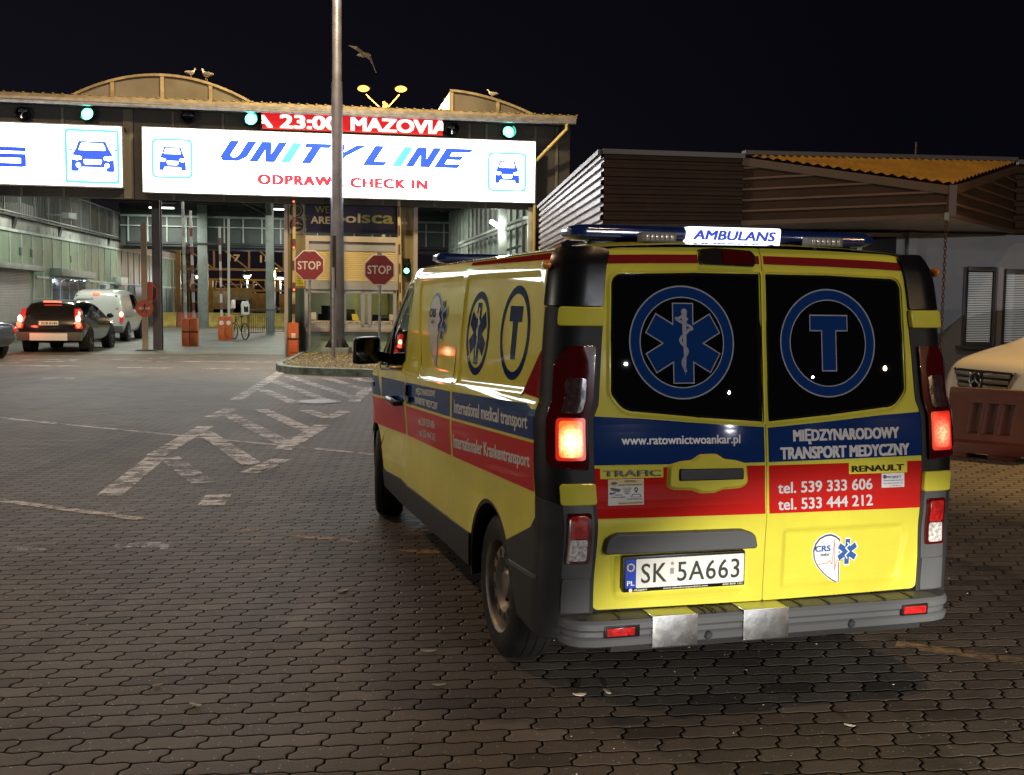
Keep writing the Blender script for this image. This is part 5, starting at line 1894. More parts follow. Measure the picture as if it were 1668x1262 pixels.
def stop_sign(x, y, z, R_, lab):
    o = empty('stop_sign', (x, y, 0), math.radians(-4), lab, 'stop sign', 'stop signs on the island')
    oc = [(R_ * math.cos(PI / 8 + k * PI / 4), R_ * math.sin(PI / 8 + k * PI / 4)) for k in range(8)]
    pl = MB().prism(oc, lambda u, v, d: (u, -.045 + d, z + v), -.004, .012).build('sign_board', SIGNWH, o, bevel=.003)
    fn_ = lambda u, v, off: ((u, -.049 - off, z + v), (0, -1, 0))
    Flat(fn_).poly([(a * .94, b_ * .94) for a, b_ in oc], .0015).build('sign_face', OCTR, pl)
    Flat(fn_).text('STOP', -.72 * R_, -.24 * R_, .72 * R_, .52 * R_, .003, bold=.02, spacing=1.05).build('sign_lettering', SIGNWH, pl)
    MB().tube([(0, 0, 0), (0, 0, z + .93 * R_)], .032, 10).build('post', GUT, o, smooth=True)
    MB().box(-.05, .05, -.06, .04, z + .36, z + .40).box(-.05, .05, -.06, .04, z - .42, z - .38).build('clamp', SIGNBK, o)


stop_sign(-5.70, 30.75, 2.58, .452, 'red octagonal STOP sign left of the tall grey pole')
stop_sign(-3.19, 26.22, 2.36, .392, 'red octagonal STOP sign right of the tall grey pole, nearest the ambulance')

ns = empty('no_pedestrians_sign', TL(-4.36, 2.62), T10, 'round red no pedestrians sign on a cream post beside the column', 'sign')
MB().box(-.085, .085, -.06, .06, 0, 3.9).build('post', mat('cream_post', (.36, .30, .22), .5), ns)
MB().lathe([(.0001, .015), (.26, .015), (.26, 0)], (0, -.08, 1.30), (0, -1, 0), 32).build('sign_board', mat('sign_orange_red', (.48, .085, .045), .4), ns)
nf = lambda u, v, off: ((u, -.096 - off, 1.30 + v), (0, -1, 0))
Flat(nf).poly([(-.17, -.035), (.17, -.035), (.17, .035), (-.17, .035)], .001).build('white_bar', mat('sign_cream', (.55, .48, .36), .4), ns)
F = Flat(nf).poly(ell(.02, .115, .022, n=14), .002)
F.stroke([(.015, .09), (.0, -.01)], .04, .002).stroke([(.0, -.01), (.05, -.06), (.06, -.14)], .025, .002).stroke([(.0, -.01), (-.03, -.08), (-.09, -.12)], .025, .002).stroke([(.01, .07), (.06, .03), (.09, .04)], .018, .002).stroke([(.01, .07), (-.05, .04), (-.06, -.02)], .018, .002)
F.build('walking_figure', mat('print_black', (.02, .02, .025), .5), ns)
MB().lathe([(.0001, .04), (.30, .035), (.36, 0)], (.05, -.1, 0), (0, 0, 1), 18).build('rubber_foot', RUB, ns)
MB().box(.10, .22, -.04, .06, 1.55, 2.1).tube([(.16, 0, 2.05), (.36, 0, 1.9), (.34, 0, 1.6), (.2, 0, 1.45)], .02, 6).build('cable_box', mat('red_box', (.40, .06, .03), .5), ns)

# traffic island
isl = [(-5.62, 27.2), (-5.55, 25.6), (-5.25, 24.5), (-4.75, 23.85), (-3.9, 23.55), (-3.0, 23.35), (-1.8, 23.2), (.6, 23.4), (1.0, 24.6), (.9, 30.4), (-3.0, 31.6), (-6.0, 31.0)]
isl = rpoly(isl, .5, 4)
I0 = empty('traffic_island', (0, 0, 0), 0, 'raised traffic island with a mossy kerb in front of the booth', 'traffic island')
cen = (-2.6, 27.3)
ins = [(x + (cen[0] - x) * .045, y + (cen[1] - y) * .045) for x, y in isl]
kb = MB()
n = len(isl)
for i in range(n):
    j = (i + 1) % n
    a, b_, c, d = isl[i], isl[j], ins[j], ins[i]
    kb.add([(*a, 0), (*b_, 0), (*c, 0), (*d, 0), (*a, .155), (*b_, .155), (*c, .165), (*d, .165)], [(0, 1, 5, 4), (4, 5, 6, 7), (2, 3, 7, 6)])
kb.build('kerb', mat('mossy_kerb', (.13, .19, .185), .7, var=.6, vscale=5, bump=.5, bscale=30), I0)
obj('soil', [(x, y, .135) for x, y in ins], [tuple(range(n))], mat('dry_soil', (.085, .068, .035), .9, var=.5, vscale=8, bump=.8, bscale=50), I0)


vs, fs = [], []
rr = random.Random(3)
k = 0
while k < 7500:
    x, y = rr.uniform(-5.7, 1), rr.uniform(23.2, 31.5)
    edge = 0
    if not within(x, y, ins):
        if rr.random() < .04 and x < -4.4 and y < 27.5:
            edge = 1
        else:
            continue
    k += 1
    t, tl, ln = rr.uniform(0, 2 * PI), rr.uniform(.0, .5), rr.uniform(.02, .075)
    z = .0 if edge else .14
    dx, dy = math.cos(t), math.sin(t)
    wv = rr.uniform(.006, .014)
    p = Vector((x, y, z + rr.uniform(0, .03)))
    q = p + Vector((dx * math.cos(tl), dy * math.cos(tl), math.sin(tl))) * ln
    nn = Vector((-dy, dx, 0)) * wv
    i = len(vs)
    vs += [p - nn * .4, p + nn * .4, p.lerp(q, .5) + nn, q, p.lerp(q, .5) - nn]
    fs.append((i, i + 1, i + 2, i + 3, i + 4))
lv = obj('dry_leaf_litter', vs, fs, mat('dry_leaf', (.46, .38, .14), .7, var=.7, vscale=6))
tag(lv, 'yellow dry leaves and grass covering the island', 'leaf litter', kind='stuff')

pole = empty('light_mast', (-4.92, 30.65, .0), 0, 'tall tapering grey mast on the island, rising out of the picture', 'mast')
PG = mat('galvanised', (.12, .125, .17), .45, metal=.35, var=.3, vscale=1.5)
MB().tube([(0, 0, .2), (0, 0, 7.6), (0, 0, 7.62), (0, 0, 14), (0, 0, 24.5)], [.205, .150, .135, .125, .09], 12).build('shaft', PG, pole, smooth=True)
MB().box(-.36, .36, -.36, .36, .12, .30).build('base_plate', mat('mast_base', (.20, .24, .26), .6, var=.4), pole, bevel=.02)
b = MB()
for k in range(8):
    t = k * PI / 4 + .2
    b.prism([(.0, .30), (.16, .30), (.0, .55)], lambda u, v, d: (math.cos(t) * (.19 + u) - math.sin(t) * d, math.sin(t) * (.19 + u) + math.cos(t) * d, v), -.012, .012)
b.build('stiffener', DARK, pole)
MB().box(-.09, .0, -.215, -.19, 1.95, 3.4).build('cable_slot', DARK, pole)
hd = MB()
for k in range(6):
    t = k * PI / 3
    hd.box(.7 * math.cos(t) - .22, .7 * math.cos(t) + .22, .7 * math.sin(t) - .22, .7 * math.sin(t) + .22, 24.2, 24.5)
hd.lathe([(.62, 24.52), (.72, 24.52), (.72, 24.58), (.62, 24.58)], (0, 0, 0), (0, 0, 1), 20).box(-.7, .7, -.04, .04, 24.5, 24.57)
hd.build('lamp_ring', GUT, pole)
th = empty('steel_post', (-4.51, 27.49, .14), 0, 'thin grey steel post standing on the island before the mast', 'post')
MB().tube([(0, 0, 0), (0, 0, 2.3)], .045, 10).build('tube', GUT, th, smooth=True)

# bicycle by the barriers
BK = mat('bicycle_black', (.015, .015, .017), .35)
bi = empty('bicycle', TL(-2.2, 11.9), T10 + .5, 'black bicycle with a white child seat parked beside the orange barriers', 'bicycle')
for y in (-.5, .5):
    w_ = MB().lathe([(.30, -.015), (.335, -.018), (.34, 0), (.335, .018), (.30, .015)], (0, y, .34), (1, 0, 0), 28)
    for k in range(10):
        t = k * PI / 5
        w_.bar((0, y, .34), (0, y + .3 * math.cos(t), .34 + .3 * math.sin(t)), .006, .006)
    w_.build('wheel', BK, bi)
MB().tube([(0, .5, .34), (0, .32, .95)], .018, 6).tube([(0, .36, .82), (0, -.12, .36), (0, -.2, .85), (0, .36, .80)], .016, 6).tube([(0, -.5, .34), (0, -.16, .75)], .012, 6).tube([(0, -.5, .34), (0, -.12, .34)], .012, 6).build('frame', BK, bi)
MB().tube([(-.28, .22, 1.05), (-.1, .33, 1.0), (.1, .33, 1.0), (.28, .22, 1.05)], .015, 6).build('handlebar', BK, bi)
MB().ball((0, -.2, .92), .1, 10, 6, (.8, 1.3, .4)).build('saddle', BK, bi)
cs = MB().prism(rpoly([(-.14, 1.0), (.14, 1.0), (.15, 1.4), (.10, 1.52), (-.10, 1.52), (-.15, 1.4)], .05), lambda u, v, d: (u, -.52 + d, v), -.08, .08).build('child_seat', WHT, bi, bevel=.02)
F = Flat(lambda u, v, off: ((u, -.60 - off, v), (0, -1, 0))).poly(rpoly([(-.09, 1.1), (.09, 1.1), (.09, 1.36), (.03, 1.30), (-.03, 1.30), (-.09, 1.36)], .02), .003)
F.build('seat_pad', BK, cs)

fe = empty('crowd_fence', TL(-2.0, 14.5), T10 + 1.1, 'thin steel crowd fence beside the bicycle under the canopy', 'fence')
b = MB().tube([(0, 0, .05), (0, 0, 1.15), (4.2, 0, 1.15), (4.2, 0, .05)], .022, 6).tube([(0, 0, .2), (4.2, 0, .2)], .015, 6)
b.build('frame', DST, fe)
b = MB()
for k in range(22):
    b.tube([(.18 + k * .18, 0, .2), (.18 + k * .18, 0, 1.15)], .009, 5)
b.build('bars', DST, fe)

# ================================================================ YARD BEYOND THE CANOPY
YST = mat('yellow_steel', (.46, .30, .05), .5, var=.25, vscale=2)
TST = mat('ochre_steel', (.26, .20, .12), .55, var=.2, vscale=2)


def truss(name, s0, s1, w, z0, z1, t, m, label, step, dia=True, legs=()):
    o = empty(name, TL(s0, w), T10, label, 'gantry')
    b = MB()
    L = s1 - s0
    for z in (z0, z1):
        b.box(0, L, -t, t, z - t, z + t)
    x = 0
    while x < L:
        b.box(x - t * .8, x + t * .8, -t * .8, t * .8, z0, z1)
        if dia and x + step < L + .1:
            b.bar((x, 0, z1), (x + step, 0, z0), t * 1.3, t * 1.3)
        x += step
    b.build('lattice', m, o)
    for lx in legs:
        MB().box(lx - .14, lx + .14, -.14, .14, 0, z1).build('leg', m, o)
    return o


truss('lattice_gantry', -7.2, 3.2, 40, 2.12, 2.80, .055, YST, 'low yellow lattice gantry crossing the yard behind the canopy', .78, legs=(1.25,))
o = truss('lattice_gantry', -8.4, 4.2, 44, 3.55, 5.35, .075, TST, 'high brown lattice gantry carrying lane numbers behind the canopy', 2.3, legs=(0, 12.6))
F = Flat(lambda u, v, off: ((u, -.1 - off, v), (0, -1, 0)))
F.text('17', 3.3, 4.10, 4.0, .46, .01, bold=.04).text('18', 5.35, 4.05, 6.05, .50, .01, bold=.04)
F.build('lane_number', mat('number_white', (.55, .50, .45), .5), o)
F = Flat(lambda u, v, off: ((u, -.08 - off, v), (0, -1, 0)))
for i in range(2):
    for k in range(3):
        F.poly([(i * 1.42 + 4.10, 2.20 + k * .1), (i * 1.42 + 4.36, 2.20 + k * .1), (i * 1.42 + 4.36, 2.25 + k * .1), (i * 1.42 + 4.10, 2.25 + k * .1)], .01)
bt = empty('yellow_post', TL(-6.0, 36), T10, 'slim yellow post with a red and white barrier arm behind the lanes', 'post')
MB().box(-.07, .07, -.07, .07, 0, 4.3).build('post', YST, bt)
arm = MB().bar((0, 0, 4.2), (-1.1, 0, 2.2), .09, .06, up=(0, 1, 0)).build('arm', BOOMW, bt)
for k in range(4):
    t = .1 + k * .24
    MB().bar((-1.1 * t, -.004, 4.2 - 2 * t), (-1.1 * (t + .12), -.004, 4.2 - 2 * (t + .12)), .096, .07, up=(0, 1, 0)).build('arm_band', BOOMR, arm)
YB = mat('yellow_concrete', (.40, .29, .05), .7, var=.4, vscale=2)
RB2 = mat('red_concrete', (.28, .06, .035), .7, var=.3, vscale=2)
for i in range(9):
    s = -8.2 + i * 1.28
    m = RB2 if i in (1, 8) else YB
    o = empty('concrete_barrier', TL(s, 31), T10, None, 'barrier', 'concrete barriers behind the canopy')
    o['label'] = ('red painted concrete barrier at the left of the barrier row behind the lanes' if i == 1 else 'red painted concrete barrier at the right end of the barrier row') if m is RB2 else 'yellow painted concrete barrier in the row behind the lanes'
    MB().prism([(-.28, 0), (.28, 0), (.26, .22), (.13, .38), (.09, .80), (-.09, .80), (-.13, .38), (-.26, .22)], lambda u, v, d: (d, u, v), 0.02, 1.26).build('barrier_block', m, o, bevel=.015)

tk = empty('container_truck', TL(-6.9, 41), T10, 'white truck trailer with yellow and black marks parked behind the lanes', 'truck')
MB().box(0, 1.9, 0, 7, .9, 2.25).build('box_body', mat('white_tarpaulin', (.42, .46, .44), .5, var=.3), tk, bevel=.02)
F = Flat(lambda u, v, off: ((u, -off, v), (0, -1, 0)))
for k in range(4):
    F.poly([(.1 + k * .4, .95), (.3 + k * .4, .95), (.15 + k * .4, 1.35), (-.05 + k * .4, 1.35)], .004)
F.build('warning_stripe', YST, tk)
MB().box(.1, 1.8, .3, 6.5, .55, .9).build('chassis', DARK, tk)
for x in (.15, 1.75):
    MB().lathe([(.0001, .13), (.48, .13), (.48, -.13), (.0001, -.13)], (x, 1.2, .48), (1, 0, 0), 20).build('wheel', RUB, tk, smooth=True)
for s, w, wd, z0, z1, lab in ((-3.45, 41, 1.2, .75, 1.95, 'ochre freight crate left of the grey canopy column'), (-1.75, 42, 1.5, .6, 1.95, 'ochre freight crate right of the grey canopy column')):
    o = empty('freight_crate', TL(s, w), T10, lab, 'crate', 'ochre crates behind the canopy')
    MB().box(0, wd, 0, 1.4, z0, z1).build('crate_body', mat('ochre_crate', (.28, .20, .09), .6, var=.25), o, bevel=.01)
    b = MB()
    for k in range(4):
        b.box(k * (wd - .06) / 3, .06 + k * (wd - .06) / 3, -.03, -.002, z0, z1)
    b.build('batten', TST, o)
    MB().box(.1, .25, 0.1, 1.3, 0, z0).box(wd - .25, wd - .1, 0.1, 1.3, 0, z0).build('skid', DARK, o)
rp = empty('boarding_stairs', TL(-5.2, 43), T10, 'grey boarding stairs beside the white trailer', 'stairs')
b = MB()
for k in range(8):
    b.box(1.6 + k * .28, 1.92 + k * .28, 0, 1.2, 1.5 - k * .19, 1.55 - k * .19)
b.bar((1.5, 0, 2.2), (3.9, 0, .6), .05, .05).bar((1.5, 1.2, 2.2), (3.9, 1.2, .6), .05, .05).box(0, 1.6, 0, 1.2, 1.5, 1.56).box(0, 1.6, 0, .05, 1.56, 2.3).box(-.1, 1.9, -.1, 1.3, 2.5, 2.56)
for x, y in ((0, 0), (1.5, 0), (0, 1.15), (1.5, 1.15)):
    b.box(x, x + .06, y, y + .06, 0, 2.5)
b.build('stair_frame', GREY, rp)


def lamp_post(x, y, h, c, power, lab, r=.14, watt=200):
    o = empty('yard_lamp', (x, y, 0), 0, lab, 'lamp', 'lamp posts in the yard beyond the canopy')
    MB().tube([(0, 0, 0), (0, 0, h)], [.09, .06], 8).build('post', GUT, o, smooth=True)
    MB().box(-.28, .28, -.22, .18, h, h + .12).build('lamp_head', GREY, o, bevel=.02)
    MB().ball((0, -.1, h - .06), r, 10, 7, (1.2, 1., .6)).build('bulb', glow('lamp_%d_%d' % (int(c[2] * 100), int(power)), c, power), o, smooth=True)
    if watt:
        light('POINT', 'yard_lamp_light', (x, y - .2, h - .35), watt, c, shadow_soft_size=.15)
    return o


x, y, z = TL(-4.05, 46)
lamp_post(x, y, 3.15, (.75, .88, 1.), 14, 'white yard lamp seen left of the grey canopy column', .17)
x, y, z = TL(-1.78, 46)
lamp_post(x, y, 3.05, (.75, .88, 1.), 14, 'white yard lamp seen right of the grey canopy column', .2)
x, y, z = TL(-2.25, 48)
lamp_post(x, y, 3.7, (1., .55, .18), 9, 'small orange yard lamp between the two white ones', .12, 700)
x, y, z = TL(-7.3, 46)
lamp_post(x, y, 3.1, (.85, .93, 1.), 12, 'white yard lamp above the parked trailer', .16)
x, y, z = TL(-9.2, 40)
# sodium light over the far yard
light('POINT', 'far_yard_sodium', TL(-3, 38, 9), 1300, SODIUM, shadow_soft_size=.3)

tw = empty('twin_street_lamp', (-6.5, 55, 0), 0, 'twin-armed street lamp with two bright sodium heads above the canopy roof', 'street lamp')
MB().tube([(0, 0, 0), (0, 0, 11.4)], [.11, .07], 8).tube([(-.08, 0, 11.0), (-.9, 0, 11.75)], .035, 6).tube([(.08, 0, 11.0), (.75, 0, 11.75)], .035, 6).build('post', mat('ochre_pipe', (.42, .33, .12), .45), tw, smooth=True)
BULB = mat('sodium_bulb', (0., 0., 0.), .9, spec=0., emit=(1., .44, .07), power=4.5)
for x in (-1.0, .85):
    h_ = MB().ball((x, 0, 12.06), .30, 12, 8, (1.2, .8, .55)).build('lamp_head', mat('dark_lamp_head', (.01, .01, .01), .8, spec=0.), tw, smooth=True)
    MB().ball((x, -.14, 12.0), .25, 12, 8, (1.15, .8, .6)).build('bulb', BULB, h_, smooth=True)
    light('POINT', 'twin_lamp_light', (-6.5 + x, 53.2, 11.2), 1500, SODIUM, shadow_soft_size=.25)
MB().ball((.1, -.15, 11.2), .12, 10, 6).build('small_lamp', BULB, tw, smooth=True)

# ================================================================ GULLS
FEA = mat('gull_white', (.78, .70, .50), .7, var=.15, vscale=20)
FEG = mat('gull_grey', (.26, .25, .22), .7)


def gull(s, w, z, rz, sc, lab):
    o = empty('gull', TL(s, w, z), rz, lab, 'gull', 'gulls perched on the canopy roof')
    secs = [(-.22, .20, .012, .010), (-.13, .19, .045, .035), (-.03, .18, .075, .07), (.07, .20, .082, .085), (.14, .245, .062, .07), (.175, .30, .042, .045), (.195, .345, .040, .042), (.215, .365, .030, .030), (.235, .36, .012, .012), (.275, .352, .004, .004)]
    vs, fs = [], []
    N = 10
    for x, zz, ry, rz_ in secs:
        for k in range(N):
            t = 2 * PI * k / N
            vs.append((x * sc, ry * math.cos(t) * sc, (zz + rz_ * math.sin(t)) * sc))
    for i in range(len(secs) - 1):
        for k in range(N):
            fs.append((i * N + k, i * N + (k + 1) % N, (i + 1) * N + (k + 1) % N, (i + 1) * N + k))
    obj('body', vs, fs, FEA, o, smooth=True)
    for sy in (-1, 1):
        MB().ball((-.05 * sc, sy * .072 * sc, .20 * sc), .1 * sc, 10, 6, (1.7, .22, .55)).build('wing', FEG, o, smooth=True)
        MB().tube([(.03 * sc, sy * .03 * sc, .12 * sc), (.03 * sc, sy * .03 * sc, 0)], .007 * sc, 5).box(.02 * sc, .07 * sc, (sy * .03 - .02) * sc, (sy * .03 + .02) * sc, 0, .008 * sc).build('leg', mat('gull_leg', (.4, .25, .12), .6), o)
    return o


gull(-2.27, .78, 7.86, 2.6, .95, 'gull standing tallest on the curved rooflight at the left')
gull(-2.74, .80, 7.93, .9, .75, 'smaller gull just left of the tall one on the curved rooflight')
gull(6.05, .82, 7.72, 2.9, .75, 'lone gull on the right-hand rooflight slope')
fg = empty('gull', (-2.74, 20.0, 6.02), .5, 'gull flying with spread wings beside the tall mast', 'gull')
secs = [(-.20, .010, .008), (-.12, .04, .03), (0, .06, .055), (.1, .055, .05), (.17, .035, .035), (.21, .025, .025), (.25, .005, .005)]
vs, fs = [], []
for x, ry, rz_ in secs:
    for k in range(8):
        t = 2 * PI * k / 8
        vs.append((x, ry * math.cos(t), rz_ * math.sin(t) + .2 * x))
for i in range(len(secs) - 1):
    for k in range(8):
        fs.append((i * 8 + k, i * 8 + (k + 1) % 8, (i + 1) * 8 + (k + 1) % 8, (i + 1) * 8 + k))
bd = obj('body', vs, fs, FEA, fg, smooth=True)
bd.rotation_euler = (.3, 0, .5)
fg.scale = (.82, .82, .82)
for tip, mid_ in (((.30, -.02, -.36), (.16, -.02, -.06)), ((-.34, .02, .17), (-.16, .0, .13))):
    A = Vector((.03, 0, .02))
    Mm, T_ = Vector(mid_), Vector(tip)
    up_ = Vector((.05, .10, .06))
    vs = [A - up_ * 1.1, A + up_ * .8, Mm + up_, T_, Mm - up_ * .9]
    vs2 = [v + Vector((0, -.012, 0)) for v in vs]
    obj('wing', vs + vs2, [(0, 1, 2, 4), (4, 2, 3), (5, 9, 7, 6), (9, 8, 7), (0, 5, 6, 1), (1, 6, 7, 2), (2, 7, 8, 3), (3, 8, 9, 4), (4, 9, 5, 0)], FEA, fg)

# ================================================================ RIGHT-HAND OFFICE BUILDING
OB = empty('office_building', (0, 0, 0), 0, 'low white office with brown corrugated fascia and a projecting corner roof', 'building')
BRN = mat('brown_corrugated', (.050, .030, .020), .65, spec=.15, var=.2, vscale=1.5)
LIL = mat('lilac_corrugated', (.32, .28, .30), .42, metal=.25, var=.2, vscale=2)
OCH = mat('ochre_corrugated', (.62, .34, .06), .45, var=.2, vscale=2)
WALL = mat('white_render', (.32, .345, .40), .8, var=.15, vscale=.6, bump=.15, bscale=80)
K0, A0, C0, B0_, E0 = Vector((1.29, 16., 0)), Vector((3.33, 16.10, 0)), Vector((5.73, 14.48, 0)), Vector((7.88, 17.4, 0)), Vector((16, 18.0, 0))
L0 = Vector((.62, 25.4, 0))


def corrug(name, a, b_, za0, za1, zb0, zb1, pitch, depth, m, parent=OB, flip=1):
    """horizontal corrugated sheet between two plan points (heights at each end)"""
    mb = MB()
    d = (b_ - a).normalized()
    nrm = Vector((d.y, -d.x, 0)) * flip
    n = max(3, int(round((za1 - za0) / pitch)))
    pr = []
    for k in range(n):
        for t, o in ((0, 0), (.30, 0), (.42, depth), (.88, depth)):
            pr.append(((k + t) / n, o))
    pr.append((1, 0))
    vs = []
    for t, o in pr:
        vs.append(a + nrm * o + Vector((0, 0, za0 + (za1 - za0) * t)))
    for t, o in pr:
        vs.append(b_ + nrm * o + Vector((0, 0, zb0 + (zb1 - zb0) * t)))
    N = len(pr)
    for t, o in ((0, -.06), (1, -.06)):
        pass
    fs = [(i, i + 1, N + i + 1, N + i) for i in range(N - 1)]
    mb.add(vs, fs)
    # back of the sheet
    bk = [a - nrm * .05 + Vector((0, 0, za0)), a - nrm * .05 + Vector((0, 0, za1)), b_ - nrm * .05 + Vector((0, 0, zb1)), b_ - nrm * .05 + Vector((0, 0, zb0))]
    mb.add(bk, [(0, 1, 2, 3)])
    return mb.build(name, m, parent)


corrug('fascia', K0, A0, 2.80, 3.80, 2.82, 3.77, .13, .03, BRN)
corrug('fascia', L0, K0, 2.80, 3.80, 2.80, 3.80, .125, .045, LIL)
corrug('fascia', B0_, E0, 2.82, 3.88, 2.82, 3.88, .21, .045, BRN)
ua = A0 + Vector((.0, -.02, 0))


def tri_fascia(a, b_, z0a, z1a, z0b, z1b, nm):
    """planked fascia whose top edge slopes"""
    mb = MB()
    d = (b_ - a).normalized()
    nrm = Vector((d.y, -d.x, 0))
    mb.add([a + Vector((0, 0, z0a)), b_ + Vector((0, 0, z0b)), b_ + Vector((0, 0, z1b)), a + Vector((0, 0, z1a))], [(0, 1, 2, 3)])
    mb.add([a - nrm * .06 + Vector((0, 0, z0a)), b_ - nrm * .06 + Vector((0, 0, z0b)), b_ - nrm * .06 + Vector((0, 0, z1b)), a - nrm * .06 + Vector((0, 0, z1a))], [(3, 2, 1, 0)])
    r = mb.build(nm, BRN, OB)
    rb = MB()
    for k in range(6):
        z = 2.85 + k * .155
        # length on which the rib lies below the sloping top
        za, zb = z1a - .10, z1b - .10
        t0, t1 = 0., 1.
        if z > zb and za > zb:
            t1 = (za - z) / (za - zb)
        if z > za and zb > za:
            t0 = (z - za) / (zb - za)
        if t1 - t0 < .03:
            continue
        p, q = a.lerp(b_, t0), a.lerp(b_, t1)
        rb.bar(p + nrm * .012 + Vector((0, 0, z)), q + nrm * .012 + Vector((0, 0, z)), .03, .028)
    rb.build('fascia_rib', mat('brown_rib', (.12, .062, .03), .5), r)
    bb = MB().bar(a + nrm * .02 + Vector((0, 0, z1a - .05)), b_ + nrm * .02 + Vector((0, 0, z1b - .05)), .05, .11)
    bb.bar(a + nrm * .01 + Vector((0, 0, z0a)), b_ + nrm * .01 + Vector((0, 0, z0b)), .04, .05)
    bb.build('barge_board', mat('brown_board', (.085, .048, .026), .5), r)


tri_fascia(A0, C0, 2.82, 3.77, 2.85, 3.22, 'corner_fascia')
tri_fascia(C0, B0_, 2.85, 3.22, 2.83, 3.88, 'corner_fascia')
MB().box(C0.x - .05, C0.x + .05, C0.y - .05, C0.y + .05, 2.83, 3.24).build('corner_board', mat('brown_board', (.085, .048, .026), .5), OB)
# corrugated corner roof sloping down to the corner
mb = MB()
top_a, top_b, tip = Vector((A0.x, A0.y, 3.80)), Vector((B0_.x, B0_.y, 3.92)), Vector((C0.x, C0.y, 3.25))
dirr = (top_b - top_a)
N = 76
prev = None
fall = (tip - (top_a + dirr * .55)) * .0 + (tip - top_a.lerp(top_b, .52))
row0, row1 = [], []
for i in range(N + 1):
    t = i / N
    o = (.035 if (i // 1) % 2 else 0.)
    p = top_a + dirr * t + Vector((0, 0, o))
    # foot on the V of the two barge boards, following the fall line
    sfoot = t
    if t < .52:
        q = top_a.lerp(tip, t / .52)
    else:
        q = tip.lerp(top_b, (t - .52) / .48)
    row0.append(p)
    row1.append(q + Vector((0, 0, o)))
for i in range(N):
    mb.add([row0[i], row0[i + 1], row1[i + 1], row1[i]], [(0, 1, 2, 3)])
mb.build('corner_roof', OCH, OB)
b = MB().bar(K0 + Vector((-.02, -.05, 3.82)), A0 + Vector((0, -.05, 3.79)), .10, .07).bar(top_a + Vector((0, .02, .05)), top_b + Vector((0, .02, .05)), .12, .06).bar(B0_ + Vector((0, -.05, 3.92)), E0 + Vector((0, -.05, 3.9)), .1, .07).bar(L0 + Vector((-.04, 0, 3.82)), K0 + Vector((-.04, 0, 3.82)), .10, .07)
b.build('roof_edge', mat('grey_edge', (.10, .095, .10), .5), OB)
MB().add([(1.35, 16.08, 3.80), (3.33, 16.15, 3.78), (7.88, 17.45, 3.88), (16, 18.05, 3.88), (16, 30, 3.88), (.68, 30, 3.82), (.68, 25.4, 3.80)], [tuple(range(7))]).build('flat_roof', DST, OB)
MB().add([(1.33, 16.06, 2.83), (3.33, 16.13, 2.84), (5.73, 14.5, 2.86), (7.88, 17.42, 2.86), (16, 18.05, 2.84), (16, 18.8, 2.84), (1.3, 17.6, 2.83)], [tuple(range(7))]).build('soffit', mat('white_soffit', (.36, .36, .37), .7), OB)
wy = lambda x: 17.25 + (x - 1.5) * .06
b = MB()
b.hexa([(1.5, wy(1.5), 0), (16, wy(16), 0), (16, wy(16) + .3, 0), (1.5, wy(1.5) + .3, 0)], [(1.5, wy(1.5), 2.82), (16, wy(16), 2.82), (16, wy(16) + .3, 2.82), (1.5, wy(1.5) + .3, 2.82)])
b.hexa([(1.5, wy(1.5) + .3, 0), (1.8, wy(1.5) + .3, 0), (1.0, 30, 0), (.8, 30, 0)], [(1.5, wy(1.5) + .3, 2.82), (1.8, wy(1.5) + .3, 2.82), (1.0, 30, 2.82), (.8, 30, 2.82)])
b.build('wall', WALL, OB)
MB().hexa([(1.48, wy(1.5) - .03, 0), (16, wy(16) - .03, 0), (16, wy(16) - .004, 0), (1.48, wy(1.5) - .004, 0)], [(1.48, wy(1.5) - .03, .32), (16, wy(16) - .03, .32), (16, wy(16) - .004, .32), (1.48, wy(1.5) - .004, .32)]).build('plinth', mat('grey_plinth', (.10, .10, .105), .7, var=.3), OB)
MB().box(2.6, 3.5, wy(3) - .06, wy(3) - .01, .05, 2.1).build('door', mat('grey_door', (.12, .14, .14), .4), OB, bevel=.01)
WFR = mat('window_frame_grey', (.10, .10, .11), .5)
SLAT = mat('glowing_blind_slat', (.80, .82, .84), .5, emit=(.80, .92, .92), power=.10)  # faint emission stands in for room light through the slats


def office_window(x0, x1, z0, z1, blind=True):
    y0 = wy((x0 + x1) / 2)
    f = MB()
    f.box(x0 - .06, x0, y0 - .05, y0 - .005, z0 - .06, z1 + .06).box(x1, x1 + .06, y0 - .05, y0 - .005, z0 - .06, z1 + .06).box(x0, x1, y0 - .05, y0 - .005, z1, z1 + .06).box(x0, x1, y0 - .05, y0 - .005, z0 - .06, z0)
    fr = f.build('window', WFR, OB, bevel=.006)
    MB().box(x0, x1, y0 - .012, y0 - .006, z0, z1).build('pane', mat('office_glass', (.015, .018, .02), .08, coat=.6), fr)
    if blind:
        b = MB()
        n = int((z1 - z0) / .028)
        for k in range(n):
            z = z0 + .014 + k * .028
            b.hexa([(x0 + .02, y0 - .030, z - .010), (x1 - .02, y0 - .030, z - .010), (x1 - .02, y0 - .016, z + .004), (x0 + .02, y0 - .016, z + .004)],
                   [(x0 + .02, y0 - .030, z - .008), (x1 - .02, y0 - .030, z - .008), (x1 - .02, y0 - .016, z + .006), (x0 + .02, y0 - .016, z + .006)])
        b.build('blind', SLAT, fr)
    return fr


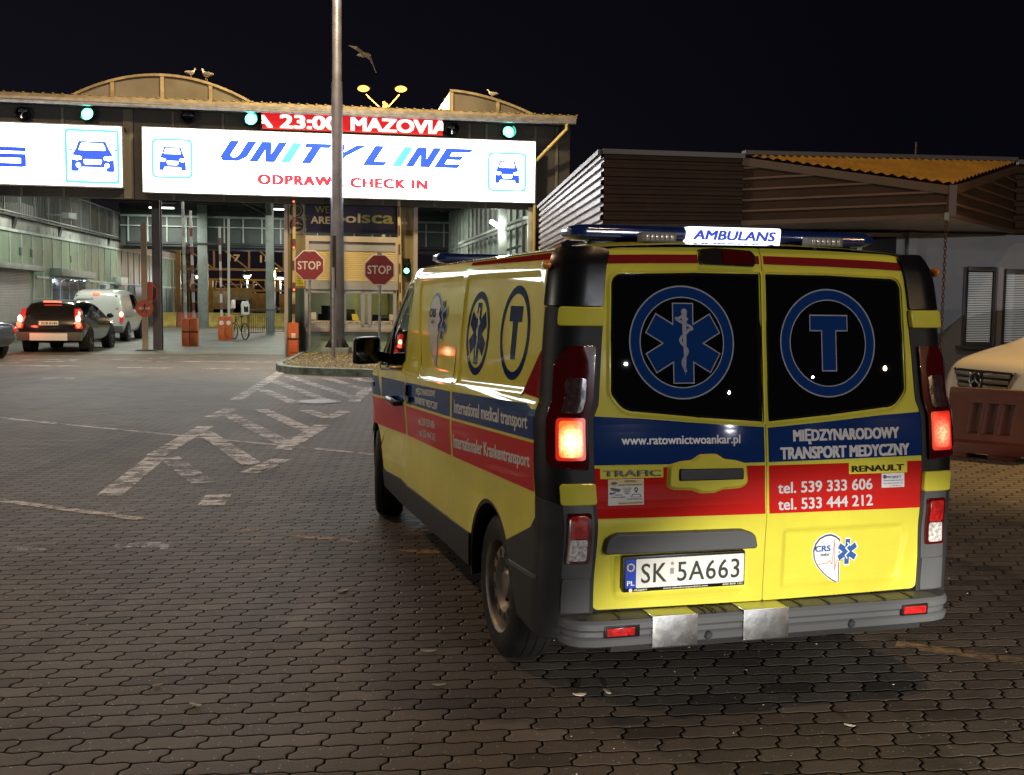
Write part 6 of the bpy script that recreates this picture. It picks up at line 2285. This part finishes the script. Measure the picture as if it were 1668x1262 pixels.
office_window(7.27, 7.69, 1.09, 2.23)
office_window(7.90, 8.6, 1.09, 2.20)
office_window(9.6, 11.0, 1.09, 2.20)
MB().box(7.12, 8.7, wy(7.9) - .16, wy(7.9) - .06, .97, 1.03).build('window_sill', WFR, OB, bevel=.006)
MB().box(7.745, 7.845, wy(7.7) - .045, wy(7.7) - .004, 1.03, 2.29).build('window_post', mat('grey_lintel', (.33, .35, .39), .45), OB)
y0 = wy(5.2)
MB().box(4.55, 6.05, y0 - .06, y0 - .02, 1.9, 2.74).build('dark_glazing', mat('office_glass', (.015, .018, .02), .08, coat=.6), OB)
MB().box(5.42, 5.50, y0 - .10, y0 - .061, 1.9, 2.74).box(4.5, 6.1, y0 - .10, y0 - .061, 2.74, 2.80).build('glazing_bar', mat('grey_lintel', (.33, .35, .39), .45), OB)
MB().box(6.25, 6.38, wy(6.3) - .12, wy(6.3) - .01, 0, 2.82).build('wall_pipe', WALL, OB)
an = MB().tube([(7.6, 21, 3.9), (7.6, 21, 4.75)], .02, 6).build('aerial', mat('red_aerial', (.10, .04, .04), .5), OB)

chn = empty('rain_chain', (5.66, 14.44, 0), 0, 'rusty rain chain hanging from the roof corner of the office', 'chain')
lk = MB()
z = 2.78
k = 0
while z > .45:
    pts = []
    for j in range(9):
        t = 2 * PI * j / 8
        u, v = .018 * math.cos(t), .036 * math.sin(t)
        pts.append((u if k % 2 else 0, 0 if k % 2 else u, z + v))
    lk.tube(pts, .0065, 5, cap=False)
    z -= .052
    k += 1
lk.build('links', mat('rusty_chain', (.06, .045, .035), .6, metal=.5), chn)
MB().tube([(0, 0, 2.88), (0, 0, 2.78)], .03, 8).build('spout', GREY, chn)

# ---- plastic road barrier
PBR = mat('red_brown_plastic', (.092, .020, .008), .5, var=.2, vscale=3, bump=.1, bscale=60)
dv = Vector((5.46, 11.56, 0)) - Vector((4.80, 12.06, 0))
pb = empty('water_barrier', (4.80, 12.06, 0), math.atan2(dv.y, dv.x), 'red-brown plastic road barrier with three slots in front of the parked white car', 'barrier')
L_ = .86
prf = [(.0, .06), (.0, .17), (.045, .20), (.16, .70), (.165, .76)]
depth_ = .44
b = MB()
poly = prf + [(depth_ - u, v) for u, v in prf[::-1]]
outer = [(u, v) for u, v in poly]
nP = len(outer)
# front face with slots: built as cells between the slot edges
xs = [0, .21, .335, .375, .50, .54, .665, L_]
zf = lambda z: .045 + (z - .20) / (.70 - .20) * .115 if z > .2 else .045
zr_ = [.20, .27, .60, .70]
vs, fs = [], []
for i in range(len(xs) - 1):
    for j in range(3):
        slot = j == 1 and i in (1, 3, 5)
        z0_, z1_ = zr_[j], zr_[j + 1]
        sk = lambda x, z: x + (0 if x in (0, L_) else (z - .27) * .10)
        c = [(sk(xs[i], z0_), zf(z0_), z0_), (sk(xs[i + 1], z0_), zf(z0_), z0_), (sk(xs[i + 1], z1_), zf(z1_), z1_), (sk(xs[i], z1_), zf(z1_), z1_)]
        if not slot:
            b.add(c, [(0, 1, 2, 3)])
        else:
            r = [(x + (.05 if q_ in (0, 3) else 0), y + .075, z + (.015 if q_ < 2 else -.0)) for q_, (x, y, z) in enumerate(c)]
            b.add(c + r, [(4, 5, 6, 7), (0, 1, 5, 4), (1, 2, 6, 5), (2, 3, 7, 6), (3, 0, 4, 7)])
b.add([(0, .0, .06), (L_, .0, .06), (L_, .0, .17), (0, .0, .17), (0, .045, .20), (L_, .045, .20)], [(0, 1, 2, 3), (3, 2, 5, 4)])
b.add([(0, .16, .70), (L_, .16, .70), (L_, .165, .76), (0, .165, .76), (L_, depth_ - .165, .76), (0, depth_ - .165, .76)], [(0, 1, 2, 3), (3, 2, 4, 5)])
b.add([(x, u, v) for x in (0, L_) for u, v in outer], [tuple(range(nP)), tuple(range(nP, 2 * nP))])
b.add([(0, depth_, .06), (L_, depth_, .06), (L_, depth_ - .16, .76), (0, depth_ - .16, .76)], [(0, 1, 2, 3)])
b.box(.02, .24, .02, depth_ - .02, 0, .06).box(.46, .72, .02, depth_ - .02, 0, .06)
b.build('barrier_shell', PBR, pb, bevel=.012)

# ================================================================ VEHICLES IN THE QUEUE
def car(name, loc, rz, label, cat, st, paint, glass_rows, wheels, wr, group=None, wheel_style=None, sub=2):
    """a vehicle lofted from stations (y, z_sill, w_sill, z_mid, w_mid, z_belt, w_belt, z_roof, w_roof); rear at y = 0"""
    o = empty(name, loc, rz, label, cat, group)
    vs, fs = [], []
    half = lambda s: [(0, s[1]), (s[2] * .85, s[1]), (s[2], s[1] + .06), (s[4], s[3]), (s[6], s[5]), (s[8], s[7] - .03), (s[8] * .72, s[7]), (0, s[7] + .012)]
    H = 8
    rows = []
    for s in st:
        hp = half(s)
        rows.append([(x, s[0], z) for x, z in hp] + [(-x, s[0], z) for x, z in hp[-2:0:-1]])
    n = len(rows[0])
    for r in rows:
        vs += r
    for i in range(len(rows) - 1):
        for k in range(n):
            fs.append((i * n + k, i * n + (k + 1) % n, (i + 1) * n + (k + 1) % n, (i + 1) * n + k))
    fs.append(tuple(range(n)))
    fs.append(tuple(range((len(rows) - 1) * n, len(rows) * n)))
    mb = MB().add(vs, fs)
    body = mb.build('body', paint, o, smooth=True, angle=180, sub=sub)
    for sx in (-1, 1):
        for y0, y1 in glass_rows:
            # side windows between belt and roof
            def at(y):
                for a, b in zip(st[:-1], st[1:]):
                    if a[0] <= y <= b[0]:
                        t = (y - a[0]) / (b[0] - a[0])
                        return [a[q] + (b[q] - a[q]) * t for q in range(9)]
                return st[-1]
            a, b = at(y0[0]), at(y1[0])
            a2, b2 = at(y0[1]), at(y1[1])
            up = .80
            P = lambda s, t: (sx * (s[6] + (s[8] - s[6]) * t + .006), s[0], s[5] + (s[7] - .03 - s[5]) * t)
            q = [P(a, .06), P(b, .06), P(b2, up), P(a2, up)]
            q2 = [(x - sx * .02, y, z) for x, y, z in q]
            MB().add(q + q2, [(0, 1, 2, 3), (7, 6, 5, 4), (0, 4, 5, 1), (1, 5, 6, 2), (2, 6, 7, 3), (3, 7, 4, 0)]).build('side_window', GLASS, o)
    for y in wheels:
        for sx in (-1, 1):
            wm = max(s[4] for s in st)
            MB().lathe([(.0001, .004), (wr + .06, .004), (wr + .075, -.02), (wr + .06, -.25)], (sx * (wm - .012), y, wr), (sx, 0, 0), 24).build('wheel_arch', DARK, o, smooth=True, angle=40)
            w = empty('wheel', (sx * (wm - .0), y, wr))
            w.parent = o
            MB().lathe([(wr * .66, .005), (wr * .9, .012), (wr, -.01), (wr, -.2), (wr * .7, -.21)], (0, 0, 0), (sx, 0, 0), 28).build('tyre', RUB, w, smooth=True, angle=30)
            rim = MB().lathe([(wr * .67, .008), (wr * .62, -.01), (wr * .58, -.06), (.0001, -.06)], (0, 0, 0), (sx, 0, 0), 24)
            for k in range(5):
                t = 2 * PI * k / 5 + .3
                rim.bar((sx * -.02, 0, 0), (sx * -.005, wr * .64 * math.cos(t), wr * .64 * math.sin(t)), wr * .2, .03, up=(1, 0, 0))
            rim.build('rim', mat('alloy', (.40, .40, .41), .35, metal=.8) if wheel_style != 'black' else mat('dark_alloy', (.05, .05, .05), .4, metal=.5), w, smooth=True, angle=30)
    return o


def quad(name, pts, m, parent, th=.012):
    """a thin plate from four corners (seen from outside counter-clockwise)"""
    a, b, c, d = (Vector(p) for p in pts)
    nrm = (b - a).cross(d - a).normalized()
    return MB().add([a, b, c, d] + [p - nrm * th for p in (a, b, c, d)], [(0, 1, 2, 3), (7, 6, 5, 4), (0, 4, 5, 1), (1, 5, 6, 2), (2, 6, 7, 3), (3, 7, 4, 0)]).build(name, m, parent, bevel=.004)


TAIL = mat('lit_tail_lamp', (.6, .03, .02), .3, emit=(1., .10, .05), power=4.5)
TAILH = mat('lit_tail_lamp_hot', (.8, .3, .15), .3, emit=(1., .42, .26), power=7.)
TDK = mat('tail_lamp_red', (.30, .012, .010), .15, coat=1., emit=(1., .05, .03), power=.5)
BPAINT = mat('black_car_paint', (.012, .012, .014), .22, coat=1.)
GBUMP = mat('grey_bumper', (.10, .095, .09), .5)

# black estate car
st = [(.0, .50, .70, .62, .80, .74, .80, .78, .76), (.10, .34, .80, .62, .90, .98, .89, 1.02, .80), (.30, .28, .84, .62, .92, 1.02, .90, 1.36, .72), (.62, .26, .85, .62, .93, 1.02, .91, 1.50, .66),
      (1.4, .24, .86, .62, .93, 1.00, .91, 1.54, .66), (2.4, .24, .86, .62, .93, .98, .91, 1.52, .66), (3.0, .24, .86, .62, .93, .97, .90, 1.34, .66), (3.55, .24, .86, .60, .93, .96, .89, 1.02, .80), (4.2, .24, .85, .58, .91, .88, .85, .92, .70), (4.62, .28, .76, .50, .82, .72, .76, .76, .60), (4.74, .38, .60, .5, .66, .62, .6, .64, .5)]
vc = car('estate_car', (-13.38, 31.55, 0), math.radians(7.5), 'black estate car with lit tail lamps queuing in the left lane', 'car', st, BPAINT,
         [((.55, .66), (1.25, 1.2)), ((1.33, 1.30), (2.20, 2.15)), ((2.28, 2.25), (3.25, 2.78))], (.98, 3.72), .345, wheel_style='black')
quad('rear_window', [(-.70, .17, 1.06), (.70, .17, 1.06), (.60, .44, 1.42), (-.60, .44, 1.42)], GLASS, vc)
quad('rear_bumper', [(-.88, -.035, .36), (.88, -.035, .36), (.89, -.02, .60), (-.89, -.02, .60)], GBUMP, vc, .2)
quad('tow_bar_board', [(-.52, -.075, .36), (.52, -.075, .36), (.52, -.075, .57), (-.52, -.075, .57)], mat('lit_white_board', (.62, .60, .52), .5, emit=(1, .95, .8), power=.12), vc, .02)
pl = quad('number_plate', [(-.27, -.045, .80), (.27, -.045, .80), (.27, -.03, .92), (-.27, -.03, .92)], mat('lit_plate', (.55, .52, .40), .5, emit=(1, .9, .6), power=.18), vc, .015)
F = Flat(lambda u, v, off: ((u, -.046 - off + (v - .80) * .12, v), (0, -1, 0)))
F.text('3C8 0145', -.20, .825, .24, .07, .002, bold=.04)
F.build('plate_letters', mat('print_black', (.02, .02, .025), .5), pl)
for sx in (-1, 1):
    tp = MB().hexa([(sx * .72, -.02, .70), (sx * .90, .06, .70), (sx * .90, .20, .70), (sx * .74, .1, .70)], [(sx * .66, .20, 1.28), (sx * .80, .26, 1.28), (sx * .82, .34, 1.28), (sx * .68, .3, 1.28)]).build('tail_lamp', TDK, vc, bevel=.02)
    MB().ball((sx * .80, .035, .98), .085, 10, 7, (.8, .5, 1.3)).build('brake_light', TAILH, tp, smooth=True)
    MB().ball((sx * .82, .0, .82), .08, 10, 7, (.9, .5, 1.2)).build('rear_light', TAIL, tp, smooth=True)
    MB().bar((sx * .62, .7, 1.555), (sx * .62, 2.5, 1.56), .04, .04).build('roof_rail', PALE, vc)
    MB().ball((sx * 1.02, 3.05, 1.04), .10, 10, 7, (1.1, .6, .8)).build('door_mirror', BPAINT, vc, smooth=True)
    MB().box(min(sx * .7, sx * .9), max(sx * .7, sx * .9), .58, .61, .10, .42).build('mud_flap', RUB, vc)
MB().box(-.25, .25, .395, .425, 1.455, 1.495).build('high_brake_light', TAIL, vc, bevel=.006)
light('POINT', 'tail_lamp_glow', (-13.9, 30.9, .9), 14, (1., .10, .05), shadow_soft_size=.1)

# white van ahead of it
WPAINT = mat('white_car_paint', (.62, .64, .61), .3, coat=1.)
st = [(.0, .55, .72, .8, .86, 1.12, .86, 1.2, .80), (.05, .36, .84, .8, .93, 1.14, .92, 1.70, .76), (.22, .30, .88, .8, .95, 1.14, .94, 1.88, .76), (1.0, .28, .89, .8, .955, 1.14, .94, 1.92, .76), (2.6, .28, .89, .8, .955, 1.13, .94, 1.91, .76),
      (3.2, .28, .89, .8, .955, 1.12, .93, 1.84, .74), (3.75, .28, .89, .78, .95, 1.10, .91, 1.45, .72), (4.1, .28, .88, .75, .93, 1.05, .88, 1.14, .74), (4.6, .30, .80, .6, .84, .82, .8, .88, .66), (4.75, .4, .6, .6, .66, .7, .6, .74, .5)]
vt = car('white_van', (-15.05, 39.55, 0), math.radians(9), 'white van with tinted rear window waiting ahead of the black estate car', 'van', st, WPAINT,
         [((2.0, 2.0), (2.72, 2.72)), ((2.85, 2.85), (3.62, 3.3))], (.95, 3.75), .34)
quad('rear_window', [(-.76, .012, 1.18), (.76, .012, 1.18), (.70, .09, 1.68), (-.70, .09, 1.68)], GLASS, vt)
quad('rear_bumper', [(-.90, -.03, .34), (.90, -.03, .34), (.90, -.02, .58), (-.90, -.02, .58)], GBUMP, vt, .15)
for sx in (-1, 1):
    tp = MB().box(min(sx * .80, sx * .93), max(sx * .80, sx * .93), -.01, .08, .72, 1.12).build('tail_lamp', TDK, vt, bevel=.02)
    MB().ball((sx * .87, -.005, 1.0), .085, 10, 7, (.8, .4, 1.2)).build('brake_light', TAILH, tp, smooth=True)
    MB().box(min(sx * .945, sx * .965), max(sx * .945, sx * .965), .4, 1.6, .90, .94).build('slide_rail', GREY, vt)
MB().ball((0, .06, 1.74), .06, 10, 7, (2.2, .5, .8)).build('high_brake_light', TAIL, vt, smooth=True)

# silver-blue car cut by the left edge
st = [(.0, .48, .66, .6, .78, .78, .74, .82, .66), (.12, .30, .80, .6, .89, .92, .84, .96, .74), (.6, .26, .83, .6, .91, .95, .86, 1.06, .70), (1.2, .24, .84, .6, .91, .95, .86, 1.34, .60), (2.0, .24, .84, .6, .91, .94, .86, 1.40, .60), (2.8, .24, .84, .58, .91, .93, .86, 1.20, .64), (3.4, .24, .84, .56, .9, .9, .84, .95, .7), (4.2, .3, .76, .5, .82, .72, .74, .76, .6), (4.35, .4, .6, .5, .64, .6, .58, .64, .5)]
sc = car('silver_car', (-12.98, 27.7, 0), math.radians(84), 'blue-grey car entering at the left edge, only its rear wheel showing', 'car', st, mat('blue_grey_paint', (.06, .075, .11), .25, metal=.5, coat=1.),
         [((1.3, 1.35), (2.7, 2.5))], (.72, 3.4), .345)
for sx in (-1, 1):
    MB().ball((sx * .74, .06, .76), .11, 10, 7, (.9, .6, .7)).build('tail_lamp', TDK, sc, smooth=True)

# white van parked by the office, nose towards the yard
CREAM = mat('white_parked_paint', (.62, .58, .48), .28, coat=1.)
st = [(-.02, .34, .60, .50, .64, .60, .62, .70, .56), (.04, .26, .80, .52, .86, .70, .86, .92, .74), (.22, .24, .88, .60, .94, .86, .92, 1.04, .78), (.9, .24, .90, .66, .96, 1.00, .93, 1.20, .78), (1.25, .24, .90, .68, .96, 1.04, .94, 1.32, .76), (2.0, .24, .90, .7, .96, 1.06, .94, 1.82, .74), (2.6, .24, .90, .7, .96, 1.06, .94, 1.90, .74), (4.9, .24, .90, .7, .96, 1.06, .94, 1.90, .74), (5.1, .4, .8, .7, .86, 1.06, .84, 1.7, .66)]
nose = Vector((5.94, 13.72, 0))
rz = math.radians(-75)
pc = car('parked_van', nose, rz, 'white van with a chrome star grille parked behind the plastic barrier', 'van', st, CREAM, [((1.5, 1.85), (2.6, 2.6)), ((2.7, 2.7), (4.7, 4.7))], (1.0, 4.2), .34)
quad('windscreen', [(-.80, 1.26, 1.20), (.80, 1.26, 1.20), (.68, 1.92, 1.78), (-.68, 1.92, 1.78)], GLASS, pc)
gr_ = MB().prism(rpoly([(-.42, .60), (.42, .60), (.56, .86), (-.56, .86)], .04), lambda u, v, d: (u, -.10 + abs(u) * .20 + d, v), -.02, .09).build('grille', BLK, pc, bevel=.008)
for z in (.66, .735, .81):
    for sx in (-1, 1):
        MB().bar((sx * .12, -.105, z), (sx * (.44 + (z - .6) * .3), -.035, z), .03, .045).build('grille_bar', mat('dark_chrome_bar', (.30, .27, .20), .3, metal=.8), gr_, bevel=.006)
for sx in (-1, 1):
    MB().bar((sx * .43, -.03, .60), (sx * .57, -.005, .86), .02, .025).build('grille_edge', CHROME, gr_)
b = MB()
pts = [(.10 * math.cos(2 * PI * k / 28), -.135, .735 + .10 * math.sin(2 * PI * k / 28)) for k in range(29)]
b.tube(pts, .011, 6, cap=False)
for k in range(3):
    t = PI / 2 + k * 2 * PI / 3
    b.tube([(0, -.14, .735), (.095 * math.cos(t), -.135, .735 + .095 * math.sin(t))], [.018, .004], 6)
b.build('star_badge', CHROME, gr_)
for sx in (-1, 1):
    MB().hexa([(sx * .58, .03, .70), (sx * .86, .14, .72), (sx * .90, .42, .80), (sx * .60, .2, .78)], [(sx * .60, .06, .84), (sx * .84, .14, .88), (sx * .88, .42, .93), (sx * .62, .2, .90)]).build('headlamp', LAMPC, pc, bevel=.02)
quad('bumper_grille', [(-.6, -.045, .30), (.6, -.045, .30), (.6, -.045, .50), (-.6, -.045, .50)], BLK, pc, .05)

# ================================================================ SMALL LITTER ON THE STONES
LEAF = mat('pale_leaf', (.42, .37, .28), .7)
TWIG = mat('dry_twig', (.26, .19, .10), .7)
rr = random.Random(11)
for i, (x, y, ln, lab) in enumerate(((-1.27, 4.33, .05, 'pale leaf scrap lying on the stones at the lower left'), (-.07, 3.45, .05, 'pale feather tuft on the stones near the bottom edge'), (-.95, 6.1, .07, 'pale scrap on the stones left of the rear wheel'), (-.38, 5.05, .05, 'white scrap beside the rear wheel shadow'), (.42, 4.55, .05, 'white feather on the dark stones behind the bumper'), (.30, 4.5, .05, 'small white feather left of the larger one behind the bumper'), (-1.5, 4.55, .045, 'brown twig on the stones at the lower left'), (-.30, 4.6, .05, 'pale leaf scrap left of the bumper shadow'), (1.35, 4.2, .03, 'tiny white scrap at the edge of the ambulance shadow'))):
    pts = []
    N = 9
    ph = rr.uniform(0, 6)
    for k in range(N):
        t = 2 * PI * k / N
        r = ln * (.5 + .3 * rr.random())
        pts.append((r * math.cos(t), r * .34 * math.sin(t)))
    c, s_ = math.cos(ph), math.sin(ph)
    b = MB().prism([(u * c - v * s_, u * s_ + v * c) for u, v in pts], lambda u, v, d: (x + u, y + v, .004 + d + .18 * abs(u)), 0, .003)
    o = b.build('leaf_scrap' if 'twig' not in lab else 'twig', TWIG if 'twig' in lab else LEAF)
    tag(o, lab, 'litter', 'litter on the paving')
vs, fs = [], []
for i in range(420):
    x, y = rr.uniform(-5, 3.2), rr.uniform(3.2, 11)
    r = rr.uniform(.0025, .006)
    n0 = len(vs)
    ph = rr.uniform(0, 6)
    for k in range(5):
        t = 2 * PI * k / 5 + ph
        vs.append((x + r * math.cos(t) * rr.uniform(.5, 1.2), y + r * math.sin(t) * rr.uniform(.5, 1.2), .003))
    vs.append((x, y, .003 + r * .6))
    fs += [(n0 + k, n0 + (k + 1) % 5, n0 + 5) for k in range(5)]
tag(obj('gravel', vs, fs, mat('pale_grit', (.40, .36, .30), .7)), 'pale grit scattered over the paving', 'grit', kind='stuff')
